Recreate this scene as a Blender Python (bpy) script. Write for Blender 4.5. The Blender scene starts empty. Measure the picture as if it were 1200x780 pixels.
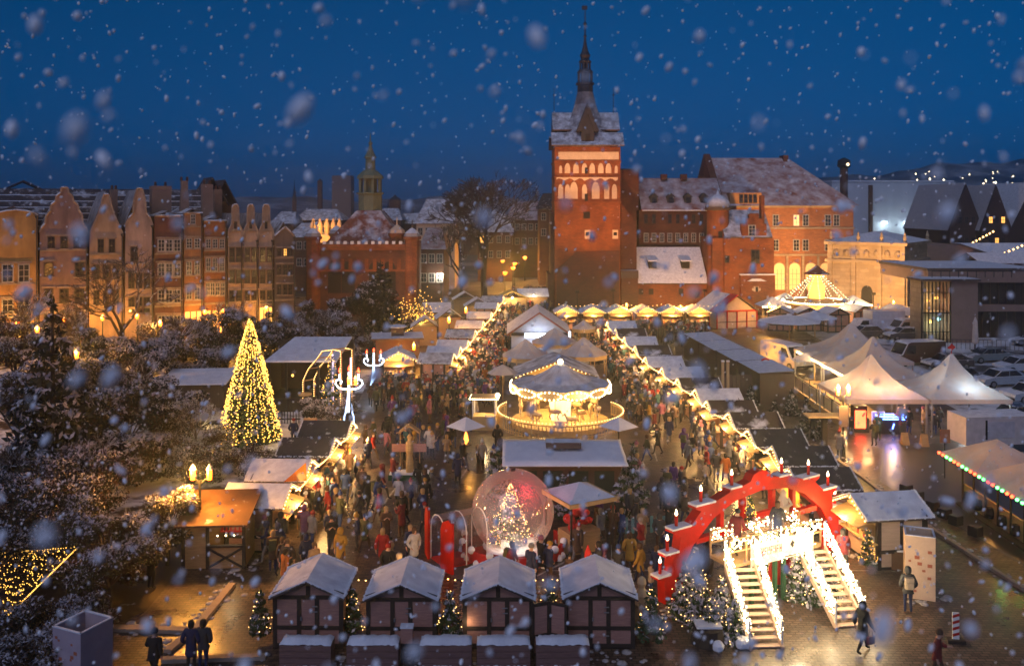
import bpy, bmesh, math, random
import numpy as np
from mathutils import Vector, Matrix
R = math.radians
rnd = random.Random(7)
SC = bpy.context.scene
COL = SC.collection
# ------------------------------------------------------------------ camera
CH, F = 15.4, 1050.0           # camera height (m), focal length in photograph pixels (1200 wide)
cam = bpy.data.cameras.new('camera'); cam_o = bpy.data.objects.new('camera', cam); COL.objects.link(cam_o)
cam_o.location = (0, 0, CH); cam_o.rotation_euler = (R(90), 0, 0)
cam.sensor_width = 36; cam.lens = F/1200*36; cam.shift_y = -150/1200
cam.clip_start = 0.2; cam.clip_end = 9000
cam.dof.use_dof = True; cam.dof.focus_distance = 52; cam.dof.aperture_fstop = cam.lens/1000/0.058
SC.camera = cam_o
# ------------------------------------------------------------------ sky, dusk light, exposure
W = bpy.data.worlds.new('World'); SC.world = W; W.use_nodes = True
wn, wl = W.node_tree.nodes, W.node_tree.links
bg = wn['Background']
sky = wn.new('ShaderNodeTexSky'); sky.sky_type = 'NISHITA'; sky.sun_disc = False
SUN_EL, SUN_ROT = 2.0, 200.0
sky.sun_elevation = R(SUN_EL); sky.sun_rotation = R(SUN_ROT); sky.ozone_density = 6; sky.air_density = 1.0; sky.dust_density = 0.2
bw = wn.new('ShaderNodeRGBToBW'); mul = wn.new('ShaderNodeMix'); mul.data_type = 'RGBA'; mul.blend_type = 'MULTIPLY'; mul.inputs[0].default_value = 1
mul.inputs[7].default_value = (0.0, 0.58, 1.95, 1)      # blue hour tint
wl.new(sky.outputs[0], bw.inputs[0]); wl.new(bw.outputs[0], mul.inputs[6]); wl.new(mul.outputs[2], bg.inputs[0])
bg.inputs[1].default_value = 0.15
sun = bpy.data.lights.new('sun', 'SUN'); sun.energy = 0.62; sun.angle = R(50); sun.color = (0.74, 0.74, 1.0)
so = bpy.data.objects.new('sun', sun); COL.objects.link(so)
so.rotation_euler = (R(48), 0, R(-20))
SC.view_settings.view_transform = 'Standard'; SC.view_settings.look = 'None'; SC.view_settings.exposure = 0.55; SC.view_settings.gamma = 1
SC.view_settings.use_curve_mapping = False
cy = SC.cycles
cy.use_denoising = True; cy.max_bounces = 5; cy.diffuse_bounces = 2; cy.glossy_bounces = 3; cy.transmission_bounces = 4
cy.transparent_max_bounces = 12; cy.sample_clamp_indirect = 3; cy.caustics_reflective = False; cy.caustics_refractive = False
try: cy.use_light_tree = True
except Exception: pass

def G(px, py, z=0.0):
    d = F*(CH-z)/(py-240.0); return ((px-600)*d/F, d)
def S(px, py, d):
    return ((px-600)*d/F, CH-(py-240)*d/F)

# ------------------------------------------------------------------ mesh helper
class MB:
    def __init__(s): s.v=[]; s.f=[]; s.m=[]
    def add(s, vs, fs, mi=0, T=None):
        o=len(s.v)
        if T is not None: vs=[tuple(T @ Vector(v)) for v in vs]
        s.v.extend(vs)
        for f in fs: s.f.append(tuple(i+o for i in f)); s.m.append(mi)
        return s
    def box(s, x0,x1,y0,y1,z0,z1, mi=0, T=None):
        vs=[(x0,y0,z0),(x1,y0,z0),(x1,y1,z0),(x0,y1,z0),(x0,y0,z1),(x1,y0,z1),(x1,y1,z1),(x0,y1,z1)]
        return s.add(vs,[(0,3,2,1),(4,5,6,7),(0,1,5,4),(1,2,6,5),(2,3,7,6),(3,0,4,7)],mi,T)
    def cbox(s, c, d, mi=0, rz=0, T=None):
        t=Matrix.Translation(c)@Matrix.Rotation(rz,4,'Z')
        if T is not None: t=T@t
        return s.box(-d[0]/2,d[0]/2,-d[1]/2,d[1]/2,-d[2]/2,d[2]/2,mi,t)
    def prism(s, pts, axis, a, b, mi=0, T=None):
        # pts: 2-D outline; axis x: (y,z)  y: (x,z)  z: (x,y)
        n=len(pts)
        def p(q,t): return {'x':(t,q[0],q[1]),'y':(q[0],t,q[1]),'z':(q[0],q[1],t)}[axis]
        vs=[p(q,a) for q in pts]+[p(q,b) for q in pts]
        fs=[tuple(range(n)),tuple(range(2*n-1,n-1,-1))]+[(i,i+n,(i+1)%n+n,(i+1)%n) for i in range(n)]
        return s.add(vs,fs,mi,T)
    def lathe(s, prof, n=12, c=(0,0), mi=0, a0=0.0, sx=1, sy=1, T=None):
        vs=[];fs=[]
        for r,z in prof:
            for k in range(n):
                a=a0+2*math.pi*k/n; vs.append((c[0]+r*math.cos(a)*sx,c[1]+r*math.sin(a)*sy,z))
        for j in range(len(prof)-1):
            for k in range(n):
                fs.append((j*n+k,j*n+(k+1)%n,(j+1)*n+(k+1)%n,(j+1)*n+k))
        fs.append(tuple(range(n-1,-1,-1))); m=(len(prof)-1)*n; fs.append(tuple(m+k for k in range(n)))
        return s.add(vs,fs,mi,T)
    def tube(s, pts, r, n=5, mi=0, r2=None, T=None):
        pts=[Vector(p) for p in pts]; m=len(pts); vs=[];fs=[]
        for i,p in enumerate(pts):
            d=(pts[min(i+1,m-1)]-pts[max(i-1,0)])
            if d.length<1e-9: d=Vector((0,0,1))
            d.normalize(); u=d.orthogonal().normalized()
            if abs(d.z)<.9: u=d.cross(Vector((0,0,1))).normalized()
            w=d.cross(u); rr=r if r2 is None else r+(r2-r)*i/max(m-1,1)
            for k in range(n):
                a=2*math.pi*k/n; vs.append(tuple(p+u*(rr*math.cos(a))+w*(rr*math.sin(a))))
        for j in range(m-1):
            for k in range(n): fs.append((j*n+k,j*n+(k+1)%n,(j+1)*n+(k+1)%n,(j+1)*n+k))
        fs.append(tuple(range(n-1,-1,-1))); fs.append(tuple((m-1)*n+k for k in range(n)))
        return s.add(vs,fs,mi,T)
    def oct(s, c, r, mi=0):
        x,y,z=c
        vs=[(x+r,y,z),(x-r,y,z),(x,y+r,z),(x,y-r,z),(x,y,z+r),(x,y,z-r)]
        return s.add(vs,[(0,2,4),(2,1,4),(1,3,4),(3,0,4),(2,0,5),(1,2,5),(3,1,5),(0,3,5)],mi)
    def ball(s, c, r, mi=0, n=10, m=7, sz=1.0):
        return s.lathe([(max(r*math.sin(math.pi*j/m),1e-3), c[2]-r*sz*math.cos(math.pi*j/m)) for j in range(m+1)],n,(c[0],c[1]),mi)
    def quad(s,a,b,c,d,mi=0): return s.add([a,b,c,d],[(0,1,2,3)],mi)
    def build(s, name, mats, parent=None, loc=(0,0,0), rz=0, smooth=False):
        me=bpy.data.meshes.new(name); me.from_pydata(s.v,[],s.f)
        mats=mats if isinstance(mats,(list,tuple)) else [mats]
        for m in mats: me.materials.append(m)
        if any(s.m): me.polygons.foreach_set('material_index', s.m)
        if smooth: me.polygons.foreach_set('use_smooth',[True]*len(s.f))
        me.validate(); me.update()
        return link(name, me, parent, loc, rz)
def link(name, data, parent=None, loc=(0,0,0), rz=0):
    o=bpy.data.objects.new(name,data); COL.objects.link(o); o.location=(tuple(loc)+(0,))[:3]; o.rotation_euler=(0,0,rz)
    if parent is not None: o.parent=parent
    return o
def fixn(o):
    bm=bmesh.new(); bm.from_mesh(o.data); bmesh.ops.recalc_face_normals(bm,faces=bm.faces); bm.to_mesh(o.data); bm.free(); return o
def tag(o,label=None,cat=None,group=None,kind=None):
    if label: o['label']=label
    if cat: o['category']=cat
    if group: o['group']=group
    if kind: o['kind']=kind
    return o
def thing(name,label,cat,loc=(0,0,0),rz=0,group=None):
    return tag(link(name,None,None,loc,rz),label,cat,group)
def copy_tree(o,parent=None):
    c=o.copy(); COL.objects.link(c)
    if parent is not None: c.parent=parent
    for ch in list(KIDS.get(o.name,o.children)): copy_tree(ch,c)
    return c
KIDS={}
def dup(o,loc,rz,label,sc=None):
    c=copy_tree(o); c.location=loc; c.rotation_euler=(0,0,rz); c['label']=label
    if sc: c.scale=(sc,sc,sc)
    return c
def remat(o,name,mat,slot=0):
    """give a copied part its own material"""
    for ch in o.children:
        if ch.name.split('.')[0]==name:
            ch.material_slots[slot].link='OBJECT'; ch.material_slots[slot].material=mat
def np_mesh(name, verts, quads, mats, mi=None, parent=None, loc=(0,0,0), rz=0):
    me=bpy.data.meshes.new(name); nv=len(verts); nf=len(quads); k=quads.shape[1]
    me.vertices.add(nv); me.vertices.foreach_set('co',np.asarray(verts,np.float32).ravel())
    me.loops.add(nf*k); me.loops.foreach_set('vertex_index',np.asarray(quads,np.int32).ravel())
    me.polygons.add(nf); me.polygons.foreach_set('loop_start',np.arange(0,nf*k,k,dtype=np.int32))
    for m in (mats if isinstance(mats,(list,tuple)) else [mats]): me.materials.append(m)
    if mi is not None: me.polygons.foreach_set('material_index',np.asarray(mi,np.int32))
    me.update(calc_edges=True)
    return link(name,me,parent,loc,rz)
def point(name,parent,loc,watt,col,rad=.08,spot=None,aim=None):
    l=bpy.data.lights.new(name,'SPOT' if spot else 'POINT'); l.energy=watt; l.color=col; l.shadow_soft_size=rad
    if spot: l.spot_size=R(spot); l.spot_blend=.7
    o=link(name,l,parent,loc)
    if aim is not None: o.rotation_euler=(Vector(aim)-Vector(loc)).to_track_quat('-Z','Y').to_euler()
    return o
# ------------------------------------------------------------------ materials
def M(name,col,col2=None,scale=2.0,rough=.8,bump=0.0,metal=0.0,snow=None,brick=None,streak=None,spec=.4,trans=0.0):
    m=bpy.data.materials.new(name); m.use_nodes=True; nt=m.node_tree; N=nt.nodes; L=nt.links; b=N['Principled BSDF']
    b.inputs['Roughness'].default_value=rough; b.inputs['Metallic'].default_value=metal; b.inputs['Specular IOR Level'].default_value=spec
    tc=N.new('ShaderNodeTexCoord'); vec=tc.outputs['Object']
    if col2 is None: col2=tuple(c*.72 for c in col)
    nz=N.new('ShaderNodeTexNoise'); nz.inputs['Scale'].default_value=scale; nz.inputs['Detail'].default_value=7; nz.inputs['Roughness'].default_value=.65
    if streak:
        mp=N.new('ShaderNodeMapping'); mp.inputs['Scale'].default_value=streak; L.new(vec,mp.inputs[0]); L.new(mp.outputs[0],nz.inputs['Vector'])
    else: L.new(vec,nz.inputs['Vector'])
    cr=N.new('ShaderNodeValToRGB'); cr.color_ramp.elements[0].position=.32; cr.color_ramp.elements[1].position=.68
    cr.color_ramp.elements[0].color=(*col2,1); cr.color_ramp.elements[1].color=(*col,1); L.new(nz.outputs[0],cr.inputs[0])
    out=cr.outputs[0]; hgt=nz.outputs[0]
    if brick:
        bw,bh,mort=brick
        sx=N.new('ShaderNodeSeparateXYZ'); L.new(vec,sx.inputs[0]); ad=N.new('ShaderNodeMath'); L.new(sx.outputs[0],ad.inputs[0]); L.new(sx.outputs[1],ad.inputs[1])
        cx=N.new('ShaderNodeCombineXYZ'); L.new(ad.outputs[0],cx.inputs[0]); L.new(sx.outputs[2],cx.inputs[1])
        bt=N.new('ShaderNodeTexBrick'); bt.inputs['Scale'].default_value=1; bt.inputs['Brick Width'].default_value=bw; bt.inputs['Row Height'].default_value=bh; bt.inputs['Mortar Size'].default_value=bh*.12
        bt.inputs['Color1'].default_value=(1,1,1,1); bt.inputs['Color2'].default_value=(.6,.6,.6,1); bt.inputs['Mortar'].default_value=(mort,mort,mort,1)
        L.new(cx.outputs[0],bt.inputs['Vector'])
        mx=N.new('ShaderNodeMix'); mx.data_type='RGBA'; mx.blend_type='MULTIPLY'; mx.inputs[0].default_value=.8; L.new(out,mx.inputs[6]); L.new(bt.outputs[0],mx.inputs[7]); out=mx.outputs[2]
    if snow:
        amt,ssc=snow[:2]
        ge=N.new('ShaderNodeNewGeometry'); sz=N.new('ShaderNodeSeparateXYZ'); L.new(ge.outputs['Normal'],sz.inputs[0])
        mr=N.new('ShaderNodeMapRange'); mr.inputs[1].default_value=.15; mr.inputs[2].default_value=.5; L.new(sz.outputs[2],mr.inputs[0])
        n2=N.new('ShaderNodeTexNoise'); n2.inputs['Scale'].default_value=ssc; n2.inputs['Detail'].default_value=8; n2.inputs['Roughness'].default_value=.62; L.new(vec,n2.inputs['Vector'])
        m2=N.new('ShaderNodeMapRange'); t=.72-.45*amt; sf=.05 if len(snow)<3 else snow[2]; m2.inputs[1].default_value=t-sf; m2.inputs[2].default_value=t+sf; L.new(n2.outputs[0],m2.inputs[0])
        mm=N.new('ShaderNodeMath'); mm.operation='MULTIPLY'; L.new(mr.outputs[0],mm.inputs[0]); L.new(m2.outputs[0],mm.inputs[1])
        n3=N.new('ShaderNodeTexNoise'); n3.inputs['Scale'].default_value=ssc*2.3; n3.inputs['Detail'].default_value=5; L.new(vec,n3.inputs['Vector'])
        c3=N.new('ShaderNodeValToRGB'); c3.color_ramp.elements[0].position=.3; c3.color_ramp.elements[1].position=.7
        c3.color_ramp.elements[0].color=(.56,.57,.62,1); c3.color_ramp.elements[1].color=(.82,.83,.86,1); L.new(n3.outputs[0],c3.inputs[0])
        mx=N.new('ShaderNodeMix'); mx.data_type='RGBA'; L.new(mm.outputs[0],mx.inputs[0]); L.new(out,mx.inputs[6]); L.new(c3.outputs[0],mx.inputs[7]); out=mx.outputs[2]
        hgt=n2.outputs[0]; bump=bump or .25
    L.new(out,b.inputs['Base Color'])
    if trans:
        tl=N.new('ShaderNodeBsdfTranslucent'); L.new(out,tl.inputs[0]); mxs=N.new('ShaderNodeMixShader'); mxs.inputs[0].default_value=trans; L.new(b.outputs[0],mxs.inputs[1]); L.new(tl.outputs[0],mxs.inputs[2]); L.new(mxs.outputs[0],N['Material Output'].inputs[0])
    if bump:
        bp=N.new('ShaderNodeBump'); bp.inputs['Strength'].default_value=bump; bp.inputs['Distance'].default_value=.05; L.new(hgt,bp.inputs['Height']); L.new(bp.outputs[0],b.inputs['Normal'])
    return m
def E(name,col,st,sample=False):
    m=bpy.data.materials.new(name); m.use_nodes=True; b=m.node_tree.nodes['Principled BSDF']
    b.inputs['Base Color'].default_value=(*col,1); b.inputs['Emission Color'].default_value=(*col,1); b.inputs['Emission Strength'].default_value=st
    if not sample:
        try: m.cycles.emission_sampling='NONE'
        except Exception: pass
    return m
WARM=(1.0,.70,.34); SOD=(1.0,.42,.06); COOL=(.75,.85,1.0); GOLD=(1.0,.60,.20)
m_bulb=E('warm bulb',(1,.56,.18),5); m_bulb_gold=E('gold bulb',(1,.52,.09),2.6); m_bulb_white=E('white bulb',(1,.76,.42),11); m_bulb_sod=E('sodium lamp',(1,.17,.013),4.2)
m_tube=E('warm light tube',(1,.74,.36),16); m_bulb_blue=E('blue white tube',(.45,.65,1.0),1.6); m_red_glow=E('red bulb',(1,.06,.02),7); m_green_glow=E('green bulb',(.1,1,.15),6)
m_blue_glow=E('blue neon tube',(.08,.18,1.0),9); m_cyan_glow=E('cyan display light',(.3,.85,1.0),2.2); m_orange_glow=E('orange display light',(1,.30,.05),2.5)
m_win_lit=E('lit window',(1,.46,.09),1.5); m_win_warm=E('warm lit interior',(1,.62,.26),.75); m_win_dim=E('dim lit window',(1,.58,.24),.22)
m_sign_white=E('white light bar',(.72,.86,1.0),4)
m_snow=M('snow',(.80,.81,.85),(.60,.61,.66),scale=1.6,rough=.75,bump=.4)
m_snow_roof=M('snowy roof',(.10,.07,.06),snow=(.95,1.2),scale=3)
m_snow_tile=M('snow dusted red tiles',(.30,.10,.065),(.18,.06,.042),snow=(.36,.6,.24),scale=2.5)
m_snow_half=M('snow streaked roof',(.12,.085,.08),(.07,.05,.05),snow=(.60,1.0,.16),scale=3)
m_dark_roof=M('dark tar roof',(.055,.045,.05),(.03,.025,.028),snow=(.12,1.4),scale=3)
m_tile=M('red roof tiles',(.26,.07,.035),(.16,.045,.03),scale=3,snow=(.30,1.1))
m_wood=M('warm wood boards',(.42,.26,.12),(.28,.165,.075),scale=2.2,streak=(1,1,7))
m_pale=M('pale painted boards',(.44,.215,.165),(.29,.14,.11),scale=3,streak=(1,1,9),bump=.6)
m_gold_wood=M('yellow pine boards',(.60,.41,.18),(.42,.27,.11),scale=3,streak=(1,1,6))
m_beam=M('dark timber beam',(.035,.022,.018),(.02,.013,.011),scale=5)
m_dark=M('dark interior',(.02,.015,.013)); m_black=M('black iron',(.015,.015,.017),rough=.5,metal=.4)
m_brick=M('old red brick',(.36,.11,.035),(.15,.045,.02),scale=.38,brick=(.5,.22,.55),rough=.9)
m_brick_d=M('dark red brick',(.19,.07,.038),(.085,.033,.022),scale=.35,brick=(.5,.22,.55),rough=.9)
m_plaster=M('cream plaster',(.66,.50,.36),(.52,.38,.26),scale=.8)
m_stone=M('pale sandstone',(.46,.35,.23),(.33,.245,.16),scale=.6,brick=(1.4,.55,.65))
m_concrete=M('rendered concrete',(.27,.17,.135),(.21,.13,.10),scale=.8)
m_grey=M('grey sheet cladding',(.52,.55,.60),(.45,.48,.53),scale=.15,streak=(3,3,.3))
m_glass=M('dark window glass',(.02,.022,.028),(.012,.013,.017),rough=.12,spec=.6)
m_frame=M('white window frame',(.44,.42,.39)); m_frost=M('heavily frosted twigs',(.10,.062,.045),(.065,.04,.03),scale=4,snow=(.85,2.0,.15)); m_stair=M('pale stair boards',(.60,.44,.33),(.46,.33,.25),scale=3,streak=(1,6,1)); m_frame_d=M('dark window frame',(.07,.05,.04))
m_iron_roof=M('dark copper roof',(.045,.04,.04),(.028,.027,.028),rough=.6)
m_green_cu=M('pale lantern copper',(.20,.21,.12),(.14,.15,.09))
m_red=M('red painted board',(.58,.009,.004),(.27,.006,.004),scale=.9,rough=.6,spec=.2,bump=.25); m_white=M('white paint',(.78,.76,.72),(.68,.66,.62))
m_green=M('green painted post',(.025,.10,.04)); m_shutter=M('dark green shutter',(.03,.04,.022)); m_red_cloth=M('red fabric',(.50,.02,.02)); m_canvas=M('tent canvas',(.80,.68,.60),(.68,.56,.49),scale=.9,snow=(.40,.7,.15),rough=.9,trans=.4)
m_bark=M('dark bark',(.055,.038,.03),(.03,.021,.017),scale=6,snow=(.42,2.2)); m_twig=M('frosted twigs',(.10,.062,.045),(.065,.04,.03),scale=4,snow=(.35,2.0))
m_leaf=M('dark evergreen needles',(.022,.028,.018),(.012,.016,.011),scale=3); m_leaf2=M('olive leaves',(.085,.075,.030),(.05,.043,.018),scale=3)
m_rust=M('dry russet leaves',(.085,.04,.026),(.045,.022,.015),scale=3); m_fsnow=M('snow on foliage',(.58,.56,.62),(.26,.25,.28),scale=4)
m_fir=M('green fir needles',(.05,.085,.03),(.03,.055,.022),scale=4)
m_skin=M('skin',(.50,.30,.22),(.44,.26,.19)); m_shoe=M('dark shoe leather',(.025,.02,.018),rough=.5)
m_tyre=M('tyre rubber',(.02,.02,.02)); m_chrome=M('grey metal',(.35,.35,.36),metal=.7,rough=.35)
m_orange_cloth=M('orange fabric',(.75,.20,.02)); m_pot=M('brown barrel wood',(.16,.085,.045)); m_tan=M('tan carved wood',(.50,.36,.20))
# ------------------------------------------------------------------ ground
def ground_mat():
    m=bpy.data.materials.new('wet cobble paving'); m.use_nodes=True; nt=m.node_tree; N=nt.nodes; L=nt.links; b=N['Principled BSDF']
    tc=N.new('ShaderNodeTexCoord')
    bt=N.new('ShaderNodeTexBrick'); bt.inputs['Scale'].default_value=1; bt.inputs['Brick Width'].default_value=.30; bt.inputs['Row Height'].default_value=.17; bt.inputs['Mortar Size'].default_value=.020
    bt.inputs['Color1'].default_value=(.15,.10,.075,1); bt.inputs['Color2'].default_value=(.050,.034,.027,1); bt.inputs['Mortar'].default_value=(.010,.008,.007,1)
    nw=N.new('ShaderNodeTexNoise'); nw.inputs['Scale'].default_value=.35; nw.inputs['Detail'].default_value=4
    L.new(tc.outputs['Object'],nw.inputs['Vector'])
    ad=N.new('ShaderNodeMix'); ad.data_type='RGBA'; ad.blend_type='LINEAR_LIGHT'; ad.inputs[0].default_value=.06; L.new(tc.outputs['Object'],ad.inputs[6]); L.new(nw.outputs['Color'],ad.inputs[7])
    L.new(ad.outputs[2],bt.inputs['Vector'])
    nz=N.new('ShaderNodeTexNoise'); nz.inputs['Scale'].default_value=.16; nz.inputs['Detail'].default_value=8; nz.inputs['Roughness'].default_value=.6; L.new(tc.outputs['Object'],nz.inputs['Vector'])
    mr=N.new('ShaderNodeMapRange'); mr.inputs[1].default_value=.38; mr.inputs[2].default_value=.62; mr.inputs[3].default_value=.24; mr.inputs[4].default_value=.60; L.new(nz.outputs[0],mr.inputs[0])
    L.new(mr.outputs[0],b.inputs['Roughness'])
    mx=N.new('ShaderNodeMix'); mx.data_type='RGBA'; mx.blend_type='MULTIPLY'; mx.inputs[0].default_value=.7
    c=N.new('ShaderNodeValToRGB'); c.color_ramp.elements[0].color=(.55,.5,.48,1); c.color_ramp.elements[1].color=(1.3,1.25,1.2,1); c.color_ramp.elements[0].position=.3; c.color_ramp.elements[1].position=.7
    L.new(nz.outputs[0],c.inputs[0]); L.new(bt.outputs[0],mx.inputs[6]); L.new(c.outputs[0],mx.inputs[7]); L.new(mx.outputs[2],b.inputs['Base Color'])
    bp=N.new('ShaderNodeBump'); bp.inputs['Strength'].default_value=1.0; bp.inputs['Distance'].default_value=.035; bp.invert=True; L.new(bt.outputs['Fac'],bp.inputs['Height']); L.new(bp.outputs[0],b.inputs['Normal'])
    return m
m_cobble=ground_mat()
m_far=M('far snowy town ground',(.04,.04,.05),(.025,.025,.032),scale=.02,snow=(.12,.02,.2))
m_asph=M('wet asphalt',(.045,.038,.036),(.028,.024,.023),scale=.5,rough=.28,bump=.15)
m_garden=M('trodden snowy lawn',(.055,.035,.024),(.03,.021,.015),scale=.8,snow=(.56,.30),bump=.5); m_soil=M('wet brown earth path',(.05,.03,.016),(.026,.016,.009),scale=.9,rough=.5,bump=.4,snow=(.08,.8))
m_kerb=M('granite kerb',(.33,.25,.19),(.25,.185,.14),scale=3); m_line=M('worn white road paint',(.50,.48,.45),(.20,.18,.17),scale=2)
def sheet(name,pts,z,mat):
    o=MB().add([(x,y,z) for x,y in pts],[tuple(range(len(pts)))]).build(name,mat); return tag(o,kind='structure')
sheet('ground',[(-5000,-300),(5000,-300),(5000,8000),(-5000,8000)],-.012,m_far)
sheet('paved_ground',[(-34,-10),(22.4,-10),(22.4,34),(20.5,50),(24,58),(60,58),(60,150),(-60,150),(-40,92),(-34,60)],0,m_cobble)
sheet('road',[(22.5,-10),(90,-10),(90,57.9),(24.1,57.9),(20.6,50),(22.5,34)],-.004,m_asph)
sheet('car_park_ground',[(33,58.2),(110,58.2),(110,118),(36,118)],.004,M('slushy car park',(.07,.065,.07),(.04,.036,.04),scale=.3,snow=(.62,.22),rough=.4))
sheet('garden_lawn',[(-52,43.5),(-15.5,43.5),(-13.4,55),(-12.2,60),(-12.0,70),(-13,84),(-40,86),(-60,84),(-56,60)],.006,m_garden); sheet('garden_soil_ground',[(-40,29.5),(-16.6,29.5),(-13.9,34),(-14.2,43.49),(-44,43.49)],.005,m_soil)
# kerbs
def kerb(pts,h=.13,w=.18,label='kerb'):
    mb=MB()
    for (a,b) in zip(pts[:-1],pts[1:]):
        a=Vector((*a,0)); b=Vector((*b,0)); d=(b-a); l=d.length; ang=math.atan2(d.y,d.x); n=max(1,int(l/1.0))
        T=Matrix.Translation(a)@Matrix.Rotation(ang,4,'Z')
        for i in range(n): mb.box(l*i/n+.006,l*(i+1)/n-.006,-w/2,w/2,-.02,h,0,T)
    return tag(mb.build('kerb',m_kerb),kind='structure')
kerb([G(955,522),G(1010,560),G(1075,610),G(1200,692)])
kerb([G(110,737),G(222,740)],w=.32); kerb([G(196,765),G(232,735),G(272,686)],w=.30); kerb([G(190,775),G(312,771)],w=.26)
# painted lines on the paving
ml=MB()
for (a,b) in [((448,592),(472,560)),((497,592),(505,568)),((540,560),(548,548)),((598,690),(668,655)),((667,668),(666,627)),((718,665),(717,634)),((772,668),(769,640)),((640,668),(790,668)),((838,575),(822,548)),((985,668),(1018,668)),((1008,640),(1032,664)),((905,690),(914,722)),((690,560),(700,540)),((770,540),(764,520))]:
    p=Vector((*G(*a),.004)); q=Vector((*G(*b),.004)); d=(q-p).normalized(); n=Vector((-d.y,d.x,0))*.05
    ml.quad(tuple(p-n),tuple(q-n),tuple(q+n),tuple(p+n))
tag(ml.build('road_markings',m_line),kind='structure')
# hills far right and the low far ground swell
def hill(name,prof,d,depth,mat):
    mb=MB(); n=len(prof)
    vs=[]; 
    for (px,py) in prof:
        x,z=S(px,py,d); vs+= [(x,d,z),(x*1.0,d-depth,-1),(x,d+depth,-1)]
    fs=[]
    for i in range(n-1):
        a=3*i;b=3*(i+1); fs+=[(a+1,b+1,b,a),(a,b,b+2,a+2)]
    mb.add(vs,fs); return tag(mb.build(name,mat),kind='structure')
m_hill=M('wooded snowy hill',(.035,.04,.05),(.02,.024,.03),scale=.006,snow=(.20,.012,.2))
pr=[(700,240)]
for i in range(61):
    px=740+i*12; t=(px-900)/300
    pr.append((px, 240-4-48*max(0,min(1,(px-800)/360))**.8 + 2.6*math.sin(px*.05)+1.5*math.sin(px*.13)))
hill('hills',pr,1900,700,m_hill)
hill('low_hills',[(-200,236)]+[(i*30-150,233-3*math.sin(i*.9)-2*math.sin(i*2.3)) for i in range(36)]+[(1000,238)],2600,500,m_hill)
fl=MB()
for i in range(70):
    px=rnd.uniform(985,1250); py=rnd.uniform(203,232); x,z=S(px,py,1850-(py-200)*14); fl.oct((x,1840-(py-200)*14-40,z+4),rnd.choice([1.2,1.2,1.6,2.4]))
tag(fl.build('distant_town_lights',E('distant street light',(1,.8,.5),7)),'tiny warm street lights scattered over the dark hillside','lights',kind='stuff')

# ------------------------------------------------------------------ windows and buildings
_wm={}
def window_meshes(w,h,arch,frame,pane,bars):
    k=(round(w,2),round(h,2),arch,frame.name,pane.name,bars)
    if k in _wm: return _wm[k]
    f=MB(); t=min(.12,w*.14)
    f.box(-w/2,-w/2+t,-.06,.05,0,h); f.box(w/2-t,w/2,-.06,.05,0,h); f.box(-w/2+t,w/2-t,-.06,.05,0,t)
    if not arch: f.box(-w/2+t,w/2-t,-.06,.05,h-t,h)
    for i in range(1,bars[0]): x=-w/2+w*i/bars[0]; f.box(x-.035,x+.035,-.05,.05,t,h-t)
    for j in range(1,bars[1]): z=h*j/bars[1]; f.box(-w/2+t,w/2-t,-.045,.05,z-.03,z+.03)
    pts=[(-w/2+t*.5,.0+t*.5),(w/2-t*.5,t*.5),(w/2-t*.5,h-t*.5)]
    if arch:
        r=w/2-t*.5; pts=[(-r,t*.5),(r,t*.5)]+[(r*math.cos(math.pi*i/8),h+r*math.sin(math.pi*i/8)) for i in range(9)]
        for i in range(8):
            a0,a1=math.pi*i/8,math.pi*(i+1)/8
            f.prism([(w/2*math.cos(a0),h+w/2*math.sin(a0)),(w/2*math.cos(a1),h+w/2*math.sin(a1)),((w/2-t)*math.cos(a1),h+(w/2-t)*math.sin(a1)),((w/2-t)*math.cos(a0),h+(w/2-t)*math.sin(a0))],'y',-.06,.05)
    else: pts.append((-w/2+t*.5,h-t*.5))
    p=MB().prism(pts,'y',-.02,.03)
    a=f.build('window',frame); b=p.build('pane',pane)
    r=(a.data,b.data); bpy.data.objects.remove(a); bpy.data.objects.remove(b); _wm[k]=r; return r
def win(root,x,y,z,w,h,frame=None,pane=None,arch=False,bars=(2,3),rz=0):
    fd,pd=window_meshes(w,h,arch,frame or m_frame,pane or m_glass,bars)
    o=link('window',fd,root,(x,y,z),rz); link('pane',pd,o); return o
def gable_roof(root,x0,x1,y0,y1,ze,zr,mat,axis='y',over=.3,name='roof',th=.2):
    mb=MB()
    if axis=='y':
        xm=(x0+x1)/2
        for s,xe in ((1,x0-over),(-1,x1+over)):
            zz=ze-over*(zr-ze)/((x1-x0)/2)
            mb.prism([(xe,zz),(xm,zr),(xm,zr+th),(xe,zz+th)] if s>0 else [(xm,zr),(xe,zz),(xe,zz+th),(xm,zr+th)],'y',y0-over,y1+over)
    else:
        ym=(y0+y1)/2
        for s,ye in ((1,y0-over),(-1,y1+over)):
            zz=ze-over*(zr-ze)/((y1-y0)/2)
            mb.prism([(ye,zz),(ym,zr),(ym,zr+th),(ye,zz+th)] if s>0 else [(ym,zr),(ye,zz),(ye,zz+th),(ym,zr+th)],'x',x0-over,x1+over)
    return fixn(mb.build(name,mat,root))
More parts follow.
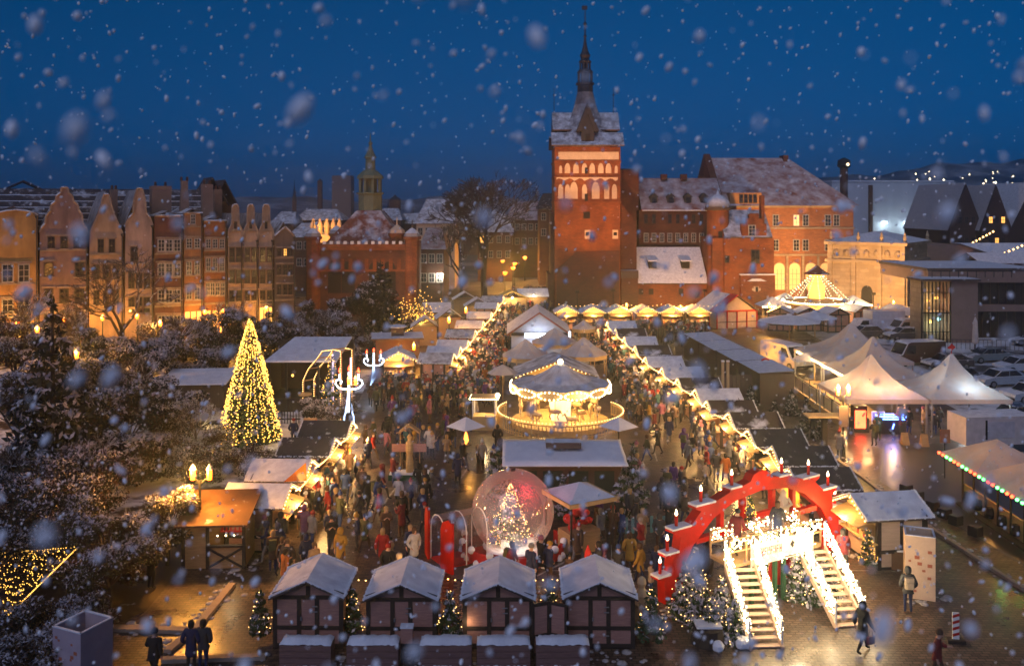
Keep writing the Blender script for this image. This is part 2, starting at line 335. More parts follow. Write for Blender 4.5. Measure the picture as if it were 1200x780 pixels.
# ---------------------------------------------------------- prison tower
TY=135.0
def tz(py): return CH-(py-240)*TY/F
def tx(px): return (px-600)*TY/F
cx0,cx1=tx(650),tx(727); TX=(cx0+cx1)/2; hw=(cx1-cx0)/2; TD=9.6
T=thing('clock_tower','tall red brick tower with pale arched niches and dark needle spire rising above everything','tower',(TX,TY,0))
mb=MB(); mb.box(-hw,hw,0,TD,-.2,tz(172)); mb.box(-hw-.12,hw+.12,-.12,TD+.12,tz(238),tz(235.5)); mb.box(-hw-.1,hw+.1,-.1,TD+.1,tz(190.5),tz(188))
mb.box(-hw-.1,hw+.1,-.1,TD+.1,tz(207.5),tz(206)); mb.build('brick_shaft',m_brick,T)
nb=MB()
nb.box(-hw+.55,hw-.25,-.03,.1,tz(187),tz(178))
def niche(mb,x,w,z0,z1,mi=0,y=-.035):
    r=w/2; mb.prism([(x-r,z0),(x+r,z0)]+[(x+r*math.cos(math.pi*i/6)*(1 if i in(0,6) else .92),z1+w*.9*math.sin(math.pi*i/6)) for i in range(7)],'y',y,.1,mi)
for px in (657,665,675,685,694,704,713,722): niche(nb,tx(px)-TX,.85 if 660<px<720 else .45,tz(203),tz(197))
for px in (657,665,672.5,685,698,711,720): niche(nb,tx(px)-TX,.75 if px not in(672.5,698) else 1.15,tz(233),tz(221),0,-.036)
# scalloped band
pts=[(tx(652)-TX,tz(207.8))]; 
for i in range(25):
    px=652+i*3; pts.append((tx(px)-TX,tz(213-4.2*abs(math.sin(i*math.pi/4.0+.6)))))
pts.append((tx(724)-TX,tz(207.8))); pts2=pts[::-1]
nb.prism(pts2,'y',-.034,.1)
fixn(nb.build('pale_niche',m_plaster,T)).data.name='pale_niche'
ob=MB()
for px,py,w,h in ((687.5,252,1.0,1.0),(687,200,.4,.9),(687,232,.45,1.3),(688.5,274,.55,.55),(721,274,.5,.5),(664,293,.3,.4)):
    x=tx(px)-TX; z=tz(py); ob.box(x-w/2,x+w/2,-.05,.1,z-h/2,z+h/2)
ob.build('opening',m_dark,T)
tr=MB()   # slit surrounds
for px,py in ((688.5,274),(721,274)): 
    x=tx(px)-TX; z=tz(py); tr.box(x-.42,x+.42,-.04,.1,z-.75,z+.6)
tr.build('slit_surround',m_plaster,T)
# old gable line on the shaft and buttress ledge
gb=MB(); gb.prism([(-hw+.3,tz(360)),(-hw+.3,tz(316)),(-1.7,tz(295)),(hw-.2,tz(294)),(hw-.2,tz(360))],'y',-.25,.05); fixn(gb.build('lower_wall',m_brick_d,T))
rf=MB()   # cross roof with gable ends left and right
ze,zr=tz(170),tz(130)
rf.prism([(-.7,tz(171.5)),(1.3,tz(157)),(1.0,tz(157)+.3),(-.9,tz(171.5)+.15)],'x',-hw-.5,hw+.5)
rf.prism([(TD+.7,tz(171.5)),(TD-1.3,tz(157)),(TD-1.0,tz(157)+.3),(TD+.9,tz(171.5)+.15)],'x',-hw-.5,hw+.5)
rf.prism([(2.3,tz(152)),(TD/2,zr),(TD/2,zr+.25),(2.1,tz(152)+.2)],'x',-hw-.2,hw+.2)
rf.prism([(TD-2.3,tz(152)),(TD/2,zr),(TD/2,zr+.25),(TD-2.1,tz(152)+.2)],'x',-hw-.2,hw+.2)
fixn(rf.build('cross_roof',m_snow_half,T))
wb=MB(); wb.box(-hw+.1,hw-.1,2.7,TD-2.7,tz(172),tz(152)); wb.prism([(2.7,tz(152)),(TD-2.7,tz(152)),(TD/2,zr-.1)],'x',-hw+.1,hw-.1); wb.build('gable_wall',m_beam,T)
sp=MB()   # flared central roof
for n in (8,):
    sp.lathe([(5.5,tz(172)),(4.3,tz(161)),(3.25,tz(147)),(2.4,tz(133)),(1.75,tz(119)),(1.28,tz(104))],8,(0,.2+4.4),0,R(22.5))
sp.build('flared_roof',m_snow_half,T)
dm=MB(); dm.box(-.95,.95,-.35,2.5,tz(170),tz(151)); dm.build('dormer',m_iron_roof,T); 
dg=MB(); dg.prism([(-1.7,tz(154)),(0,tz(121)),(1.7,tz(154)),(1.0,tz(154)),(0,tz(134)),(-1.0,tz(154))],'y',-.6,3.0); dg.prism([(-1.0,tz(154)),(0,tz(134)),(1.0,tz(154))],'y',-.3,2.5); fixn(dg.build('dormer_roof',m_iron_roof,T))
MB().box(-.35,.35,-.42,-.3,tz(166),tz(157)).build('dormer_window',m_dark,T)
s2=MB(); c=(0,4.6)
s2.lathe([(1.28,tz(106)),(1.25,tz(95))],8,c,0,R(22.5)); s2.lathe([(1.5,tz(95)),(1.5,tz(92.5))],8,c,0,R(22.5))
for k in range(8):
    a=R(22.5+45*k); s2.box(c[0]+1.05*math.cos(a)-.16,c[0]+1.05*math.cos(a)+.16,c[1]+1.05*math.sin(a)-.16,c[1]+1.05*math.sin(a)+.16,tz(92.5),tz(80))
s2.lathe([(.62,tz(92.5)),(.62,tz(78))],8,c,0); s2.lathe([(1.35,tz(80)),(1.1,tz(77.5)),(.75,tz(76))],8,c,0,R(22.5))
for k in range(8):
    a=R(22.5+45*k); s2.box(c[0]+.78*math.cos(a)-.12,c[0]+.78*math.cos(a)+.12,c[1]+.78*math.sin(a)-.12,c[1]+.78*math.sin(a)+.12,tz(77),tz(67))
s2.lathe([(.4,tz(77)),(.4,tz(67))],8,c)
s2.lathe([(.95,tz(68)),(1.0,tz(66.5)),(.62,tz(64)),(.82,tz(59)),(.5,tz(54)),(.3,tz(47)),(.16,tz(40)),(.1,tz(30)),(.06,tz(2))],8,c)
s2.ball((0,4.6,tz(21)),.28); s2.ball((0,4.6,tz(36)),.25)
s2.build('spire',m_iron_roof,T)
MB().box(-.5,.35,4.57,4.63,tz(4),tz(-1)).build('weather_vane',m_iron_roof,T)
for px in (651,723): MB().tube([(tx(px)-TX,TD/2,tz(131)),(tx(px)-TX,TD/2,tz(98))],.07,5,0,.03).ball((tx(px)-TX,TD/2,tz(107)),.16).build('finial',m_iron_roof,T)
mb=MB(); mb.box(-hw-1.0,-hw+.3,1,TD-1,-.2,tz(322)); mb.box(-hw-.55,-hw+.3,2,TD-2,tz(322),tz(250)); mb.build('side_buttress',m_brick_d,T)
# ---------------------------------------------------------- buildings behind the tower to the right
def dpx(px,d): return (px-600)*d/F
def dz(py,d): return CH-(py-240)*d/F
d=137.0; B=thing('brick_gatehouse','dark brick gatehouse wall block joined to the right side of the tall tower','building',(0,d,0))
mb=MB(); mb.box(dpx(727.5,d),dpx(746,d),0,6,-.2,dz(262,d)); mb.prism([(dpx(727.5,d),dz(262,d)),(dpx(746,d),dz(262,d)),(dpx(728,d),dz(238,d))],'y',0,6)
mb.box(dpx(728,d),dpx(755,d),6,14,-.2,dz(198,d)); mb.build('wall',m_brick_d,B)
MB().box(dpx(726,d),dpx(746.5,d),-1.6,-.05,dz(325,d),dz(316,d)).build('lean_to_roof',m_snow_roof,B); MB().box(dpx(728,d),dpx(756,d),5.8,14.2,dz(198,d),dz(196,d)).build('coping',m_dark_roof,B)
MB().box(dpx(726.5,d),dpx(746,d),-1.5,-.06,-.2,dz(325,d)).build('lean_to_wall',m_brick_d,B)
d=143.0; B=thing('long_brick_house','long brick house with snow dusted roof, five dormers and rows of small windows','building',(0,d,0))
MB().box(dpx(746,d),dpx(848,d),0,10,-.2,dz(246,d)).build('wall',m_brick_d,B)
r=MB(); r.prism([(-.5,dz(247,d)),(5.5,dz(209,d)),(5.5,dz(207.5,d)),(-.6,dz(245,d))],'x',dpx(751,d),dpx(849,d)); r.prism([(10.5,dz(247,d)),(5.5,dz(209,d)),(5.5,dz(207.5,d)),(10.6,dz(245,d))],'x',dpx(751,d),dpx(849,d)); fixn(r.build('roof',m_snow_tile,B))
g=MB(); g.prism([(0,dz(246,d)),(10,dz(246,d)),(5.4,dz(210,d))],'x',dpx(752,d),dpx(848,d)); g.build('gable',m_brick_d,B)
for px in (767,787,807,826):
    q=MB(); x=dpx(px,d); q.box(x-.55,x+.55,.6,3,dz(240,d),dz(230,d)); q.prism([(x-.75,dz(231,d)),(x+.75,dz(231,d)),(x,dz(226,d))],'y',.4,3.4); o=q.build('dormer',m_iron_roof,B)
    MB().box(x-.3,x+.3,.54,.6,dz(238,d),dz(231.5,d)).build('pane',m_glass,o)
for i in range(9):
    win(B,dpx(757+i*9.3,d),-.06,dz(284,d),.75,1.5,bars=(2,3)); 
    if i not in (2,5,8): win(B,dpx(757+i*9.3,d),-.06,dz(262,d),.6,1.5,m_frame_d,bars=(2,2))
for px in (784,808): MB().box(dpx(px,d)-.5,dpx(px,d)+.5,4.5,5.5,dz(210,d),dz(203,d)).build('chimney',m_brick_d,B)
MB().tube([(dpx(752,d),-.6,dz(246.5,d)),(dpx(848,d),-.6,dz(246.5,d))],.12,5).build('gutter',m_snow,B)
d=136.0; B=thing('brick_annex','low brick annex with big pinkish snow covered lean-to roof and two dormers','building',(0,d,0))
MB().box(dpx(746,d),dpx(832,d),0,5.8,-.2,dz(331,d)).build('wall',m_brick,B)
r=MB(); r.prism([(-.4,dz(333,d)),(5.5,dz(293,d)),(5.5,dz(291.5,d)),(-.5,dz(331.5,d))],'x',dpx(746,d),dpx(829,d)); fixn(r.build('roof',m_snow_roof,B))
MB().box(dpx(746,d),dpx(829,d),5.5,6,dz(331,d),dz(291,d)).build('back_wall',m_brick_d,B)
for px,py in ((767,312),(806,312)):
    q=MB(); x=dpx(px,d); q.box(x-.6,x+.6,1.6,3.6,dz(315,d),dz(307,d)); q.prism([(1.2,dz(307,d)),(4.2,dz(302,d)),(4.2,dz(300.5,d)),(1.2,dz(305.5,d))],'x',x-.8,x+.8,1); o=fixn(q.build('dormer',[m_dark,m_snow],B))
for px,py in ((751,341),(763,341),(798,341),(817,345)): MB().box(dpx(px,d)-.35,dpx(px,d)+.35,-.06,.1,dz(py+4,d),dz(py-3,d)).build('slit_window',m_dark,B)
d=134.0; B=thing('round_turret','round brick stair turret under a snowy dome cap','turret',(dpx(844,d),d+1.6,0))
MB().lathe([(1.65,-.2),(1.65,dz(247,d)),(1.85,dz(246,d))],16).build('wall',m_brick,B,smooth=False); MB().lathe([(1.95,dz(246.5,d)),(1.9,dz(242,d)),(1.55,dz(235,d)),(.9,dz(230,d)),(.25,dz(227.5,d)),(.1,dz(223,d))],16).build('dome',m_snow_roof,B,smooth=True)
for z in (275,310): MB().box(-.3,.3,-1.72,-1.5,dz(z+5,d),dz(z-4,d)).build('slit_window',m_dark,B)
d=133.0; B=thing('stepped_gable_house','brick house with small stepped dormer gable beside the round turret','building',(0,d,0))
mb=MB(); mb.box(dpx(849,d),dpx(907,d),0,9,-.2,dz(279,d)); mb.box(dpx(836,d),dpx(849,d),.6,9,-.2,dz(279,d)); mb.build('wall',m_brick,B)
r=MB(); r.prism([(-.2,dz(279,d)),(4.5,dz(248,d)),(4.5,dz(246,d)),(-.3,dz(277.5,d))],'x',dpx(849,d),dpx(905,d)); r.prism([(9.2,dz(279,d)),(4.5,dz(248,d)),(4.5,dz(246,d)),(9.3,dz(277.5,d))],'x',dpx(849,d),dpx(905,d)); fixn(r.build('roof',m_snow_half,B))
g=MB(); 
for i,(a,b,c) in enumerate(((869,898,262),(873,894,256),(878,889,250))): g.box(dpx(a,d),dpx(b,d),-.1-.003*i,.9,dz(279,d),dz(c,d))
g.box(dpx(893,d),dpx(897,d),.5,1.6,dz(262,d),dz(229,d)); g.build('stepped_gable',m_brick,B)
g=MB(); g.prism([(0,dz(279,d)),(9,dz(279,d)),(4.5,dz(249,d))],'x',dpx(850,d),dpx(905,d)); g.build('gable',m_brick_d,B)
win(B,dpx(881,d),-.13,dz(277,d),1.1,1.7,bars=(2,3)); win(B,dpx(885,d),-.06,dz(309,d),1.3,2.1,bars=(2,3),frame=m_frame_d); win(B,dpx(852,d),-.06,dz(308,d),.7,1.1,bars=(1,1),frame=m_frame_d)
mb=MB(); mb.box(dpx(867,d),dpx(907,d),-.6,-.003,-.2,dz(322,d)); mb.build('porch_wall',m_brick,B); MB().box(dpx(866,d),dpx(908,d),-.75,-.01,dz(322,d),dz(320.5,d)).build('ledge',m_snow,B)
MB().prism([(dpx(874,d),dz(329,d)),(dpx(897,d),dz(329,d)),(dpx(890,d),dz(326,d)),(dpx(880,d),dz(326,d))],'y',-.8,-.6).build('arch_ledge',m_snow,B)
MB().box(dpx(882,d),dpx(888,d),-.66,-.55,dz(341,d),dz(335,d)).box(dpx(880,d),dpx(890,d),-.64,-.55,dz(340,d),dz(337,d)).build('round_window',m_plaster,B); MB().box(dpx(884,d),dpx(887,d),-.68,-.6,dz(341,d),dz(335.5,d)).build('slit_window',m_dark,B)
# ---------------------------------------------------------- large school-like brick building
d=146.0; B=thing('bank_building','big orange brick building under a huge hipped roof with arched ground floor windows','building',(0,d,0))
x0,x1=dpx(845,d),dpx(1000,d)
MB().box(x0,x1,0,22,-.2,dz(241,d)).build('wall',M('orange brick',(.44,.185,.08),(.33,.13,.055),scale=.5,brick=(.6,.25,.6)),B)
tr=MB()
for py in (242,267,298.5): tr.box(x0-.15,x1+.15,-.22,-.003,dz(py+1.4,d),dz(py-1.0,d))
tr.build('string_course',m_stone,B)
r=MB(); xr0,xr1=dpx(849,d),dpx(947,d); z0,zt=dz(241,d),dz(181,d)
r.add([(x0,-.7,z0),(x1+.8,-.7,z0),(x1+.8,22.5,z0),(x0,22.5,z0),(xr0,11,zt),(xr1,11,zt)],[(0,1,5,4),(1,2,5),(2,3,4,5),(3,0,4),(0,3,2,1)]); r.build('roof',m_snow_tile,B)
MB().prism([(-.8,dz(243,d)),(22.6,dz(243,d)),(11,dz(176,d))],'x',x0-.5,x0+.6).build('gable_wall',m_brick_d,B)
for px in (943,): MB().box(dpx(px-3,d),dpx(px+3,d),10,12.5,dz(196,d),dz(178,d)).build('chimney',m_brick_d,B)
q=MB(); q.box(dpx(855,d),dpx(892,d),-.3,3,dz(240,d),dz(226,d)); q.build('long_dormer',M('orange dormer wall',(.42,.20,.08)),B)
for i in range(4): win(B,dpx(868+i*5.4,d),-.36,dz(238,d),.6,1.4,m_frame_d,bars=(1,2))
for px in (909,933,944,970,980): 
    win(B,dpx(px,d),-.06,dz(265,d),1.05,1.9,m_frame,m_win_warm if px==933 else m_glass,bars=(2,3)); win(B,dpx(px,d),-.06,dz(294,d),1.05,1.9,m_frame,bars=(2,3))
for i,px in enumerate((913,931,950,967,984.5)):
    win(B,dpx(px,d),-.08,dz(340,d),1.95,3.6,m_stone,m_win_dim if i<4 else m_win_warm,arch=True,bars=(3,4))
for px in (922,940.5,958.5,976,993.5): MB().box(dpx(px,d)-.18,dpx(px,d)+.18,-.3,-.003,-.2,dz(300,d)).build('pilaster',m_stone,B)
# ---------------------------------------------------------- stone gate
d=128.0; c=Vector((dpx(1060,d),d,0)); ang=R(-38)
B=thing('stone_gate','pale sandstone city gate with pilasters, carved frieze and snowy roof','gate building',c,ang)
zt=9.7; fw,sd=10.8,13.0
MB().box(-fw,0,0,sd,-.2,zt).build('wall',m_stone,B)
t=MB()
for i,x in enumerate((-fw,-fw*.68,-fw*.34,-.5)): t.box(x-.05,x+.6,-.35,-.003,-.2,7.0); t.box(x-.05,x+.6,-.3,-.003,7.3,zt-.2)
for y in (.3,6,12): t.box(.003,.3,y,y+.6,-.2,7.0)
t.build('pilaster',m_stone,B)
t=MB(); t.box(-fw-.4,.4,-.5,sd+.4,6.9,7.35); t.box(-fw-.5,.5,-.6,sd+.5,zt-.2,zt+.25); t.build('cornice',m_stone,B)
t=MB()
for i in range(7):
    x=-fw+1.2+i*1.45; t.ball((x,-.05,8.3),.45,0,8,5,1.2); t.box(x-.5,x+.5,-.14,0,7.7,7.9)
t.build('carved_frieze',m_stone,B)
q=MB(); q.prism([(-6.0,-.2),(-4.4,-.2)]+[(-5.2+.8*math.cos(math.pi*i/8),2.6+1.0*math.sin(math.pi*i/8)) for i in range(9)],'y',-.06,.2); q.build('doorway',m_dark,B)
r=MB(); r.add([(-fw-.4,-.4,zt+.25),(.4,-.4,zt+.25),(.4,sd+.4,zt+.25),(-fw-.4,sd+.4,zt+.25),(-fw/2,4,zt+1.7),(-fw/2,sd-4,zt+1.7)],[(0,1,4),(1,2,5,4),(2,3,5),(3,0,4,5),(0,3,2,1)]); r.build('roof',m_snow_roof,B)
for x,y in ((-fw+.3,.2),(-6.5,.2),(-3.2,.2),(0,.2),(0,sd)): MB().lathe([(.3,zt+.25),(.3,zt+.5),(.15,zt+.6),(.28,zt+.9),(.2,zt+1.2),(.12,zt+1.35),(.16,zt+1.5),(.03,zt+1.75)],8,(x,y)).build('finial_statue',m_stone,B)
# long low wing right of the gate
d=150.0; B=thing('sloping_hall_roof','long low hall with sloping gable roofline behind the stone gate','hall',(0,d,0))
MB().prism([(dpx(1085,d),-.2),(dpx(1215,d),-.2),(dpx(1215,d),dz(318,d)),(dpx(1125,d),dz(287,d)),(dpx(1085,d),dz(287,d))],'y',0,14).build('wall',m_concrete,B)
MB().prism([(dpx(1125,d),dz(287,d)),(dpx(1215,d),dz(318,d)),(dpx(1215,d),dz(315,d)),(dpx(1125,d),dz(285.5,d))],'y',-.3,14.2).build('roof',m_snow_roof,B)
# ---------------------------------------------------------- modern glass corner building
d=100.0
B=thing('modern_building','modern low building with glazed stair hall, blank concrete tower and dark ribbon windows','building',(0,d,0))
x0,x1,xm=dpx(1080,d),dpx(1117,d),dpx(1146,d)
MB().box(x1-.2,xm,0,3.19,-.2,dz(329,d)).build('concrete_tower',m_concrete,B)
hall=MB(); hall.box(x0,x0+.25,.02,2.9,0,dz(330,d)); hall.box(x0+.251,x1-.2,2.6,2.9,0,dz(330,d)); hall.box(x0+.251,x1-.2,.4,2.599,-.1,.05); hall.box(x0+.251,x1-.2,.4,2.598,3.2,3.4); hall.build('stair_hall',m_stone,B)
tu=MB()
for i in range(9): x=x0+(x1-.3-x0)*i/8; tu.box(x-.05,x+.05,-.05,.08,0,dz(330,d))
for z in (1.2,3.3,5.6): tu.box(x0+.05,x1-.35,-.03,.06,z,z+.08)
tu.build('mullion',m_black,B)
gl=bpy.data.materials.new('clear glazing'); gl.use_nodes=True; nt=gl.node_tree; bs=nt.nodes['Principled BSDF']; tb=nt.nodes.new('ShaderNodeBsdfTransparent'); ms=nt.nodes.new('ShaderNodeMixShader'); fr=nt.nodes.new('ShaderNodeFresnel'); fr.inputs[0].default_value=1.6
gb_=nt.nodes.new('ShaderNodeBsdfGlossy'); gb_.inputs[1].default_value=.05; nt.links.new(fr.outputs[0],ms.inputs[0]); nt.links.new(tb.outputs[0],ms.inputs[1]); nt.links.new(gb_.outputs[0],ms.inputs[2]); nt.links.new(ms.outputs[0],nt.nodes['Material Output'].inputs[0])
MB().box(x0+.05,x1-.25,.0,.03,.1,dz(331,d)).build('glazing',gl,B)
MB().box(x0-.3,xm+.1,-.5,3.1,dz(329,d),dz(326.5,d)).build('hall_roof',m_snow_roof,B)
for i,(x,z,c_) in enumerate(((x0+1.2,4.6,0),(x0+2.3,4.9,0),(x0+1.7,2.2,0),(x0+2.9,2.4,1))): MB().ball((x,1.0+i*.35,z),.2).build('hanging_lamp',m_win_lit if c_==0 else m_cyan_glow,B)
point('hall_light',B,(x0+1.6,1.3,4.6),110,WARM,.3); point('hall_light',B,(x0+1.6,1.3,1.8),80,(.9,1,.7),.3)
d2=14.0
MB().box(xm+.02,dpx(1240,d),4,16,-.2,dz(334,d)).build('rear_block',M('brown curtain wall',(.035,.025,.02),rough=.25,spec=.6),B)
MB().box(dpx(1103,d),dpx(1240,d),3.2,16.5,dz(334,d)+.01,dz(320,d)).build('upper_fascia',m_concrete,B)
MB().box(dpx(1102,d),dpx(1240,d),3.12,16.8,dz(320,d)+.003,dz(316.5,d)).build('roof',m_snow_roof,B)
MB().box(xm+.3,dpx(1240,d),3.3,4.2,dz(369,d),dz(361,d)).build('spandrel_band',m_concrete,B)
rb=MB()
for i in range(10): x=dpx(1098,d)+i*1.0; rb.box(x,x+.06,1.2,1.26,dz(326,d),dz(318,d))
rb.box(dpx(1098,d),dpx(1098,d)+9.1,1.19,1.27,dz(319,d),dz(318,d)); rb.build('roof_railing',m_black,B)
mu=MB()
for i in range(14): x=xm+.6+i*.95; mu.box(x,x+.08,3.9,4.0,0,dz(335,d))
mu.build('mullion',m_frame_d,B)
# ---------------------------------------------------------- grey hall, dark gables
d=230.0; B=thing('grey_hall','huge windowless pale grey hall standing behind the stone gate','hall',(0,d,0))
MB().box(dpx(975,d),dpx(1117,d),0,40,-.2,dz(213,d)).build('wall',m_grey,B); MB().box(dpx(974.5,d),dpx(1117.5,d),-.3,40.3,dz(213,d)+.002,dz(211.5,d)).build('roof_edge',m_snow,B)
for px,a in ((1019,217),(1114,217)): MB().box(dpx(px-1.6,d),dpx(px+1.6,d),-1.2,-.05,-.2,dz(a,d)).build('downpipe',m_brick_d,B)
for px in (1035,1061): 
    o=MB().box(dpx(px,d)-.5,dpx(px,d)+.5,-1.4,-.05,dz(262,d),dz(259.5,d)).build('flood_lamp',E('white floodlight',(.75,.9,1),3),B); point('flood_light',B,(dpx(px,d),-2.0,dz(264,d)),250,(.75,.95,1),.4)
o=thing('beacon_mast','slim round mast with a lit white lamp on its top','mast',(dpx(989,200),200,0)); MB().tube([(0,0,0),(0,0,dz(197,200))],.9,8).build('shaft',m_brick_d,o); MB().lathe([(1.0,dz(197,200)),(1.5,dz(195,200)),(1.4,dz(188,200)),(.3,dz(185,200))],8).build('cap',m_dark,o); MB().ball((.3,-1.5,dz(193,200)),.35).build('lamp',E('mast lamp',(1,.75,.45),2),o)
for i,(pa,pb,pk,dd) in enumerate(((1113,1152,216,172),(1150,1186,218,170),(1186,1240,215,176))):
    B=thing('gabled_warehouse',('dark brick warehouse gable next to the pale grey hall','dark warehouse gable with warm lit windows, second from the grey hall','snow roofed warehouse gable at the right edge of the skyline')[i],'warehouse',(0,dd,0),0,'dark warehouse gables')
    a,b=dpx(pa,dd),dpx(pb,dd); ze=dz(268,dd); zk=dz(pk,dd)
    MB().prism([(a,-.2),(b,-.2),(b,ze),((a+b)/2,zk),(a,ze)],'y',0,20).build('wall',M('soot dark brick',(.06,.035,.03),(.035,.022,.02)),B); gable_roof(B,a,b,.6,20,ze,zk+.1,m_snow_roof,over=.2)
    for k in range(3):
        for j in range(2): win(B,a+(b-a)*(.3+.2*k),-.06,dz(262,dd)-4*j,.9,1.4,m_frame_d,(m_win_lit if (i==1 and (k+j)%2==0) or (i==2 and k==0 and j==0) else m_glass),bars=(2,2))
# string of lamps along the sloped roofs right
for k,(a,b) in enumerate((((1126,288),(1157,271)),((1160,300),(1200,283)))):
    mb=MB(); d=165.0-9*k
    p=Vector((dpx(a[0],d),d-2,dz(a[1],d))); q=Vector((dpx(b[0],d),d-2,dz(b[1],d)))
    for i in range(9): v=p.lerp(q,i/8); mb.oct(tuple(v),.22)
    o=mb.build('lamp_string',m_bulb); MB().tube([tuple(p),tuple(q)],.04,4).build('cable',m_black,o)
    tag(o,('string of white lamps climbing beside the dark warehouse gables','string of white lamps over the sloping hall at the right edge')[k],'light string')
for i,(pa,pb,py,dd) in enumerate(((1118,1215,291,158),(1150,1220,303,140))):
    B=thing('low_shed_row',('low snow roofed shed row under the dark warehouse gables','low snow roofed shed behind the modern building')[i],'shed',(0,dd,0))
    MB().box(dpx(pa,dd),dpx(pb,dd),0,8,-.2,dz(py+6,dd)).build('wall',m_dark,B); gable_roof(B,dpx(pa,dd),dpx(pb,dd),0,8,dz(py+6,dd),dz(py-4,dd),m_snow_roof,axis='x')
    for k in range(5): MB().box(dpx(pa+8+k*12,dd)-.5,dpx(pa+8+k*12,dd)+.5,-.06,.05,dz(py+16,dd),dz(py+10,dd)).build('window',m_win_dim,B)
m_coping=M('weathered moulding',(.40,.30,.22),(.20,.14,.105),scale=1.5,snow=(.55,.8))
# ------------------------------------------------------------------ left row of gabled town houses
HA=Vector((-57.0,94.0,0)); HB=Vector((-25.0,112.0,0)); HD=(HB-HA); HL=HD.length; HD.normalize(); HANG=math.atan2(HD.y,HD.x)
def hray(px):
    k=(px-600)/F; t=(k*HA.y-HA.x)/(HD.x-k*HD.y); p=HA+HD*t; return p
def hz(px,py): return CH-(py-240)*hray(px).y/F
def house(name,label,x0,x1,prof,eave_py,wall,roof_m,rows,roofpy,frame=None,lit=(),shop=False,dep=11):
    """prof: outline of the facade above the eaves as (px,py); rows: (py of sill, h in px, [px of windows], w in px)"""
    pa=hray(x0); pb=hray(x1); w=(pb-pa).length
    B=thing(name,label,'house',pa,HANG,'gabled town houses in the left row')
    u=lambda px: max(0,min(w,(hray(px)-pa).length*(1 if px>=x0 else -1)))
    pts=[(0.02,-.2),(w-.02,-.2)]+[(min(max(u(px),.02),w-.02),hz(px,py)) for px,py in prof]
    fixn(MB().prism(pts,'y',0,.5).build('facade',wall,B))
    cp=MB(); up=pts[2:]
    for a,b in zip(up[:-1],up[1:]): cp.tube([(a[0],-.04,a[1]+.03),(b[0],-.04,b[1]+.03)],.13,4)
    cp.build('gable_coping',m_coping,B); dp=MB(); dp.tube([(w-.16,-.14,.2),(w-.16,-.14,up[0][1]-.2)],.07,6); dp.lathe([(.08,up[0][1]-.3),(.17,up[0][1]-.1),(.17,up[0][1])],6,(w-.16,-.14)); dp.build('drainpipe',m_iron_roof,B)
    su=MB()
    for (py,h,xs,ww) in rows:
        for px in xs:
            d_=hray(px).y; hh=h*d_/F; wd=ww*d_/F*1.12+.28; z_=hz(px,py); su.box(u(px)-wd/2,u(px)+wd/2,-.13,-.002,z_-.16,z_-.03); su.box(u(px)-wd/2-.05,u(px)+wd/2+.05,-.16,-.003,z_+hh+.05,z_+hh+.22)
    su.build('window_moulding',m_coping,B)
    ze=hz((x0+x1)/2,eave_py); zr=hz((x0+x1)/2,roofpy)
    MB().box(.03,w-.03,.5,dep,-.2,ze-.2).build('side_wall',m_brick_d,B)
    gable_roof(B,0,w,.55,dep,ze-.2,zr,roof_m,over=.02)
    MB().prism([(.05,ze-.2),(w-.05,ze-.2),(w/2,zr-.05)],'y',dep-.3,dep).build('rear_gable',m_brick_d,B)
    t=MB(); 
    for (py,h,xs,ww) in rows[:1]: 
        z=hz(x0,py)-.35; t.box(.05,w-.05,-.12,-.003,z,z+.14)
    t.box(.05,w-.05,-.15,-.004,3.6,3.85); t.build('string_course',m_stone,B)
    k=0
    for (py,h,xs,ww) in rows:
        for px in xs:
            d=hray(px).y; hh=h*d/F; wd=ww*d/F*1.12
            win(B,u(px),-.05,hz(px,py),wd,hh,frame or m_frame,m_win_lit if k in lit else m_glass,bars=(2,3)); k+=1
    if shop:
        for q in range(3):
            xx=w*(.2+.3*q); MB().box(xx-w*.11,xx+w*.11,-.05,.05,.3,2.9).build('shop_window',m_win_lit,B)
    return B
c=lambda name,a,b: M(name,a,tuple(q*.55 for q in b),scale=.45,bump=.35,streak=(1.6,1.6,.5))
house('ochre_house','wide ochre house with low curved parapet and half round attic window at the left edge',-18,45,[(44,253),(40,250),(30,247.5),(18,246.5),(8,247.5),(-4,250),(-17,253)],250,c('ochre plaster',(.62,.34,.10),(.48,.25,.075)),m_snow_half,[(331,22,(-8,9,28),11),(372,22,(-8,9,28),11),(411,20,(-8,9,28),11)],244)
house('stepped_gable_house','mauve brown house with high scalloped stepped gable between ochre and beige houses',46,103,[(102,272),(101,268),(97,262),(96,252),(92,246),(91,240),(86,236),(85,230),(80,226),(79,220),(72,220),(71,226),(66,230),(65,236),(60,240),(59,247),(54,253),(53,262),(48,268),(47,272)],272,c('mauve plaster',(.34,.21,.18),(.25,.15,.13)),m_snow_half,[(291,14,(60,75,90),7),(324,17,(57,93),9),(355,17,(57,75,93),9),(385,17,(57,75,93),9)],226,m_frame_d)
house('curved_gable_house','beige house with smooth tapering gable, round top and small oval window',104,145,[(144,274),(141,268),(134,252),(130,240),(129,233),(127,228),(122,228),(120,233),(119,240),(115,252),(108,268),(105,274)],274,c('beige plaster',(.50,.34,.22),(.40,.26,.16)),m_snow_half,[(296,16,(118,131),6),(327,17,(113,124,136),6),(357,17,(113,124,136),6)],226,m_frame_d)
house('scroll_gable_house','pale pinkish house with narrow gable top and scrolled shoulders',146,180,[(179,264),(176,256),(171,250),(170,234),(168,226),(166,221),(161,221),(159,226),(157,234),(156,250),(151,256),(147,264)],264,c('pinkish plaster',(.52,.36,.28),(.40,.27,.20)),m_snow_half,[(307,18,(157,),7),(338,18,(154,163,172),6),(366,18,(154,163,172),6)],224,m_frame_d)
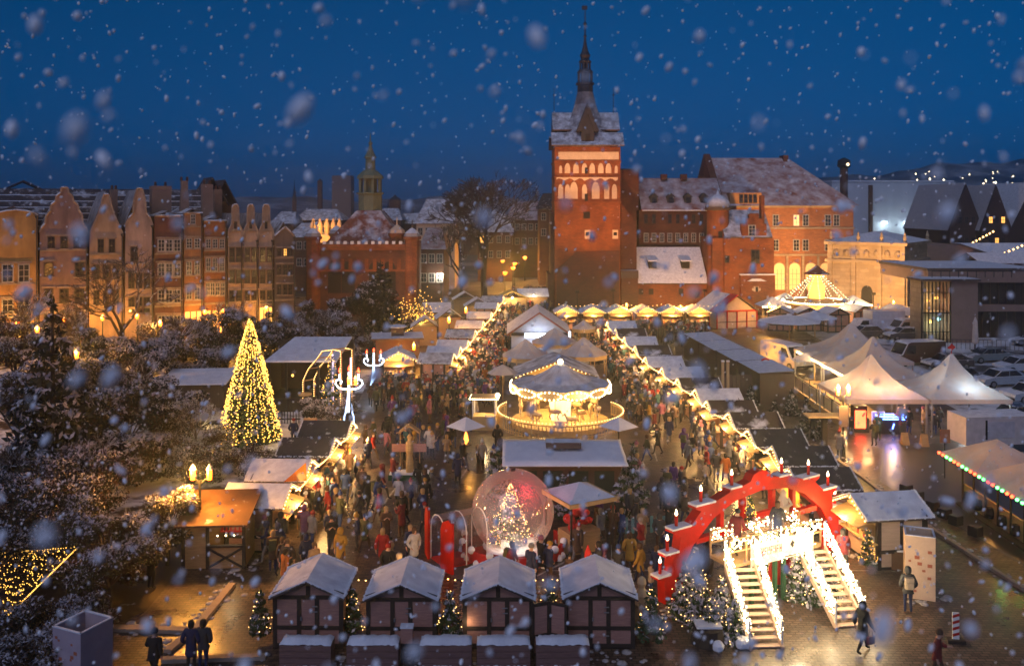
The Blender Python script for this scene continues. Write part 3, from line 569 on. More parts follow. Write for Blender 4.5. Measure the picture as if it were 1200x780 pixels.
house('red_flat_house','dark red brown flat topped house with rows of three white framed windows',180.5,214.5,[(214,253),(181,253)],253,c('dark red plaster',(.20,.075,.05),(.15,.055,.037)),m_snow_half,[(295,15,(189,198,207.5),7.5),(324,16,(189,198,207.5),7.5),(355,16,(189,198,207.5),7.5),(384,15,(189,198,207.5),7.5)],249)
house('orange_flat_house','narrow orange flat topped house with paired windows beside the dark red one',215,238,[(237.5,250),(215.5,250)],250,c('orange plaster',(.42,.20,.09),(.34,.15,.065)),m_snow_half,[(263,12,(226,),5),(291,12,(221.5,231),6),(322,16,(221.5,231),6),(351,15,(221.5,231),6)],246,shop=True)
house('rust_flat_house','rust coloured flat topped house with lit shop windows on the ground floor',238.5,266,[(265.5,259),(239,259)],259,c('rust plaster',(.36,.14,.05),(.28,.105,.04)),m_snow_half,[(291,11,(244,252,260),5.5),(318,16,(244,252,260),5.5),(346,15,(243.5,249,255,261),4.5)],255,shop=True)
for i,(a,b,l) in enumerate(((267,284.5,'narrow beige house with stepped gable, leftmost of the three matching gables'),(285,302.5,'narrow beige house with stepped gable, middle of the three matching gables'),(303,320.5,'narrow beige house with stepped gable, rightmost of the three matching gables'))):
    m=(a+b)/2
    house('narrow_gable_house',l,a,b,[(b,281),(b-1,270),(m+4,262),(m+3.5,243),(m+2,240),(m-2,240),(m-3.5,243),(m-4,262),(a+1,270),(a,281)],281,c('beige render %d'%i,(.50,.35,.25),(.40,.27,.19)),m_snow_half,[(268,8,(m,),2.6),(307,17,(m-4,m+4),5.5),(332,16,(m-4,m+4),5.5),(355,15,(m-4,m+4),5.5)],252,m_frame_d,shop=(i==2))
house('pediment_house','dark grey brown house with low triangular pediment next to the three matching gables',321,346,[(345.5,277),(334,266),(321.5,277)],280,c('grey brown plaster',(.20,.14,.11),(.15,.10,.08)),m_snow_half,[(300,9,(327,334,340),4),(322,12,(327,334,340),4),(345,12,(327,334,340),4)],262,m_frame_d,lit=(1,))
# roof ridge behind and chimneys
def back(px,k): p=hray(px)+Vector((-HD.y,HD.x,0))*k; return p
for i,(px,pt,pb,wpx,k,l) in enumerate(((197,218,256,22,6,'broad plastered chimney stack above the dark red house'),(224.5,212,252,13,5,'tapering chimney stack above the orange house'),(252,216,262,12,5,'tall plastered chimney stack above the rust coloured house'),(271,222,262,9,8,'chimney stack between the rust house and the three gables'),(143,222,262,8,9,'small dark chimney behind the beige curved gable'))):
    p=back(px,k); f=p.y/hray(px).y; z0=CH-(pb-240)*p.y/F-3; z1=CH-(pt-240)*p.y/F; w=wpx*p.y/F
    o=thing('chimney_stack',l,'chimney',(p.x,p.y,0),HANG,'chimneys over the left row of houses'); tp=.55 if i==1 else .97
    MB().lathe([(w*.7,z0),(w*.7*tp,z1-.5),(w*.72*tp,z1-.45),(w*.72*tp,z1)],4,(0,0),0,R(45)).build('stack',[M('chimney plaster',(.33,.19,.13)),m_concrete][i%2] if False else m_concrete,o)
    for q in (-.25,.25): MB().lathe([(.16,z1),(.13,z1+.5)],6,(q*w,0)).build('chimney_pot',m_brick_d,o)
pa=back(-20,9); pb_=back(268,9)
o=thing('long_tiled_roof','long dark tiled roof with snow lines running behind the left gables','roof',(pa.x,pa.y,0),HANG); L=(pb_-pa).length
r=MB(); r.prism([(-1.5,11.8),(6,17.2),(6,17.4),(-1.6,12.0)],'x',0,L); r.prism([(13,11.8),(6,17.2),(6,17.4),(13.1,12.0)],'x',0,L); fixn(r.build('tiles',M('dark tiles with snow lines',(.06,.052,.06),(.035,.03,.035),snow=(.22,.9,.1)),o))
MB().box(0,L,-1,12.5,-.2,11.9).build('wall',m_brick_d,o)
for q in range(30):
    x=q*L/30+rnd.random(); 
rl=MB()
for q in range(7): t=q/7; rl.box(0,L,-1.4+7.3*t-.06,-1.4+7.3*t+.06,12.05+5.2*t,12.2+5.2*t)
rl.build('snow_guard',m_snow,o)
for i,(px,py,w,l) in enumerate(((30,214,32,'dark flat attic block on the skyline at far left'),(280,223,16,'dark pointed attic gable behind the three matching gables'),(296,226,14,'dark attic gable right of its pointed neighbour'))):
    p=back(px,16); o=thing('attic_block',l,'building',(p.x,p.y,0),HANG); ww=w*p.y/F; z1=CH-(py-240)*p.y/F
    MB().box(-ww,ww,0,6,-.2,z1-1.5).build('wall',m_brick_d,o); gable_roof(o,-ww,ww,0,6,z1-1.6,z1+(.1 if i==0 else 1.6),m_dark_roof)
# ------------------------------------------------------------------ brick guild hall with lantern roof
d=124.0; B=thing('guild_hall','square red brick guild hall with pyramid roof, corner turrets and tall lantern spire','building',(dpx(425,d),d,0))
w=(dpx(482,d)-dpx(368,d))/2
MB().box(-w,w,0,2*w,-.2,dz(291,d)).build('wall',m_brick_d,B)
t=MB()
for z in (dz(293,d),dz(318,d)): t.box(-w-.2,w+.2,-.25,-.003,z,z+.3)
for i in range(12): x=-w+.6+i*(2*w-1.2)/11; t.box(x-.25,x+.25,-.12,-.003,dz(316,d),dz(303,d))
t.build('brick_frieze',m_brick,B)
MB().box(-w-.15,w+.15,-.2,.6,dz(291,d),dz(286,d)).box(-w,w,2*w-.6,2*w,dz(291,d),dz(286,d)).box(-w,-w+.6,.7,2*w-.7,dz(291,d),dz(286,d)).box(w-.6,w,.7,2*w-.7,dz(291,d),dz(286,d)).build('parapet',m_brick,B)
t=MB()
for i in range(14): x=-w+.5+i*(2*w-1)/13; t.box(x-.22,x+.22,-.25,.1,dz(286,d),dz(282.5,d))
t.build('crenel',m_snow,B)
r=MB(); zb=dz(290,d); r.add([(-w+.8,.9,zb),(w-.8,.9,zb),(w-.8,2*w-.9,zb),(-w+.8,2*w-.9,zb),(-1.7,w-1.7,14.6),(1.7,w-1.7,14.6),(1.7,w+1.7,14.6),(-1.7,w+1.7,14.6)],[(0,1,5,4),(1,2,6,5),(2,3,7,6),(3,0,4,7),(4,5,6,7)]); r.build('pyramid_roof',M('snow streaked red tiles',(.24,.06,.035),(.15,.04,.025),snow=(.30,.7,.14)),B)
ln=thing('lantern',None,None); ln.parent=B; dc=d+w
def lz(py): return CH-(py-240)*dc/F
l=MB(); l.lathe([(1.75,lz(247)),(1.75,lz(228)),(2.05,lz(227)),(2.05,lz(225.5))],8,(0,w),0,R(22.5)); 
for k in range(8): a=R(22.5+45*k); l.box(1.5*math.cos(a)-.18,1.5*math.cos(a)+.18,w+1.5*math.sin(a)-.18,w+1.5*math.sin(a)+.18,lz(225.5),lz(209))
l.lathe([(.9,lz(225.5)),(.9,lz(209))],8,(0,w)); l.lathe([(2.0,lz(209.5)),(1.9,lz(206)),(1.2,lz(201)),(.75,lz(199)),(.7,lz(186)),(.95,lz(185)),(.55,lz(179)),(.3,lz(174)),(.12,lz(168)),(.05,lz(156))],8,(0,w),0,R(22.5)); l.ball((0,w,lz(168)),.3)
o=l.build('lantern_tower',m_green_cu,B); bpy.data.objects.remove(ln)
for k,(px,q) in enumerate(((367,0),(483,0),(463,2),(372,18))):
    t=MB(); x=dpx(px,d)-dpx(425,d); y=q if q<5 else 2*w; hh=0 if q!=2 else .4
    t.lathe([(1.0,-.2),(1.0,dz(281,d)+hh),(1.25,dz(280,d)+hh),(1.25,dz(277,d)+hh)],8,(x,y)); o=t.build('corner_turret',m_brick,B)
    MB().lathe([(1.15,dz(277,d)+hh),(1.0,dz(273,d)+hh),(.45,dz(269,d)+hh),(.12,dz(267,d)+hh),(.05,dz(258,d)+hh)],8,(x,y)).build('turret_cap',m_snow_roof if k!=2 else m_plaster,o)
for px in (392,408,440,456): MB().prism([(-.9,0),(.9,0)]+[(.9*math.cos(math.pi*i/8),3.2+1.2*math.sin(math.pi*i/8)) for i in range(9)],'y',-.05,.1,0,Matrix.Translation((dpx(px,d)-dpx(425,d),0,3.2))).build('arched_window',m_dark,B)
d=150.0; B=thing('golden_gate','floodlit pale gate parapet with standing statues behind the guild hall','gate building',(0,d,0))
MB().box(dpx(365,d),dpx(399,d),0,8,-.2,dz(275,d)).build('wall',m_plaster,B)
for px in (366,374,382,390,397): MB().lathe([(.35,dz(275,d)),(.4,dz(268,d)),(.5,dz(265,d)),(.35,dz(261,d)),(.18,dz(259,d)),(.25,dz(257.5,d)),(.05,dz(255.5,d))],7,(dpx(px,d),.6)).build('statue',m_plaster,B)
point('gate_flood',B,(dpx(380,d),-4,dz(268,d)),1500,SOD,.4)
# ------------------------------------------------------------------ far skyline
def far_house(label,x0,x1,eave,ridge,d,wall,roof,base=8,wins=0,lit=0,dep=12,name='town_house'):
    B=thing(name,label,'house',(0,d,0),0)
    a,b=dpx(x0,d),dpx(x1,d); MB().box(a,b,0,dep,-.2,dz(eave,d)).build('wall',wall,B)
    ins=(b-a)*.18; ze,zr=dz(eave,d),dz(ridge,d)
    r=MB(); r.add([(a-.4,-.4,ze),(b+.4,-.4,ze),(b+.4,dep+.4,ze),(a-.4,dep+.4,ze),(a+ins,dep/2,zr),(b-ins,dep/2,zr)],[(0,1,5,4),(1,2,5),(2,3,4,5),(3,0,4),(0,3,2,1)]); r.build('roof',roof,B)
    for k in range(wins):
        for j in range(2): win(B,a+(b-a)*(k+.5)/wins,-.06,ze-2.2-3*j,1.0,1.5,m_frame,m_win_lit if (k+j*wins)<lit else m_glass,bars=(2,2))
    return B
far_house('cream corner house with steep snowy mansard roof left of the big bare tree',488,533,262,233,165,m_plaster,m_snow_half,wins=5)
far_house('dark house with low snowy roof between the bare tree and the tall tower',594,642,258,236,190,m_brick_d,m_snow_tile,wins=6,lit=0)
far_house('dark house with steep snow edged roof hugging the left flank of the tall tower',632,662,245,226,172,m_brick_d,m_dark_roof,wins=3)
far_house('low dark house behind the market lamps left of the tall tower',560,600,272,250,180,m_brick_d,m_snow_half,wins=4,lit=1)
far_house('brick house with tall gable roof right of the guild hall turrets',492,520,292,268,140,m_brick_d,m_snow_tile,wins=3)
far_house('dark roofed house behind the guild hall, left of its lantern',338,372,278,262,160,m_brick_d,m_snow_half,wins=4)
for i,(a,b,e,r_) in enumerate(((318,345,262,248),(345,400,258,245),(436,470,258,244),(465,495,262,250),(540,590,262,246),(1000,1060,262,250))):
    far_house(['small hazy roof beyond the pediment house on the skyline','long hazy roof directly behind the guild hall skyline','hazy roof just right of the guild hall lantern','hazy roof over the guild hall right turrets','hazy roof seen through the branches of the big bare tree','hazy roof low behind the stone gate'][i],a,b,e,r_,240+i*9,m_brick_d,m_snow_half,name='distant_house')
def far_tower(label,px,top,w,d,prof,mat=None):
    B=thing('distant_tower',label,'tower',(dpx(px,d),d,0)); k=d/F; hw=w*k/2
    MB().box(-hw,hw,-hw,hw,-.2,dz(top+prof,d)).build('shaft',mat or m_brick_d,B)
    if prof: MB().lathe([(hw*1.2,dz(top+prof,d)),(hw*.9,dz(top+prof*.7,d)),(hw*.35,dz(top+prof*.4,d)),(hw*.08,dz(top,d))],8).build('spire',m_iron_roof,B)
    return B
far_tower('thin pointed church spire silhouette on the skyline above the left roofs',345,211,4,420,22); far_tower('square dark tower silhouette left of the pale high-rise',375,209,5,420,3)
far_tower('pale high-rise block standing behind the guild hall lantern',402,206,22,460,0,m_concrete); far_tower('broad brick church tower silhouette right of the lantern',463,228,12,380,6)
far_tower('slender spire silhouette just right of the guild hall',455,232,3,400,16); far_tower('tiny double spire silhouette between the guild hall and bare tree',483,236,4,420,12)
# ------------------------------------------------------------------ foliage
def leafcloud(rs,clumps,n,size,snow=.35,up=.5,mats=None,name='crown',parent=None,flat=.0):
    """clumps: array (x,y,z,rx,ry,rz); small four-sided leaves spread through the clumps; snow lies on leaves in the upper part of each clump"""
    cl=np.array(clumps); k=rs.choice(len(cl),n,p=(cl[:,3]*cl[:,4]*cl[:,5])**.75/np.sum((cl[:,3]*cl[:,4]*cl[:,5])**.75))
    v=rs.normal(size=(n,3)); v/=np.linalg.norm(v,axis=1)[:,None]; rr=rs.uniform(.25,1,n)**.5
    loc=v*rr[:,None]; P=cl[k,:3]+loc*cl[k,3:6]
    nrm=rs.normal(size=(n,3))+v*.6+np.array([0,0,flat]); nrm/=np.linalg.norm(nrm,axis=1)[:,None]
    a=np.cross(nrm,rs.normal(size=(n,3))); a/=np.linalg.norm(a,axis=1)[:,None]; b=np.cross(nrm,a)
    s=size*rs.uniform(.55,1.35,n)[:,None]; 
    V=np.stack([P-a*s*1.3,P-b*s*.55,P+a*s*1.3,P+b*s*.55],1).reshape(-1,3)
    Q=np.arange(n*4).reshape(n,4)
    noise=np.sin(P[:,0]*2.1+P[:,1]*1.3)*np.cos(P[:,1]*1.7-P[:,2]*2.3)
    mi=((loc[:,2]*.8+rs.normal(size=n)*.35+noise*.35)>(1-snow)*1.0-.15).astype(np.int32)
    if mats and len(mats)>2:
        mi=np.where((mi==0)&(rs.uniform(size=n)<.3),2,mi)
    return np_mesh(name,V,Q,mats or [m_leaf,m_fsnow],mi,parent)
def tree_trunk(parent,h,r,mat=None,rs=None,limbs=5,spread=1.5,z0=.35):
    mb=MB(); mb.tube([(0,0,-.1),(.05,.02,h*.35),(-.04,.05,h*.7),(0,0,h)],r,7,0,r*.3)
    for i in range(limbs):
        z=h*(z0+.5*i/max(1,limbs)); a=i*2.4+1; mb.tube([(0,0,z),(spread*.5*math.cos(a),spread*.5*math.sin(a),z+spread*.3),(spread*math.cos(a),spread*math.sin(a),z+spread*.75)],r*.4,5,0,r*.12)
    return mb.build('trunk',mat or m_bark,parent)
def conifer(name,label,x,y,h,r,seed,n=3500,snow=.40,size=.16,mats=None,group=None,base=.04,layers=None):
    rs=np.random.RandomState(seed); o=thing(name,label,'tree',(x,y,0),0,group)
    tree_trunk(o,h*.96,max(.04,h*.017),limbs=0); cl=[]; L=layers or max(6,int(h*1.7))
    for i in range(L):
        t=(i+.3)/L; z=h*(base+(1-base)*t); rad=r*(1-t)**.85*rs.uniform(.82,1.12); nb=max(3,int(4+rad*3.2))
        for k in range(nb):
            a=2*math.pi*(k+rs.uniform(-.3,.3))/nb+i*.7; q=rad*rs.uniform(.5,.72)
            cl.append((q*math.cos(a),q*math.sin(a),z-rad*.16*rs.uniform(.6,1.4),max(.10,rad*.42),max(.10,rad*.42),h/L*.42))
    cl.append((0,0,h*.985,r*.06+.03,r*.06+.03,h*.03))
    leafcloud(rs,cl,n,size,snow,mats=mats or [m_leaf,m_fsnow],parent=o,flat=.5); return o
def bushy(name,label,x,y,h,r,seed,n=2500,snow=.45,size=.14,mats=None,cat='tree',group=None,trunk=True,nc=14,zc=.6,sy=1.0):
    rs=np.random.RandomState(seed); o=thing(name,label,cat,(x,y,0),0,group)
    if trunk: tree_trunk(o,h*.7,h*.025,limbs=5,spread=r*.7)
    else: tree_trunk(o,h*.5,.04,limbs=5,spread=r*.6,z0=.1)
    cl=[]
    for i in range(nc):
        a=rs.uniform(0,6.28); q=r*rs.uniform(0,.78)**.6; z=h*(zc+(1-zc)*.9*rs.uniform(-1,1)*(1-(q/r)**2*.5)); s=r*rs.uniform(.22,.42)
        cl.append((q*math.cos(a),q*math.sin(a)*sy,z,s,s,s*.7))
    br=MB()
    for (x_,y_,z_,s_,_a,_b) in cl:
        br.tube([(0,0,h*.18),(x_*.5,y_*.5,h*.18+(z_-h*.18)*.6),(x_,y_,z_)],.05*h/4,4,0,.02)
        for q in range(5):
            v=Vector(rs.normal(size=3)); v.normalize(); v.z=abs(v.z)*.8+.1; br.tube([(x_,y_,z_),tuple(Vector((x_,y_,z_))+v*s_*.7),tuple(Vector((x_,y_,z_))+v*s_*1.25+Vector((0,0,-.05)))],.018,3,0,.008)
    br.build('branches',m_twig,o)
    leafcloud(rs,cl,int(n*1.9),size*.66,snow,mats=mats or [m_leaf2,m_fsnow],parent=o); return o
def bare_tree(name,label,x,y,h,seed,spread=.42,depth=6,mat=None,r0=None,group=None,twig=.022,first=.25,nb=3):
    rs=random.Random(seed); o=thing(name,label,'tree',(x,y,0),0,group); mt=MB(); mc=MB()
    def grow(p,d,l,r,k):
        q=p+d*l*.5+Vector((rs.gauss(0,.05),rs.gauss(0,.05),0))*l; e=p+d*l
        (mt if k>=depth-1 else mc).tube([tuple(p),tuple(q),tuple(e)],max(r,twig),5 if k>3 else 3,0,max(r*.7,twig*.8))
        if k==0: return
        for i in range(nb if k>1 else nb):
            ax=Vector((rs.gauss(0,1),rs.gauss(0,1),rs.gauss(0,.4))); ax=ax-d*ax.dot(d); ax.normalize()
            nd=(d+ax*rs.uniform(.45,.95)*spread*2+Vector((0,0,.10))).normalized()
            grow(p+d*l*rs.uniform(.62,1.0),nd,l*rs.uniform(.64,.84),r*.62,k-1)
    grow(Vector((0,0,-.1)),Vector((rs.gauss(0,.03),rs.gauss(0,.03),1)).normalized(),h*first,r0 or h*.022,depth)
    mt.build('trunk',mat or m_bark,o); mc.build('crown',mat or m_twig,o); return o
# ------------------------------------------------------------------ market chalets
def bulbs_along(mb,pts,step,r,mi=0,sag=0.0):
    for a,b in zip(pts[:-1],pts[1:]):
        a=Vector(a);b=Vector(b); n=max(1,int((b-a).length/step))
        for i in range(n):
            t=(i+.5)/n; p=a.lerp(b,t); p.z-=sag*4*t*(1-t); mb.oct(tuple(p),r,mi)
def chalet(label,w=2.7,L=2.3,zw=2.0,rise=.62,roof=m_snow_roof,group='wooden market stalls',lit=125,panel=None,goods=None,bulb=.045,name='market_stall',open_front=True):
    """gabled timber hut; open counter faces local -Y, ridge along Y"""
    T=thing(name,label,'market stall',(0,0,0),0,group); hw=w/2-.12; y0,y1=-L/2+.15,L/2-.1; P=panel or m_pale
    b=MB()
    b.box(-hw,hw,y1-.06,y1,.12,zw); b.box(-hw,-hw+.05,y0,y1-.061,.12,zw); b.box(hw-.05,hw,y0,y1-.061,.12,zw)
    b.box(-hw+.051,hw-.051,y0,y0+.05,.12,1.0); b.prism([(-hw,zw),(hw,zw),(0,zw+rise-.06)],'y',y1-.06,y1)
    if not open_front: b.box(-hw+.051,hw-.051,y0,y0+.05,1.0,zw)
    b.build('wall_panels',P,T)
    f=MB(); t=.075
    for x in (-hw,hw,-hw*.27,hw*.27): f.box(x-t,x+t,y1-.03,y1+.03,.02,zw)
    for z in (.06,.66,zw-.1): f.box(-hw-.06,hw+.06,y1-.02,y1+.026,z,z+.13)
    f.box(-t,t,y1-.02,y1+.022,zw,zw+rise-.1)
    f.prism([(-hw-.1,zw-.02),(-hw-.1,zw+.1),(0,zw+rise+.02),(0,zw+rise-.12)],'y',y1-.02,y1+.028); f.prism([(hw+.1,zw-.02),(0,zw+rise-.12),(0,zw+rise+.02),(hw+.1,zw+.1)],'y',y1-.02,y1+.029)
    for sx in (-1,1):
        for y in (y0+.05,0,y1-.1): f.box(sx*hw-.04 if sx<0 else sx*hw-.03,sx*hw+.03 if sx<0 else sx*hw+.04,y-.07,y+.07,.02,zw)
        f.box(sx*(hw+.01)-.022,sx*(hw+.01)+.022,y0+.12,y1-.17,.66,.79)
    for x in (-hw+.06,hw-.06): f.box(x-.07,x+.07,y0-.04,y0+.04,.02,zw)
    fixn(f.build('timber_frame',m_beam,T))
    MB().box(-hw,hw,y0,y1,.02,.115).build('floor',m_dark,T)
    g=MB(); g.prism([(-hw,zw),(hw,zw),(0,zw+rise-.06)],'y',y0-.02,y0+.04); g.box(-hw,hw,y0-.03,y0+.05,zw-.28,zw-.004); g.build('gable_board',m_gold_wood,T)
    r=MB(); ov=.14; yf=-L/2-.42; th=.07
    for s in (-1,1):
        e=(s*(w/2+ov-.1),zw-ov*rise/(w/2)+.03); k=(0,zw+rise+.03)
        q=[e,k,(k[0],k[1]+th),(e[0],e[1]+th)]
        r.prism(q if s<0 else q[::-1],'y',yf,L/2+.22)
    fixn(r.build('roof',roof,T))
    rq=random.Random(5)
    for s in (-1,1):
        es=MB()
        for k in range(34):
            y=yf+(L/2+.22-yf)*(k+rq.random())/34; e=rq.uniform(0,.06); q=s*(w/2+ov-.12-e); es.ball((q,y,zw-ov*rise/(w/2)+.10+e*rise/(w/2)),rq.uniform(.035,.075),0,6,4,.7)
        es.build('eave_snow',m_snow,T)
    for yy in (yf+.03,L/2+.19):
        es=MB()
        for k in range(-20,21):
            t=abs(k)/20; es.ball((w/2*k/20,yy,zw+.10+rise*(1-t)),rq.uniform(.03,.06),0,6,4,.7)
        es.build('gable_snow',m_snow,T)
    hg=MB()
    for z in (.45,1.25,zw-.35): hg.box(-hw*.27-.02,-hw*.27+.16,y1+.027,y1+.04,z,z+.035)
    hg.box(hw*.18,hw*.18+.05,y1+.03,y1+.07,.98,1.10); hg.build('door_fittings',m_chrome,T)
    if open_front:
        MB().box(-hw-.02,hw+.02,y0-.32,y0+.12,1.0,1.06).build('counter',m_gold_wood,T)
        sh=MB(); sh.prism([(y0-.06,zw-.1),(y0-.86,zw-.32),(y0-.86,zw-.27),(y0-.06,zw-.04)],'x',-hw+.1,hw-.1); fixn(sh.build('awning_flap',m_gold_wood,T))
        gd=MB(); gd2=MB(); rs=random.Random(3)
        for i in range(34):
            x=rs.uniform(-hw+.2,hw-.2); lv=rs.choice((1.06,1.06,1.35,1.62)); yy=y0-.12 if lv<1.1 else y1-.25
            (gd if lv<1.1 else gd2).box(x-.08,x+.08,yy-.07,yy+.07,lv,lv+rs.uniform(.08,.24),rs.randrange(4))
        gd2.box(-hw+.1,hw-.1,y1-.36,y1-.1,1.30,1.34,3); gd2.box(-hw+.1,hw-.1,y1-.36,y1-.1,1.58,1.61,3)
        gd2.build('stocked_shelves',goods or [m_red_cloth,m_white,m_gold_wood,m_wood],T); gd.build('goods',goods or [m_red_cloth,m_white,m_gold_wood,m_wood],T)
    ls=MB(); bulbs_along(ls,[(-w/2-.02,yf-.02,zw-.04),(0,yf-.02,zw+rise),(w/2+.02,yf-.02,zw-.04)],.20,bulb)
    ls.build('light_string',m_bulb,T)
    if lit:
        MB().ball((0,y0+.25,zw-.12),.09,0,8,5).build('ceiling_lamp',m_bulb_white,T); point('gable_light',T,(0,yf-.25,zw+.30),lit*.26,(1,.58,.16),.08); point('counter_light',T,(0,y0-1.02,zw-.22),lit*1.9,(1,.54,.18),.10)  # counter light hung unseen past the flap, added to fill the aisle
    return T
ORD=['nearest','second','third','fourth','fifth','sixth','seventh','eighth','ninth','tenth','eleventh','twelfth','thirteenth']
proto=chalet('x',roof=m_snow_roof); protoF=chalet('x',w=2.55,L=1.9,zw=1.78,rise=.52,lit=55,roof=M('heavy snow roof',(.07,.05,.045),snow=(1.08,.7)))
used_p=[]
def put(pr,loc,rz,label,roof=None,sc=None):
    o=dup(pr,loc,rz,label,sc)
    if roof is not None: remat(o,'roof',roof)
    if sc is None: o.scale=(1,1,rnd.uniform(.97,1.04))
    o.rotation_euler.z+=R(rnd.uniform(-1.5,1.5)); return o
# foreground row, backs to the camera
FG=[(360,775,'timber framed cabin with worn snow roof, leftmost of the four closed cabins in front'),(470,775,'timber framed cabin with dark roof holes in the snow, second of the four from left'),(584,775,'timber framed cabin with smooth blue snow roof, third of the four from left'),(703.5,775,'timber framed cabin with clean snow roof, rightmost of the four front cabins')]
roofsF=[M('melting snow roof',(.10,.07,.06),snow=(.80,.9)),M('patchy snow roof',(.06,.045,.045),snow=(.86,.7)),None,None]
for i,(px,py,l) in enumerate(FG):
    x,y=G(px,756); x*=30.9/y; y=30.9; put(protoF,(x,y+1.05,0),R(180-2*(i==0)*1),l,roofsF[i])
# left row near
LR=[(40.9,-11.6,m_snow_roof,'market stall with tan lit snow roof, nearest full stall of the left row'),(44.5,-11.5,m_snow_roof,'market stall with bluish snow roof, between tan and dark roofs of left row'),(48.9,-11.2,m_dark_roof,'market stall with bare dark roof edged in white, third in the left row'),(52.4,-10.9,m_dark_roof,'market stall with striped dark roof, last of the near left row')]
for y,x,rm,l in LR: put(proto,(x,y,0),R(88),l,rm)
# left row far
LF=[(76.4,-6.5,m_snow_half),(80.5,-6.2,m_snow_roof),(84.9,-5.7,m_snow_roof),(91.7,-5.3,m_snow_half),(98,-4.7,m_snow_roof),(106.6,-4.0,m_snow_roof),(116.6,-3.4,m_snow_roof),(125,-2.8,m_snow_half)]
for i,(y,x,rm) in enumerate(LF): put(proto,(x,y,0),R(84),'market stall with %s roof, %s in the far left row past candelabras'%('streaked snowy' if rm is m_snow_half else 'white snowy',ORD[i]),rm)
# right row
m_stripe=M('dark roof with snow slats',(.05,.035,.035),(.03,.02,.02),snow=(.42,.55))
RR=[(43.1,14.9,m_dark_roof,'bare dark'),(46.9,15.2,m_dark_roof,'bare dark'),(50.5,14.9,m_dark_roof,'plain dark'),(54.6,14.8,m_stripe,'snow slatted'),(57.9,14.2,m_stripe,'dark slatted'),(61.6,14.2,m_snow_roof,'snowy'),(65.4,13.7,m_stripe,'dark panelled'),(69.8,13.3,m_snow_roof,'snowy'),(74.8,12.75,m_snow_roof,'white'),(80.6,12.7,m_stripe,'slatted'),(86.0,12.4,m_snow_roof,'white'),(91.5,12.2,m_stripe,'slatted'),(97.5,12.0,m_snow_roof,'snowy')]
for i,(y,x,rm,t) in enumerate(RR): put(proto,(x,y,0),R(-88),'market stall with %s roof, %s from the red candle arch in the right row'%(t,ORD[i]),rm,1.03)
o=put(proto,(16.3,39.2,0),R(-82),'pale wooden cabin with ribbed snow roof beside the right stair foot',M('ribbed snow roof',(.10,.07,.06),snow=(1.1,.8)),1.06)
remat(o,'wall_panels',M('pale cream boards',(.62,.45,.30),(.5,.36,.24),streak=(1,1,9)))  # wall boards recoloured cream
# back row below the tower
for i,px in enumerate((663,694,724,755,785,815)):
    put(proto,(dpx(px,111),111,0),R(rnd.uniform(-3,3)),'small bright gabled stall below the tall tower, %s from the left in the back row'%('first','second','third','fourth','fifth','sixth')[i],m_snow_roof,1.1)
o=put(proto,(dpx(466,77),77,0),R(12),'brightly strung gabled stall facing the crowd right of the candelabra lights',m_snow_roof,1.12)
for i,(px,d) in enumerate(((915,110),(946,110),(977,109),(1003,112))):
    put(proto,(dpx(px,d),d,0),R(160+15*i),('closed cabin right of the red roofed pavilion','closed grey cabin in front of the glowing ride','closed dark cabin, rightmost in front of the glowing ride','small cabin beside the white box truck')[i],m_snow_roof,1.1)
for i,(px,d) in enumerate(((1052,112),(1068,108))): put(proto,(dpx(px,d),d,0),R(8),('strung stall with lit gable before the stone gate','strung stall with yellow awning at the glass stair hall')[i],m_snow_roof,1.1)
for pz in (proto,protoF):
    for ch in list(pz.children): bpy.data.objects.remove(ch)
    bpy.data.objects.remove(pz)
# garland line over the back row
def garland(label,pts,step=.5,sag=.5,r=.05,mat=None,name='light_garland'):
    mb=MB(); cb=MB()
    for a,b in zip(pts[:-1],pts[1:]):
        a=Vector(a);b=Vector(b); n=max(2,int((b-a).length/step)); cp=[]
        for i in range(n+1):
            t=i/n; p=a.lerp(b,t); p.z-=sag*4*t*(1-t); cp.append(tuple(p)); mb.oct((p.x,p.y,p.z-.04),r)
        cb.tube(cp,.012,3)
    o=mb.build(name,mat or m_bulb); cb.build('cable',m_black,o); return tag(o,label,'light garland')
garland('long light garland stretched across the back row of stalls under the tower',[(dpx(x,109.5),109.5,3.3) for x in (655,695,735,775,815,845)],sag=.25)
garland('low light garland running behind the closed front cabins',[(dpx(x,33.4),33.4,1.5) for x in (412,470,525,584,645,703)],.26,.06,.03)
garland('long light garland hung along the fronts of the right stall row',[(x-1.72-.0,y,2.42) for (y,x,*_) in RR],.24,.16,.042)
garland('light garland hung along the fronts of the near left stall row',[(x+1.75,y,2.42) for (y,x,*_) in LR],.24,.16,.04)
garland('light garland hung along the fronts of the far left stall row',[(x+1.75,y,2.42) for (y,x,*_) in LF],.28,.16,.05)
# ------------------------------------------------------------------ brown lantern hut, left front
x,y=G(248,668); T=thing('lantern_hut','brown hut with lit shelf and crossed front boards under two street lanterns','hut',(x,y+1.2,0),R(3))
b=MB(); b.box(-1.3,-1.22,-1.1,1.1,.05,2.05); b.box(1.22,1.3,-1.1,1.1,.05,2.05); b.box(-1.21,1.21,1.02,1.1,.05,2.05); b.box(-1.21,-.25,-1.1,-1.03,.05,2.05); b.box(-.24,1.21,-1.1,-1.03,.05,.95); b.build('wall_panels',m_wood,T)
f=MB()
for q in (-1.26,-.25,1.26): f.box(q-.07,q+.07,-1.16,-1.101,.02,2.05)
f.tube([(-.2,-1.13,.1),(1.2,-1.13,.9)],.05,4); f.tube([(-.2,-1.15,.9),(1.2,-1.15,.1)],.05,4); f.box(-.3,1.3,-1.2,-1.0,.95,1.02); f.build('timber_frame',m_beam,T)
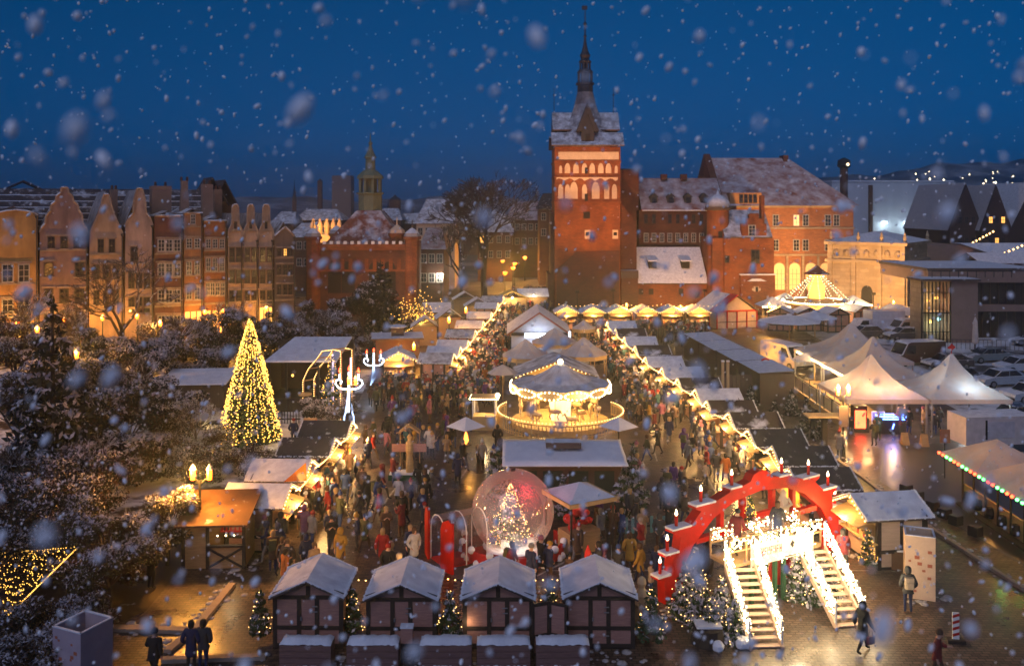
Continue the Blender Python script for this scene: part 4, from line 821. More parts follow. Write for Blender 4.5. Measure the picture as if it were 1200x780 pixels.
fixn(MB().prism([(-1.6,1.95),(1.3,2.55),(1.3,2.63),(-1.6,2.03)],'x',-1.5,1.5).build('roof',M('brown felt roof',(.15,.07,.03),(.10,.05,.022),snow=(.12,1)),T))
s=MB(); s.box(-.2,1.2,.6,1.0,.95,1.0); s.box(-.2,1.2,.6,1.0,1.4,1.44)
for i in range(14): s.box(-.15+i*.095,-.09+i*.095,.65,.8,1.0+(i%2)*.44,1.2+(i%2)*.44)
s.build('shelf',m_red_cloth,T)
s=MB(); 
for i in range(4): s.oct((-.05+i*.35,-1.0,1.92),.06)
for i in range(3): s.oct((.1+i*.35,-.9,1.35),.04)
s.build('light_string',m_bulb_white,T); point('hut_light',T,(.5,-.3,1.8),25,WARM,.1)
# ------------------------------------------------------------------ street lamps
def street_lamp(label,x,y,h,heads,watt,name='street_lamp',col=SOD,sign=False,bulb=m_bulb_sod,r=.12,lab_left=False):
    T=thing(name,label,'street lamp',(x,y,0),0,'street lamps')
    p=MB(); p.lathe([(.16,0),(.14,.5),(.07,.7),(.055,h-.3)],8); 
    for hx in heads:
        if abs(hx)>.01: p.tube([(0,0,h-.5),(hx*.6,0,h-.25),(hx,0,h-.25)],.03,5)
    p.build('post',m_black,T)
    for hx in heads:
        l=MB(); l.lathe([(.10,h-.28),(r,h),(r*.95,h+.16)],8,(hx,0)); o=l.build('lantern_glass',bulb,T)
        MB().lathe([(r*1.25,h+.165),(r*.6,h+.32),(.03,h+.40)],8,(hx,0)).build('lantern_cap',m_snow_roof,o)
        point('lamp_light',T,(hx-(.3 if lab_left else 0),-.30,h+.05),watt/len(heads),col,.2)
    if sign: MB().box(-.28,.28,-.1,-.06,h-2.2,h-.9).build('sign_board',m_concrete,T)
    return T
x,y=G(226,690); street_lamp('double street lantern glowing orange over the brown hut',-13.45,38.6,3.85,(-.30,.42),1500,col=(1,.42,.07),lab_left=True)
for i,(px,d_) in enumerate(((44,79),(188,83),(90,66))): street_lamp('orange street lamp half hidden among snowy trees, %s'%('under the ochre house','below the dark red house','right of the tall dark conifer')[i],dpx(px,d_),d_,4.4,(0,),900,r=.16)  # lamps added to bring amber light into the trees
x,y=G(411,500,0); street_lamp('glowing double lantern at the end of the near left stall row',x,y,3.2,(-.12,.35),420)
street_lamp('orange street lamp beside the brown kiosk behind the left crowd',dpx(485,84),84,CH-(406-240)*84/F,(0,),700)
street_lamp('orange street lamp on the little gabled booth far left',dpx(527,96),95,CH-(375-240)*95/F,(0,),700)
street_lamp('orange street lamp low behind the far left stalls',dpx(546,104),104,CH-(363-240)*104/F,(0,),500)
street_lamp('two globe street lamp with sign board at the terrace corner',*G(988,535),4.05,(-.32,.32),1500,sign=True,col=(1,.55,.16))
street_lamp('orange street lamp standing before the dark shed roofs',dpx(867,87),85,CH-(413-240)*86/F,(0,),700)
street_lamp('orange street lamp between the fourth and fifth back row stalls',dpx(798,112),112.3,CH-(361-240)*112/F,(0,),900)
street_lamp('orange street lamp between the second and third back row stalls',dpx(734,113),112.8,CH-(358-240)*113/F,(0,),700)
street_lamp('orange street lamp right of the red roofed pavilion',dpx(897,112),110.5,CH-(357-240)*111/F,(0,),900)
street_lamp('orange street lamp at the stone gate doorway',dpx(1043,116),115,CH-(355-240)*115/F,(0,),900)
for i,(px,py,d) in enumerate(((589,306,178),(603,309,170),(601,314,166),(592,320,158),(615,302,182))): street_lamp('distant orange street lamp, %s of the glowing cluster left of the tower'%('upper left','middle','lower middle','lowest','highest right')[i],dpx(px,d),d,dz(py,d),(0,),5200,r=.40)
street_lamp('white street lamp shining beside the foot of the big bare tree',dpx(517,140),140,dz(322,140),(0,),1500,col=(1,.9,.7),bulb=m_bulb_white,r=.35)
for i,(px,py,d,w_) in enumerate(((20,385,88,1500),(74,391,92,1100),(118,394,94,1000),(158,392,96,1000),(236,376,99,900),(258,372,100,1000),(307,362,104,900))):
    p=hray(px)-Vector((-HD.y,HD.x,0))*2.2; street_lamp('orange street lamp on the pavement below the %s'%('ochre house','mauve stepped gable','beige curved gable','scrolled gable','orange flat house','rust coloured shop house','three matching gables')[i],p.x,p.y,3.0,(0,),w_*.8,r=.22)
# wall flood lamps for the tower and the bank (real fittings on masts and roof edges)
def flood(label,loc,aim,watt,ang,col):
    T=thing('flood_light',label,'floodlight',(loc[0],loc[1],0)); MB().tube([(0,0,0),(0,0,loc[2]-.3)],.06,6).build('mast',m_black,T)
    v=Vector((aim[0]-loc[0],aim[1]-loc[1],aim[2]-loc[2])); MB().box(-.25,.25,-.15,.15,loc[2]-.3,loc[2]).build('lamp_housing',m_black,T)
    point('beam',T,(0,.3,loc[2]+.1),watt,col,.3,ang,(v.x,v.y+.0,loc[2]+v.z))
flood('floodlight mast aimed at the tower top from the back row of stalls',(8.5,117,4.2),(TX,135,27),19000,38,(1,.48,.16)); flood('floodlight mast aimed at the tower shaft',(13.5,119.5,4.2),(TX,135,17),10000,62,(1,.38,.08))
flood('floodlight mast lighting the brick houses right of the tower',(26,121,4.0),(26,135,9),7000,125,(1,.46,.14)); flood('floodlight mast lighting the big orange brick building',(43,131,4.0),(42,146,11),11000,115,(1,.52,.18)); flood('floodlight mast lighting the stone gate front',(47,116.5,4.0),(50,128,5),17000,110,(1,.50,.16))
flood('floodlight mast lighting the guild hall roof',(-17,112,4.0),(-20,126,8),2600,110,(1,.45,.13))
# ------------------------------------------------------------------ carousel
cx,cyy=3.4,63.0
T=thing('carousel','brightly lit carousel with striped snowy cone top and ring of light ovals','carousel',(cx,cyy,0))
pf=MB(); pf.lathe([(3.6,0),(3.6,.35),(3.5,.36)],28); pf.build('platform',m_gold_wood,T)
cn=MB(); n=24; prof=[(3.55,3.05),(2.3,3.30),(1.2,3.85),(.45,4.35),(.12,4.5)]
for k in range(n):
    a0,a1=2*math.pi*k/n,2*math.pi*(k+1)/n
    for (r0,z0),(r1,z1) in zip(prof[:-1],prof[1:]):
        cn.add([(r0*math.cos(a0),r0*math.sin(a0),z0),(r0*math.cos(a1),r0*math.sin(a1),z0),(r1*math.cos(a1),r1*math.sin(a1),z1),(r1*math.cos(a0),r1*math.sin(a0),z1)],[(0,1,2,3)],k%2)
cn.build('canopy',[M('canopy cream cloth',(.66,.57,.52),snow=(.55,1.2,.2)),M('canopy brown cloth',(.46,.38,.35),snow=(.5,1.2,.2))],T)
rm=MB()
for k in range(12):
    a0,a1=2*math.pi*k/12,2*math.pi*(k+1)/12; rr=3.6
    def pt(u,v): a=a0+(a1-a0)*u; return (rr*math.cos(a),rr*math.sin(a),v)
    rm.add([pt(0,2.55),pt(.5,2.42),pt(1,2.55),pt(1,3.05),pt(.5,3.18),pt(0,3.05)],[(0,1,2,3,4,5)])
rm.build('rounding_board',m_gold_wood,T)
lt=MB()
for k in range(12):
    a0=2*math.pi*k/12
    for i in range(16):
        t=2*math.pi*i/16; u=.5+.44*math.cos(t); v=2.80+.26*math.sin(t); a=a0+2*math.pi/12*u; lt.oct((3.68*math.cos(a),3.68*math.sin(a),v),.06)
lt.build('light_ovals',m_bulb_white,T)
MB().ball((0,0,4.62),.20).build('top_lamp',m_bulb_white,T)
MB().lathe([(.75,.36),(.75,1.2),(.95,2.3),(1.4,3.0)],12).build('centre_column',E('self glowing column',(1,.66,.26),1.8),T)  # column glows by itself in place of lamplight falling on it
po=MB()
hs=MB(); hs.lathe([(.10,-.42),(.17,-.3),(.19,0),(.17,.28),(.1,.4)],7,(0,0),0,0,1,1,Matrix.Rotation(R(90),4,'X')); hs.tube([(0,-.34,.05),(0,-.5,.36)],.10,6,0,.07); hs.tube([(0,-.46,.38),(0,-.72,.24)],.085,6,0,.05)
for sx in (-.08,.08):
    for sy in (-.28,.28): hs.tube([(sx,sy,-.1),(sx,sy-.12,-.36),(sx,sy-.02,-.58)],.045,5,0,.03)
hs.tube([(0,.4,.05),(0,.55,-.25)],.05,5,0,.02); hs.tube([(0,0,-.9),(0,0,1.75)],.025,5,1)
h0=hs.build('carousel_horse',[M('glossy cream horse',(.70,.50,.28),rough=.3),m_bulb_gold if False else m_chrome],T)
for k in range(14):
    a=2*math.pi*k/14; rr=2.9 if k%2 else 2.2; o=h0 if k==0 else h0.copy()
    if k: COL.objects.link(o); o.parent=T
    o.location=(rr*math.cos(a),rr*math.sin(a),1.25+.2*math.sin(k*2.1)); o.rotation_euler=(0,0,a)
for k in range(4): a=R(45+90*k); point('canopy_light',T,(1.75*math.cos(a),1.75*math.sin(a),2.75),230,(1,.64,.22),.15)
for k in range(4): a=R(20+90*k); point('rim_light',T,(4.0*math.cos(a),4.0*math.sin(a),2.9),85,(1,.64,.24),.15)
T_car=T
o=thing('carousel_fence','curved picket fence with gold bulbs on top enclosing the carousel','fence',(cx,cyy,0)); fp=MB(); bl=MB()
for i in range(72):
    a=R(150+240*i/71); q=(4.9*math.cos(a),4.9*math.sin(a)); fp.box(q[0]-.03,q[0]+.03,q[1]-.03,q[1]+.03,.05,.95)
    bl.oct((q[0],q[1],1.06),.045)
fp.tube([(4.9*math.cos(R(150+4*i)),4.9*math.sin(R(150+4*i)),.9) for i in range(61)],.04,4); fp.tube([(4.9*math.cos(R(150+4*i)),4.9*math.sin(R(150+4*i)),.2) for i in range(61)],.03,4)
fp.build('pickets',m_gold_wood,o); bl.build('light_string',m_bulb,o)
T_car.scale=(.96,.96,.95); o.scale=(.90,.90,1)
# ticket kiosk with lit top
x,y=G(568,502); T=thing('ticket_kiosk','small lit ticket kiosk with glowing rectangular top left of the carousel','kiosk',(x,y,0),R(-4))
k=MB(); k.box(-.8,.8,-.6,.6,0,.95); k.build('base',m_gold_wood,T); p=MB()
for a in (-.76,.76):
    for b in (-.56,.56): p.box(a-.04,a+.04,b-.04,b+.04,.95,2.1)
p.build('corner_post',m_white,T); MB().box(-.95,.95,-.75,.75,2.1,2.25).build('roof',m_gold_wood,T)
l=MB(); bulbs_along(l,[(-.96,-.77,2.18),(.96,-.77,2.18),(.96,.77,2.18),(-.96,.77,2.18),(-.96,-.77,2.18)],.14,.05); l.ball((.95,-.7,2.45),.16); l.build('light_string',m_bulb_white,T); point('kiosk_light',T,(0,0,1.9),60,WARM,.1)
# octagonal tents
def octa_tent(label,x,y,r,ze,zp,lit=40,valance=True):
    T=thing('octagonal_tent',label,'tent',(x,y,0),0,'octagonal tents behind the carousel'); MB().lathe([(r,ze),(r*.55,ze+(zp-ze)*.42),(r*.1,zp),(.03,zp+.12)],8,(0,0),0,R(22.5)).build('canopy',m_canvas,T)
    v=MB(); n=8
    for k in range(n):
        a0,a1=R(22.5+45*k),R(22.5+45*(k+1)); q=.97*r
        v.add([(q*math.cos(a0),q*math.sin(a0),ze-.35),(q*math.cos(a1),q*math.sin(a1),ze-.35),(q*math.cos(a1),q*math.sin(a1),ze-.01),(q*math.cos(a0),q*math.sin(a0),ze-.01)],[(0,1,2,3)])
    v.build('valance',m_gold_wood,T); p=MB()
    for k in range(n): a=R(22.5+45*k); p.tube([(.94*r*math.cos(a),.94*r*math.sin(a),0),(.94*r*math.cos(a),.94*r*math.sin(a),ze)],.04,5)
    p.build('pole',m_wood,T); c=MB(); c.lathe([(r*.42,0),(r*.42,1.05),(r*.5,1.08)],12); c.build('round_counter',m_wood,T)
    if lit: MB().ball((0,0,ze-.2),.12).build('hanging_lamp',m_bulb_white,T); point('tent_light',T,(0,0,ze-.5),lit,WARM,.15)
octa_tent('octagonal tent with cream canvas, left of the pair behind the carousel',dpx(616,77),77,2.15,2.5,3.75,70)
octa_tent('octagonal tent with cream canvas, right of the pair behind the carousel',dpx(684,77.5),77.5,2.15,2.55,3.85,70)
octa_tent('bluish octagonal tent rising between the two cream ones',dpx(650,84.5),84.5,2.3,2.5,3.7,30)
octa_tent('small snowy tent right of the bright pavilion sign',dpx(684,96),96,1.35,2.2,3.0,25)
# lit gabled hall right behind the carousel
T=thing('gabled_bar','low gabled bar with yellow lit gable behind the carousel top','market stall',(dpx(652,70),70.0,0)); zr=dz(424,70); ze=dz(441,70)
MB().prism([(-3.0,-0),(3.0,0),(3.0,ze),(0,zr),(-3.0,ze)],'y',.3,4).build('wall',m_gold_wood,T); gable_roof(T,-3.0,3.0,0,4,ze,zr,m_snow_half,over=.35,th=.12); l=MB(); bulbs_along(l,[(-3.3,-.4,ze-.05),(0,-.4,zr),(3.3,-.4,ze-.05)],.3,.05); l.build('light_string',m_bulb,T); point('gable_light',T,(0,-1.1,ze+.2),110,GOLD,.2)
# pavilion with luminous sign
d=88.0; T=thing('sign_pavilion','gabled pavilion with pale front and a long glowing bluish white sign bar','pavilion',(dpx(632,d),d,0)); ze,zr=dz(389,d),dz(367,d); hw_=2.75
MB().prism([(-hw_,0),(hw_,0),(hw_,ze),(0,zr-.1),(-hw_,ze)],'y',.2,7).build('wall',M('blue grey boards',(.36,.36,.42),(.28,.28,.34)),T); gable_roof(T,-hw_,hw_,.1,7,ze,zr,m_snow_roof,over=.45,th=.14)
f=MB(); f.prism([(-hw_-.4,ze-.35),(0,zr-.02),(0,zr+.16),(-hw_-.4,ze-.17)],'y',-.42,-.36); f.prism([(hw_+.4,ze-.35),(hw_+.4,ze-.17),(0,zr+.16),(0,zr-.02)],'y',-.42,-.36); fixn(f.build('barge_board',m_tile,T)); MB().box(-hw_,hw_,-.02,.19,ze-.35,ze-.1).build('beam',m_beam,T)
MB().box(dpx(615,d)-dpx(632,d),dpx(643,d)-dpx(632,d),-.3,-.03,dz(395,d),dz(390,d)).build('light_sign',m_sign_white,T); point('sign_light',T,(0,-1.0,dz(392.5,d)),120,(.75,.88,1),.3); MB().box(hw_+.1,hw_+.3,-.5,-.3,ze-.8,ze+.1).build('edge_lamp',m_sign_white,T)
# long snow roofed booth
T=thing('long_booth','long dark booth under a smooth thick snow covered roof in front of the carousel','booth',(dpx(660,46.5),46.4,0)); a=3.15
MB().box(-a+.3,a-.3,-1.2,1.2,0,2.35).build('wall',M('dark stained boards',(.13,.07,.04),(.08,.045,.03)),T)
s=MB(); 
nx,ny=28,6; vs=[];fs=[]; rs=np.random.RandomState(5)
for j in range(ny+1):
    for i in range(nx+1):
        t=j/ny; e=min(i,nx-i)/nx*6; vs.append((-a+2*a*i/nx+rs.normal()*.012,-1.75+3.4*t,2.42+.42*t+.10*min(1,min(e,min(j,ny-j)*.7))+rs.normal()*.012))
n0=len(vs)
for j in range(ny+1):
    for i in range(nx+1): vs.append((-a+2*a*i/nx,-1.75+3.4*j/ny,2.36+.42*j/ny))
for j in range(ny):
    for i in range(nx): q=j*(nx+1)+i; fs.append((q,q+1,q+nx+2,q+nx+1)); fs.append((n0+q,n0+q+nx+1,n0+q+nx+2,n0+q+1))
for i in range(nx): fs.append((i,n0+i,n0+i+1,i+1)); q=ny*(nx+1)+i; fs.append((q,q+1,n0+q+1,n0+q))
for j in range(ny): q=j*(nx+1); fs.append((q,q+nx+1,n0+q+nx+1,n0+q)); q+=nx; fs.append((q,n0+q,n0+q+nx+1,q+nx+1))
s.add(vs,fs); s.build('roof_snow',M('blue roof snow',(.80,.82,.86),(.66,.68,.74),scale=1.1,bump=.3),T,smooth=True)
wd=MB()
for x in (-1.9,-.6,.7,2.0): wd.box(x-.5,x+.5,-1.24,-1.201,.9,2.0)
wd.build('shutter',[m_shutter],T); MB().box(-.9,.9,-.4,.4,2.9,3.2).build('roof_box',m_snow_roof,T)
# square canopy front
x,y=39.9*(679-600)/F,39.9; T=thing('square_canopy','square snow topped canopy with cream wooden rim beside the snow globe','canopy',(x,y+.2,0),R(28)); a=1.18
r=MB(); r.add([(-a,-a,2.5),(a,-a,2.5),(a,a,2.5),(-a,a,2.5),(0,0,3.02)],[(0,1,4),(1,2,4),(2,3,4),(3,0,4),(3,2,1,0)]); r.build('roof_snow',m_snow,T)
f=MB(); 
for q in range(4): f.box(-a-.02,a+.02,-a-.06,-a-.003,2.34,2.52,0,Matrix.Rotation(R(90*q),4,'Z'))
f.build('rim_board',m_gold_wood,T); p=MB()
for sx in (-1,1):
    for sy in (-1,1): p.box(sx*(a-.1)-.04,sx*(a-.1)+.04,sy*(a-.1)-.04,sy*(a-.1)+.04,0,2.49)
p.build('post',m_beam,T); g=MB(); g.box(-.8,.8,-.5,.5,0,.95,1); 
for i in range(12): g.ball((rnd.uniform(-.7,.7),rnd.uniform(-.4,.4),1.1+.3*(i%3)),.14+.08*(i%2),i%2 and 0)
g.build('red_ornament',[m_red_cloth,m_wood],T); point('canopy_light',T,(0,0,2.2),8,WARM,.1)
# heater umbrellas
for px,l,lit in ((546,'small snowy square umbrella with glowing fire heater left of the long booth',1),(725,'small snowy square umbrella table right of the long booth',0)):
    x,y=px and (dpx(px,54),54); T=thing('heater_umbrella',l,'umbrella',(x,y,0),R(45 if lit else 40))
    MB().lathe([(1.2,2.05),(.6,2.35),(.05,2.62)],4,(0,0),0,R(45)).build('canopy',m_snow,T); MB().tube([(0,0,0),(0,0,2.5)],.04,6).lathe([(.35,.95),(.35,1.0)],10).build('pole_table',m_black,T)
    if lit: MB().lathe([(.05,1.0),(.16,1.2),(.10,1.55),(.02,1.8)],7).build('fire',m_orange_glow,T); point('fire_light',T,(0,-.4,1.4),40,SOD,.15)
    else: MB().lathe([(.12,1.0),(.12,1.3)],8).build('pot',m_chrome,T)
T=thing('tall_umbrella','pale lit umbrella standing in the crowd left of the carousel','umbrella',(dpx(589,71),71,0)); MB().lathe([(1.25,2.1),(.6,2.5),(.05,2.75)],8).build('canopy',m_canvas,T); MB().tube([(0,0,0),(0,0,2.6)],.04,6).build('pole',m_wood,T); point('umbrella_light',T,(0,0,1.9),30,WARM,.1)
# ------------------------------------------------------------------ snow globe
gx,gy=0.04,39.9
T=thing('snow_globe','giant clear inflatable snow globe with a glittering tree inside','snow globe',(gx,gy,0))
gm=bpy.data.materials.new('clear globe film'); gm.use_nodes=True; nt=gm.node_tree; tb=nt.nodes.new('ShaderNodeBsdfTransparent'); ms=nt.nodes.new('ShaderNodeMixShader'); fr=nt.nodes.new('ShaderNodeFresnel'); fr.inputs[0].default_value=1.35; tb.inputs[0].default_value=(.95,.93,.95,1)
g2=nt.nodes.new('ShaderNodeMixShader'); df=nt.nodes.new('ShaderNodeBsdfTranslucent'); df.inputs[0].default_value=(.78,.62,.64,1); go=nt.nodes.new('ShaderNodeBsdfGlossy'); go.inputs[1].default_value=.03; g2.inputs[0].default_value=.5
nt.links.new(df.outputs[0],g2.inputs[1]); nt.links.new(go.outputs[0],g2.inputs[2]); sc_=nt.nodes.new('ShaderNodeMath'); sc_.operation='MULTIPLY_ADD'; sc_.inputs[1].default_value=.5; sc_.inputs[2].default_value=.24; nt.links.new(fr.outputs[0],sc_.inputs[0])
nt.links.new(sc_.outputs[0],ms.inputs[0]); nt.links.new(tb.outputs[0],ms.inputs[1]); nt.links.new(g2.outputs[0],ms.inputs[2]); nt.links.new(ms.outputs[0],nt.nodes['Material Output'].inputs[0])
MB().ball((0,0,1.78),1.83,0,36,22).build('globe_film',gm,T,smooth=True)
MB().lathe([(1.2,0),(1.25,.25),(.9,.3)],24).build('base_ring',m_red_cloth,T); MB().lathe([(.12,3.57),(.12,3.66),(.02,3.68)],10).build('top_valve',m_black,T)
MB().lathe([(1.35,.27),(1.3,.33),(.6,.40)],20).build('snow_floor',m_snow,T)
gx_=MB(); rs=random.Random(8)
for i in range(14): a=rs.uniform(0,6.28); q=rs.uniform(.5,1.1); s=rs.uniform(.09,.18); gx_.box(q*math.cos(a)-s,q*math.cos(a)+s,q*math.sin(a)-s,q*math.sin(a)+s,.36,.36+2*s,i%4)
gx_.build('gift_boxes',[m_red_cloth,m_white,M('blue gift paper',(.05,.12,.5)),m_gold_wood],T)
def lit_fir(name,label,x,y,h,r,seed,nb,bulb,mats=None,n=900,size=.09,light=0,snow=.3,parentless=True,mat_b=None,pot=True,cat='christmas tree',group=None,z=0):
    o=conifer(name,label,x,y,h,r,seed,n,snow,size,mats or [m_fir,m_fsnow],group); o['category']=cat; o.location.z=z
    rs=random.Random(seed); b=MB()
    for i in range(nb):
        t=rs.random()**1.3; a=rs.uniform(0,6.28); q=r*(1-t)**.85*rs.uniform(.85,1.05)+.02; b.oct((q*math.cos(a),q*math.sin(a),h*(.06+.93*t)),bulb*.72)
    b.tube([(r*(1-t)**.85*.93*math.cos(t*34),r*(1-t)**.85*.93*math.sin(t*34),h*(.06+.93*t)) for t in [i/90 for i in range(91)]],.006,3,1)
    b.build('light_string',[mat_b or m_bulb,m_black],o)
    if pot: MB().lathe([(r*.42,-.02),(r*.52,.34),(r*.46,.345)],12).build('tub',m_pot,o)
    if light:
        for k in range(2 if light>20 else 1): point('tree_light',o,((r*.75+.3)*(-1)**k,-r*.9-.2,h*.4),light,(1,.72,.36),.15)
    return o
lit_fir('globe_tree','glittering snowy Christmas tree standing inside the giant snow globe',gx-.1,gy,2.7,.95,31,300,.030,n=1500,size=.08,light=11,snow=.30,mat_b=m_bulb,pot=False,z=.3)
g_l=point('globe_pink_fill',T,(.45,-.95,2.75),42,(1,.07,.13),.1); point('globe_fill',T,(-.5,-.9,1.9),34,(1,.78,.55),.1); point('globe_fill',T,(.1,-1.1,.9),30,(1,.85,.65),.1)  # unseen lamps added so the film glows, its upper right pink
T=thing('globe_tunnel','clear half round entrance tunnel with two red rounded door panels beside the globe','tunnel',(gx-2.35,gy-.9,0),R(30)); n=10
q=MB(); 
for k in range(n):
    a0,a1=math.pi*k/n,math.pi*(k+1)/n
    q.add([(-1.0,.72*math.cos(a0),1.35+.72*math.sin(a0)),(-1.0,.72*math.cos(a1),1.35+.72*math.sin(a1)),(1.0,.72*math.cos(a1),1.35+.72*math.sin(a1)),(1.0,.72*math.cos(a0),1.35+.72*math.sin(a0))],[(0,1,2,3)])
for s in (-1,1): q.add([(-1.0,.72*s,.05),(1.0,.72*s,.05),(1.0,.72*s,1.35),(-1.0,.72*s,1.35)],[(0,1,2,3)])
q.build('tunnel_film',gm,T,smooth=False)
h=MB()
for x in (-1.0,0,1.0): h.tube([(x,.73,0),(x,.73,1.35)]+[(x,.73*math.cos(math.pi*k/8),1.35+.73*math.sin(math.pi*k/8)) for k in range(1,8)]+[(x,-.73,1.35),(x,-.73,0)],.03,5)
h.build('hoop',m_white,T)
for s,nm in ((-1,0),(1,1)): fixn(MB().prism([(-.38,0),(.38,0),(.38,1.75),(.25,2.05),(-.1,2.2),(-.38,2.1)],'x',-.05,.05,0,Matrix.Translation((-1.05,s*1.0,0))@Matrix.Rotation(R(-14*s),4,'Z')).build('door_panel',m_red,T))
MB().box(-1,1.6,-.7,.7,.0,.06).build('red_carpet',m_red_cloth,T)
T=thing('globe_skirt','low red fence with white fluffy trim around the foot of the globe','fence',(gx,gy,0)); r=MB(); r2=MB()
for i in range(26):
    a=R(165+220*i/25); rr=2.2; r.cbox((rr*math.cos(a),rr*math.sin(a),.3),(.42,.12,.5),0,a+R(90)); r2.ball((rr*1.03*math.cos(a),rr*1.03*math.sin(a),.08+.5*(i%3==0)),.17,0,7,5)
r.build('red_panels',m_red_cloth,T); r2.build('white_trim',m_snow,T)
# ------------------------------------------------------------------ candle arch
A=Vector((6.4,35.1,0)); Bq=Vector((14.2,40.2,0)); dd=(Bq-A); Lh=dd.length; ang=math.atan2(dd.y,dd.x)
T=thing('candle_arch','large stepped red wooden candle arch over the light bridge','arch',A,ang)
st=[(-.55,1.0),(-.30,1.75),(.2,2.65),(1.5,3.4),(3.0,3.72)]; k=Lh/9.8; C=Lh/2
def half(s):
    pts=[]
    return pts
out=[]
out+=[(-.75*k,0),(-.8*k,.95),(-1.15*k,1.0),(-1.15*k,1.08),(-.45*k,1.1),(-.35*k,1.75),(-.75*k,1.8),(-.75*k,1.88),(.0,1.9),(.1,2.45),(-.35*k,2.66),(-.35*k,2.74),(.7*k,2.80),(1.25*k,3.25),(.95*k,3.36),(.95*k,3.44),(2.1*k,3.50),(3.0*k,3.72),(3.0*k,3.82),(3.7*k,3.84)]
top=[(C-.62,3.95),(C-.45,4.2),(C,4.32)]
L_=out+top; Rr=[(2*C-x,z) for x,z in L_[::-1][1:]]
inn=[(2*C-.3*k,0),(2*C-.15,1.1),(2*C-.75,2.0),(2*C-1.9,2.85),(C+1.6,3.3),(C,3.48),(C-1.6,3.3),(1.9,2.85),(.75,2.0),(.15,1.1),(.3*k,0)]
poly=L_+Rr+inn
me=MB(); npt=len(L_)+len(Rr)
import mathutils
from mathutils.geometry import tessellate_polygon
tri=tessellate_polygon([[Vector((x,z,0)) for x,z in poly]])
vs=[(x,-.22,z) for x,z in poly]+[(x,.22,z) for x,z in poly]; n=len(poly)
me.add(vs,[tuple(t) for t in tri]+[tuple(i+n for i in t[::-1]) for t in tri]+[(i,(i+1)%n,(i+1)%n+n,i+n) for i in range(n)])
fixn(me.build('arch_frame',m_red,T))
sn=MB()
for (x0,x1,z) in ((-1.15*k,-.45*k,1.09),(-.75*k,0,1.89),(-.35*k,.7*k,2.77),(.95*k,2.1*k,3.48),(3.0*k,3.7*k,3.83)):
    for f_ in (0,1):
        a,b=(x0,x1) if f_==0 else (2*C-x1,2*C-x0); sn.box(a,b,-.24,.24,z-.02,z+.06)
sn.build('ledge_snow',m_snow,T)
def candle(x,z):
    MB().lathe([(.065,z),(.065,z+.43),(.045,z+.44)],8,(x,0)).build('candle',m_red,T); MB().lathe([(.025,z+.44),(.06,z+.50),(.035,z+.59),(.008,z+.68)],7,(x,0)).build('flame',m_bulb_white,T)
for x,z in ((-.85*k,1.12),(-.45*k,1.92),(.05*k,2.8),(1.45*k,3.52),(3.3*k,3.87)): candle(x,z); candle(2*C-x,z)
bm_=MB(); bm_.box(1.0,2*C-1.0,-.14,.14,1.95,2.15)
for x in (C-2.2,C-.9,C+.9,C+2.2): bm_.box(x-.1,x+.1,-.12,.12,2.15,3.3)
bm_.build('inner_beam',m_red,T)
bp=MB(); bp.box(C-.8,C+.8,-.08,.08,2.15,2.5); bp.build('inner_panel',m_red,T)
MB().box(C+2.3,C+3.3,.5,.6,2.15,3.0).build('yellow_panel',E('lit yellow panel',(1,.55,.04),.7),T)
fg=MB(); fg.lathe([(.24,2.15),(.28,2.5),(.2,2.8),(.13,2.95),(.15,3.1),(.05,3.24)],10,(C+1.5,-.1)); fg.tube([(C+1.3,-.2,2.85),(C+1.25,-.35,2.6),(C+1.45,-.4,2.6)],.06,6); fg.tube([(C+1.7,-.2,2.85),(C+1.75,-.35,2.6),(C+1.5,-.4,2.6)],.06,6); fg.build('white_figure',M('pale carved figure',(.62,.52,.40)),T)
for i,x in enumerate((.9,1.5)): q=MB(); q.lathe([(.2,0),(.24,.5),(.18,.95),(.1,1.1),(.13,1.28),(.03,1.45)],9,(x+1.2,.9)); q.build('carved_figure',m_beam,T)
point('arch_light',T,(C-3.2,-1.6,1.6),30,(1,.5,.2),.2); point('arch_light',T,(C,-1.2,3.4),40,(1,.62,.3),.2)
lit_fir('arch_tree','tiny lit Christmas tree on the inner beam of the candle arch',*(A+dd.normalized()*(C-.55)+Vector((0,-.3,0))).to_tuple()[:2],1.25,.34,52,70,.03,n=420,size=.06,pot=False,mat_b=m_bulb_gold,z=2.15)
# ------------------------------------------------------------------ light bridge
D0=Vector((7.95,34.2,0)); D1=Vector((12.1,36.4,0)); dv=(D1-D0); Ld=dv.length; an=math.atan2(dv.y,dv.x)
T=thing('light_bridge','wooden footbridge with two staircases covered in dense white fairy lights','footbridge',D0,an); zD=1.85
dk=MB(); dk.box(0,Ld,-.6,.6,zD-.12,zD); dk.build('deck',m_wood,T)
gp=MB()
for x in (1.1,2.3,2.75,Ld-1.2): 
    for y in (-.5,.5): gp.box(x-.07,x+.07,y-.07,y+.07,0,zD-.12)
gp.build('support_post',m_green,T)
bn=MB(); bn.box(.95,Ld-.5,-.66,-.61,zD-.2,zD+.62); ban=bn.build('banner',M('white banner cloth',(.66,.60,.55)),T)
tx_=MB(); rs=random.Random(2)   # blurred unreadable red lettering and the dark emblem
for i in range(9):
    x=1.15+i*.155; tx_.box(x,x+.03,-.668,-.661,zD+.12,zD+.42,0)
    if i%2: tx_.box(x+.031,x+.11,-.668,-.661,zD+.38,zD+.42,0); tx_.box(x+.031,x+.1,-.668,-.661,zD+.25,zD+.29,0)
    else: tx_.box(x+.08,x+.11,-.668,-.661,zD+.12,zD+.42,0); tx_.box(x+.031,x+.079,-.668,-.661,zD+.24,zD+.29,0)
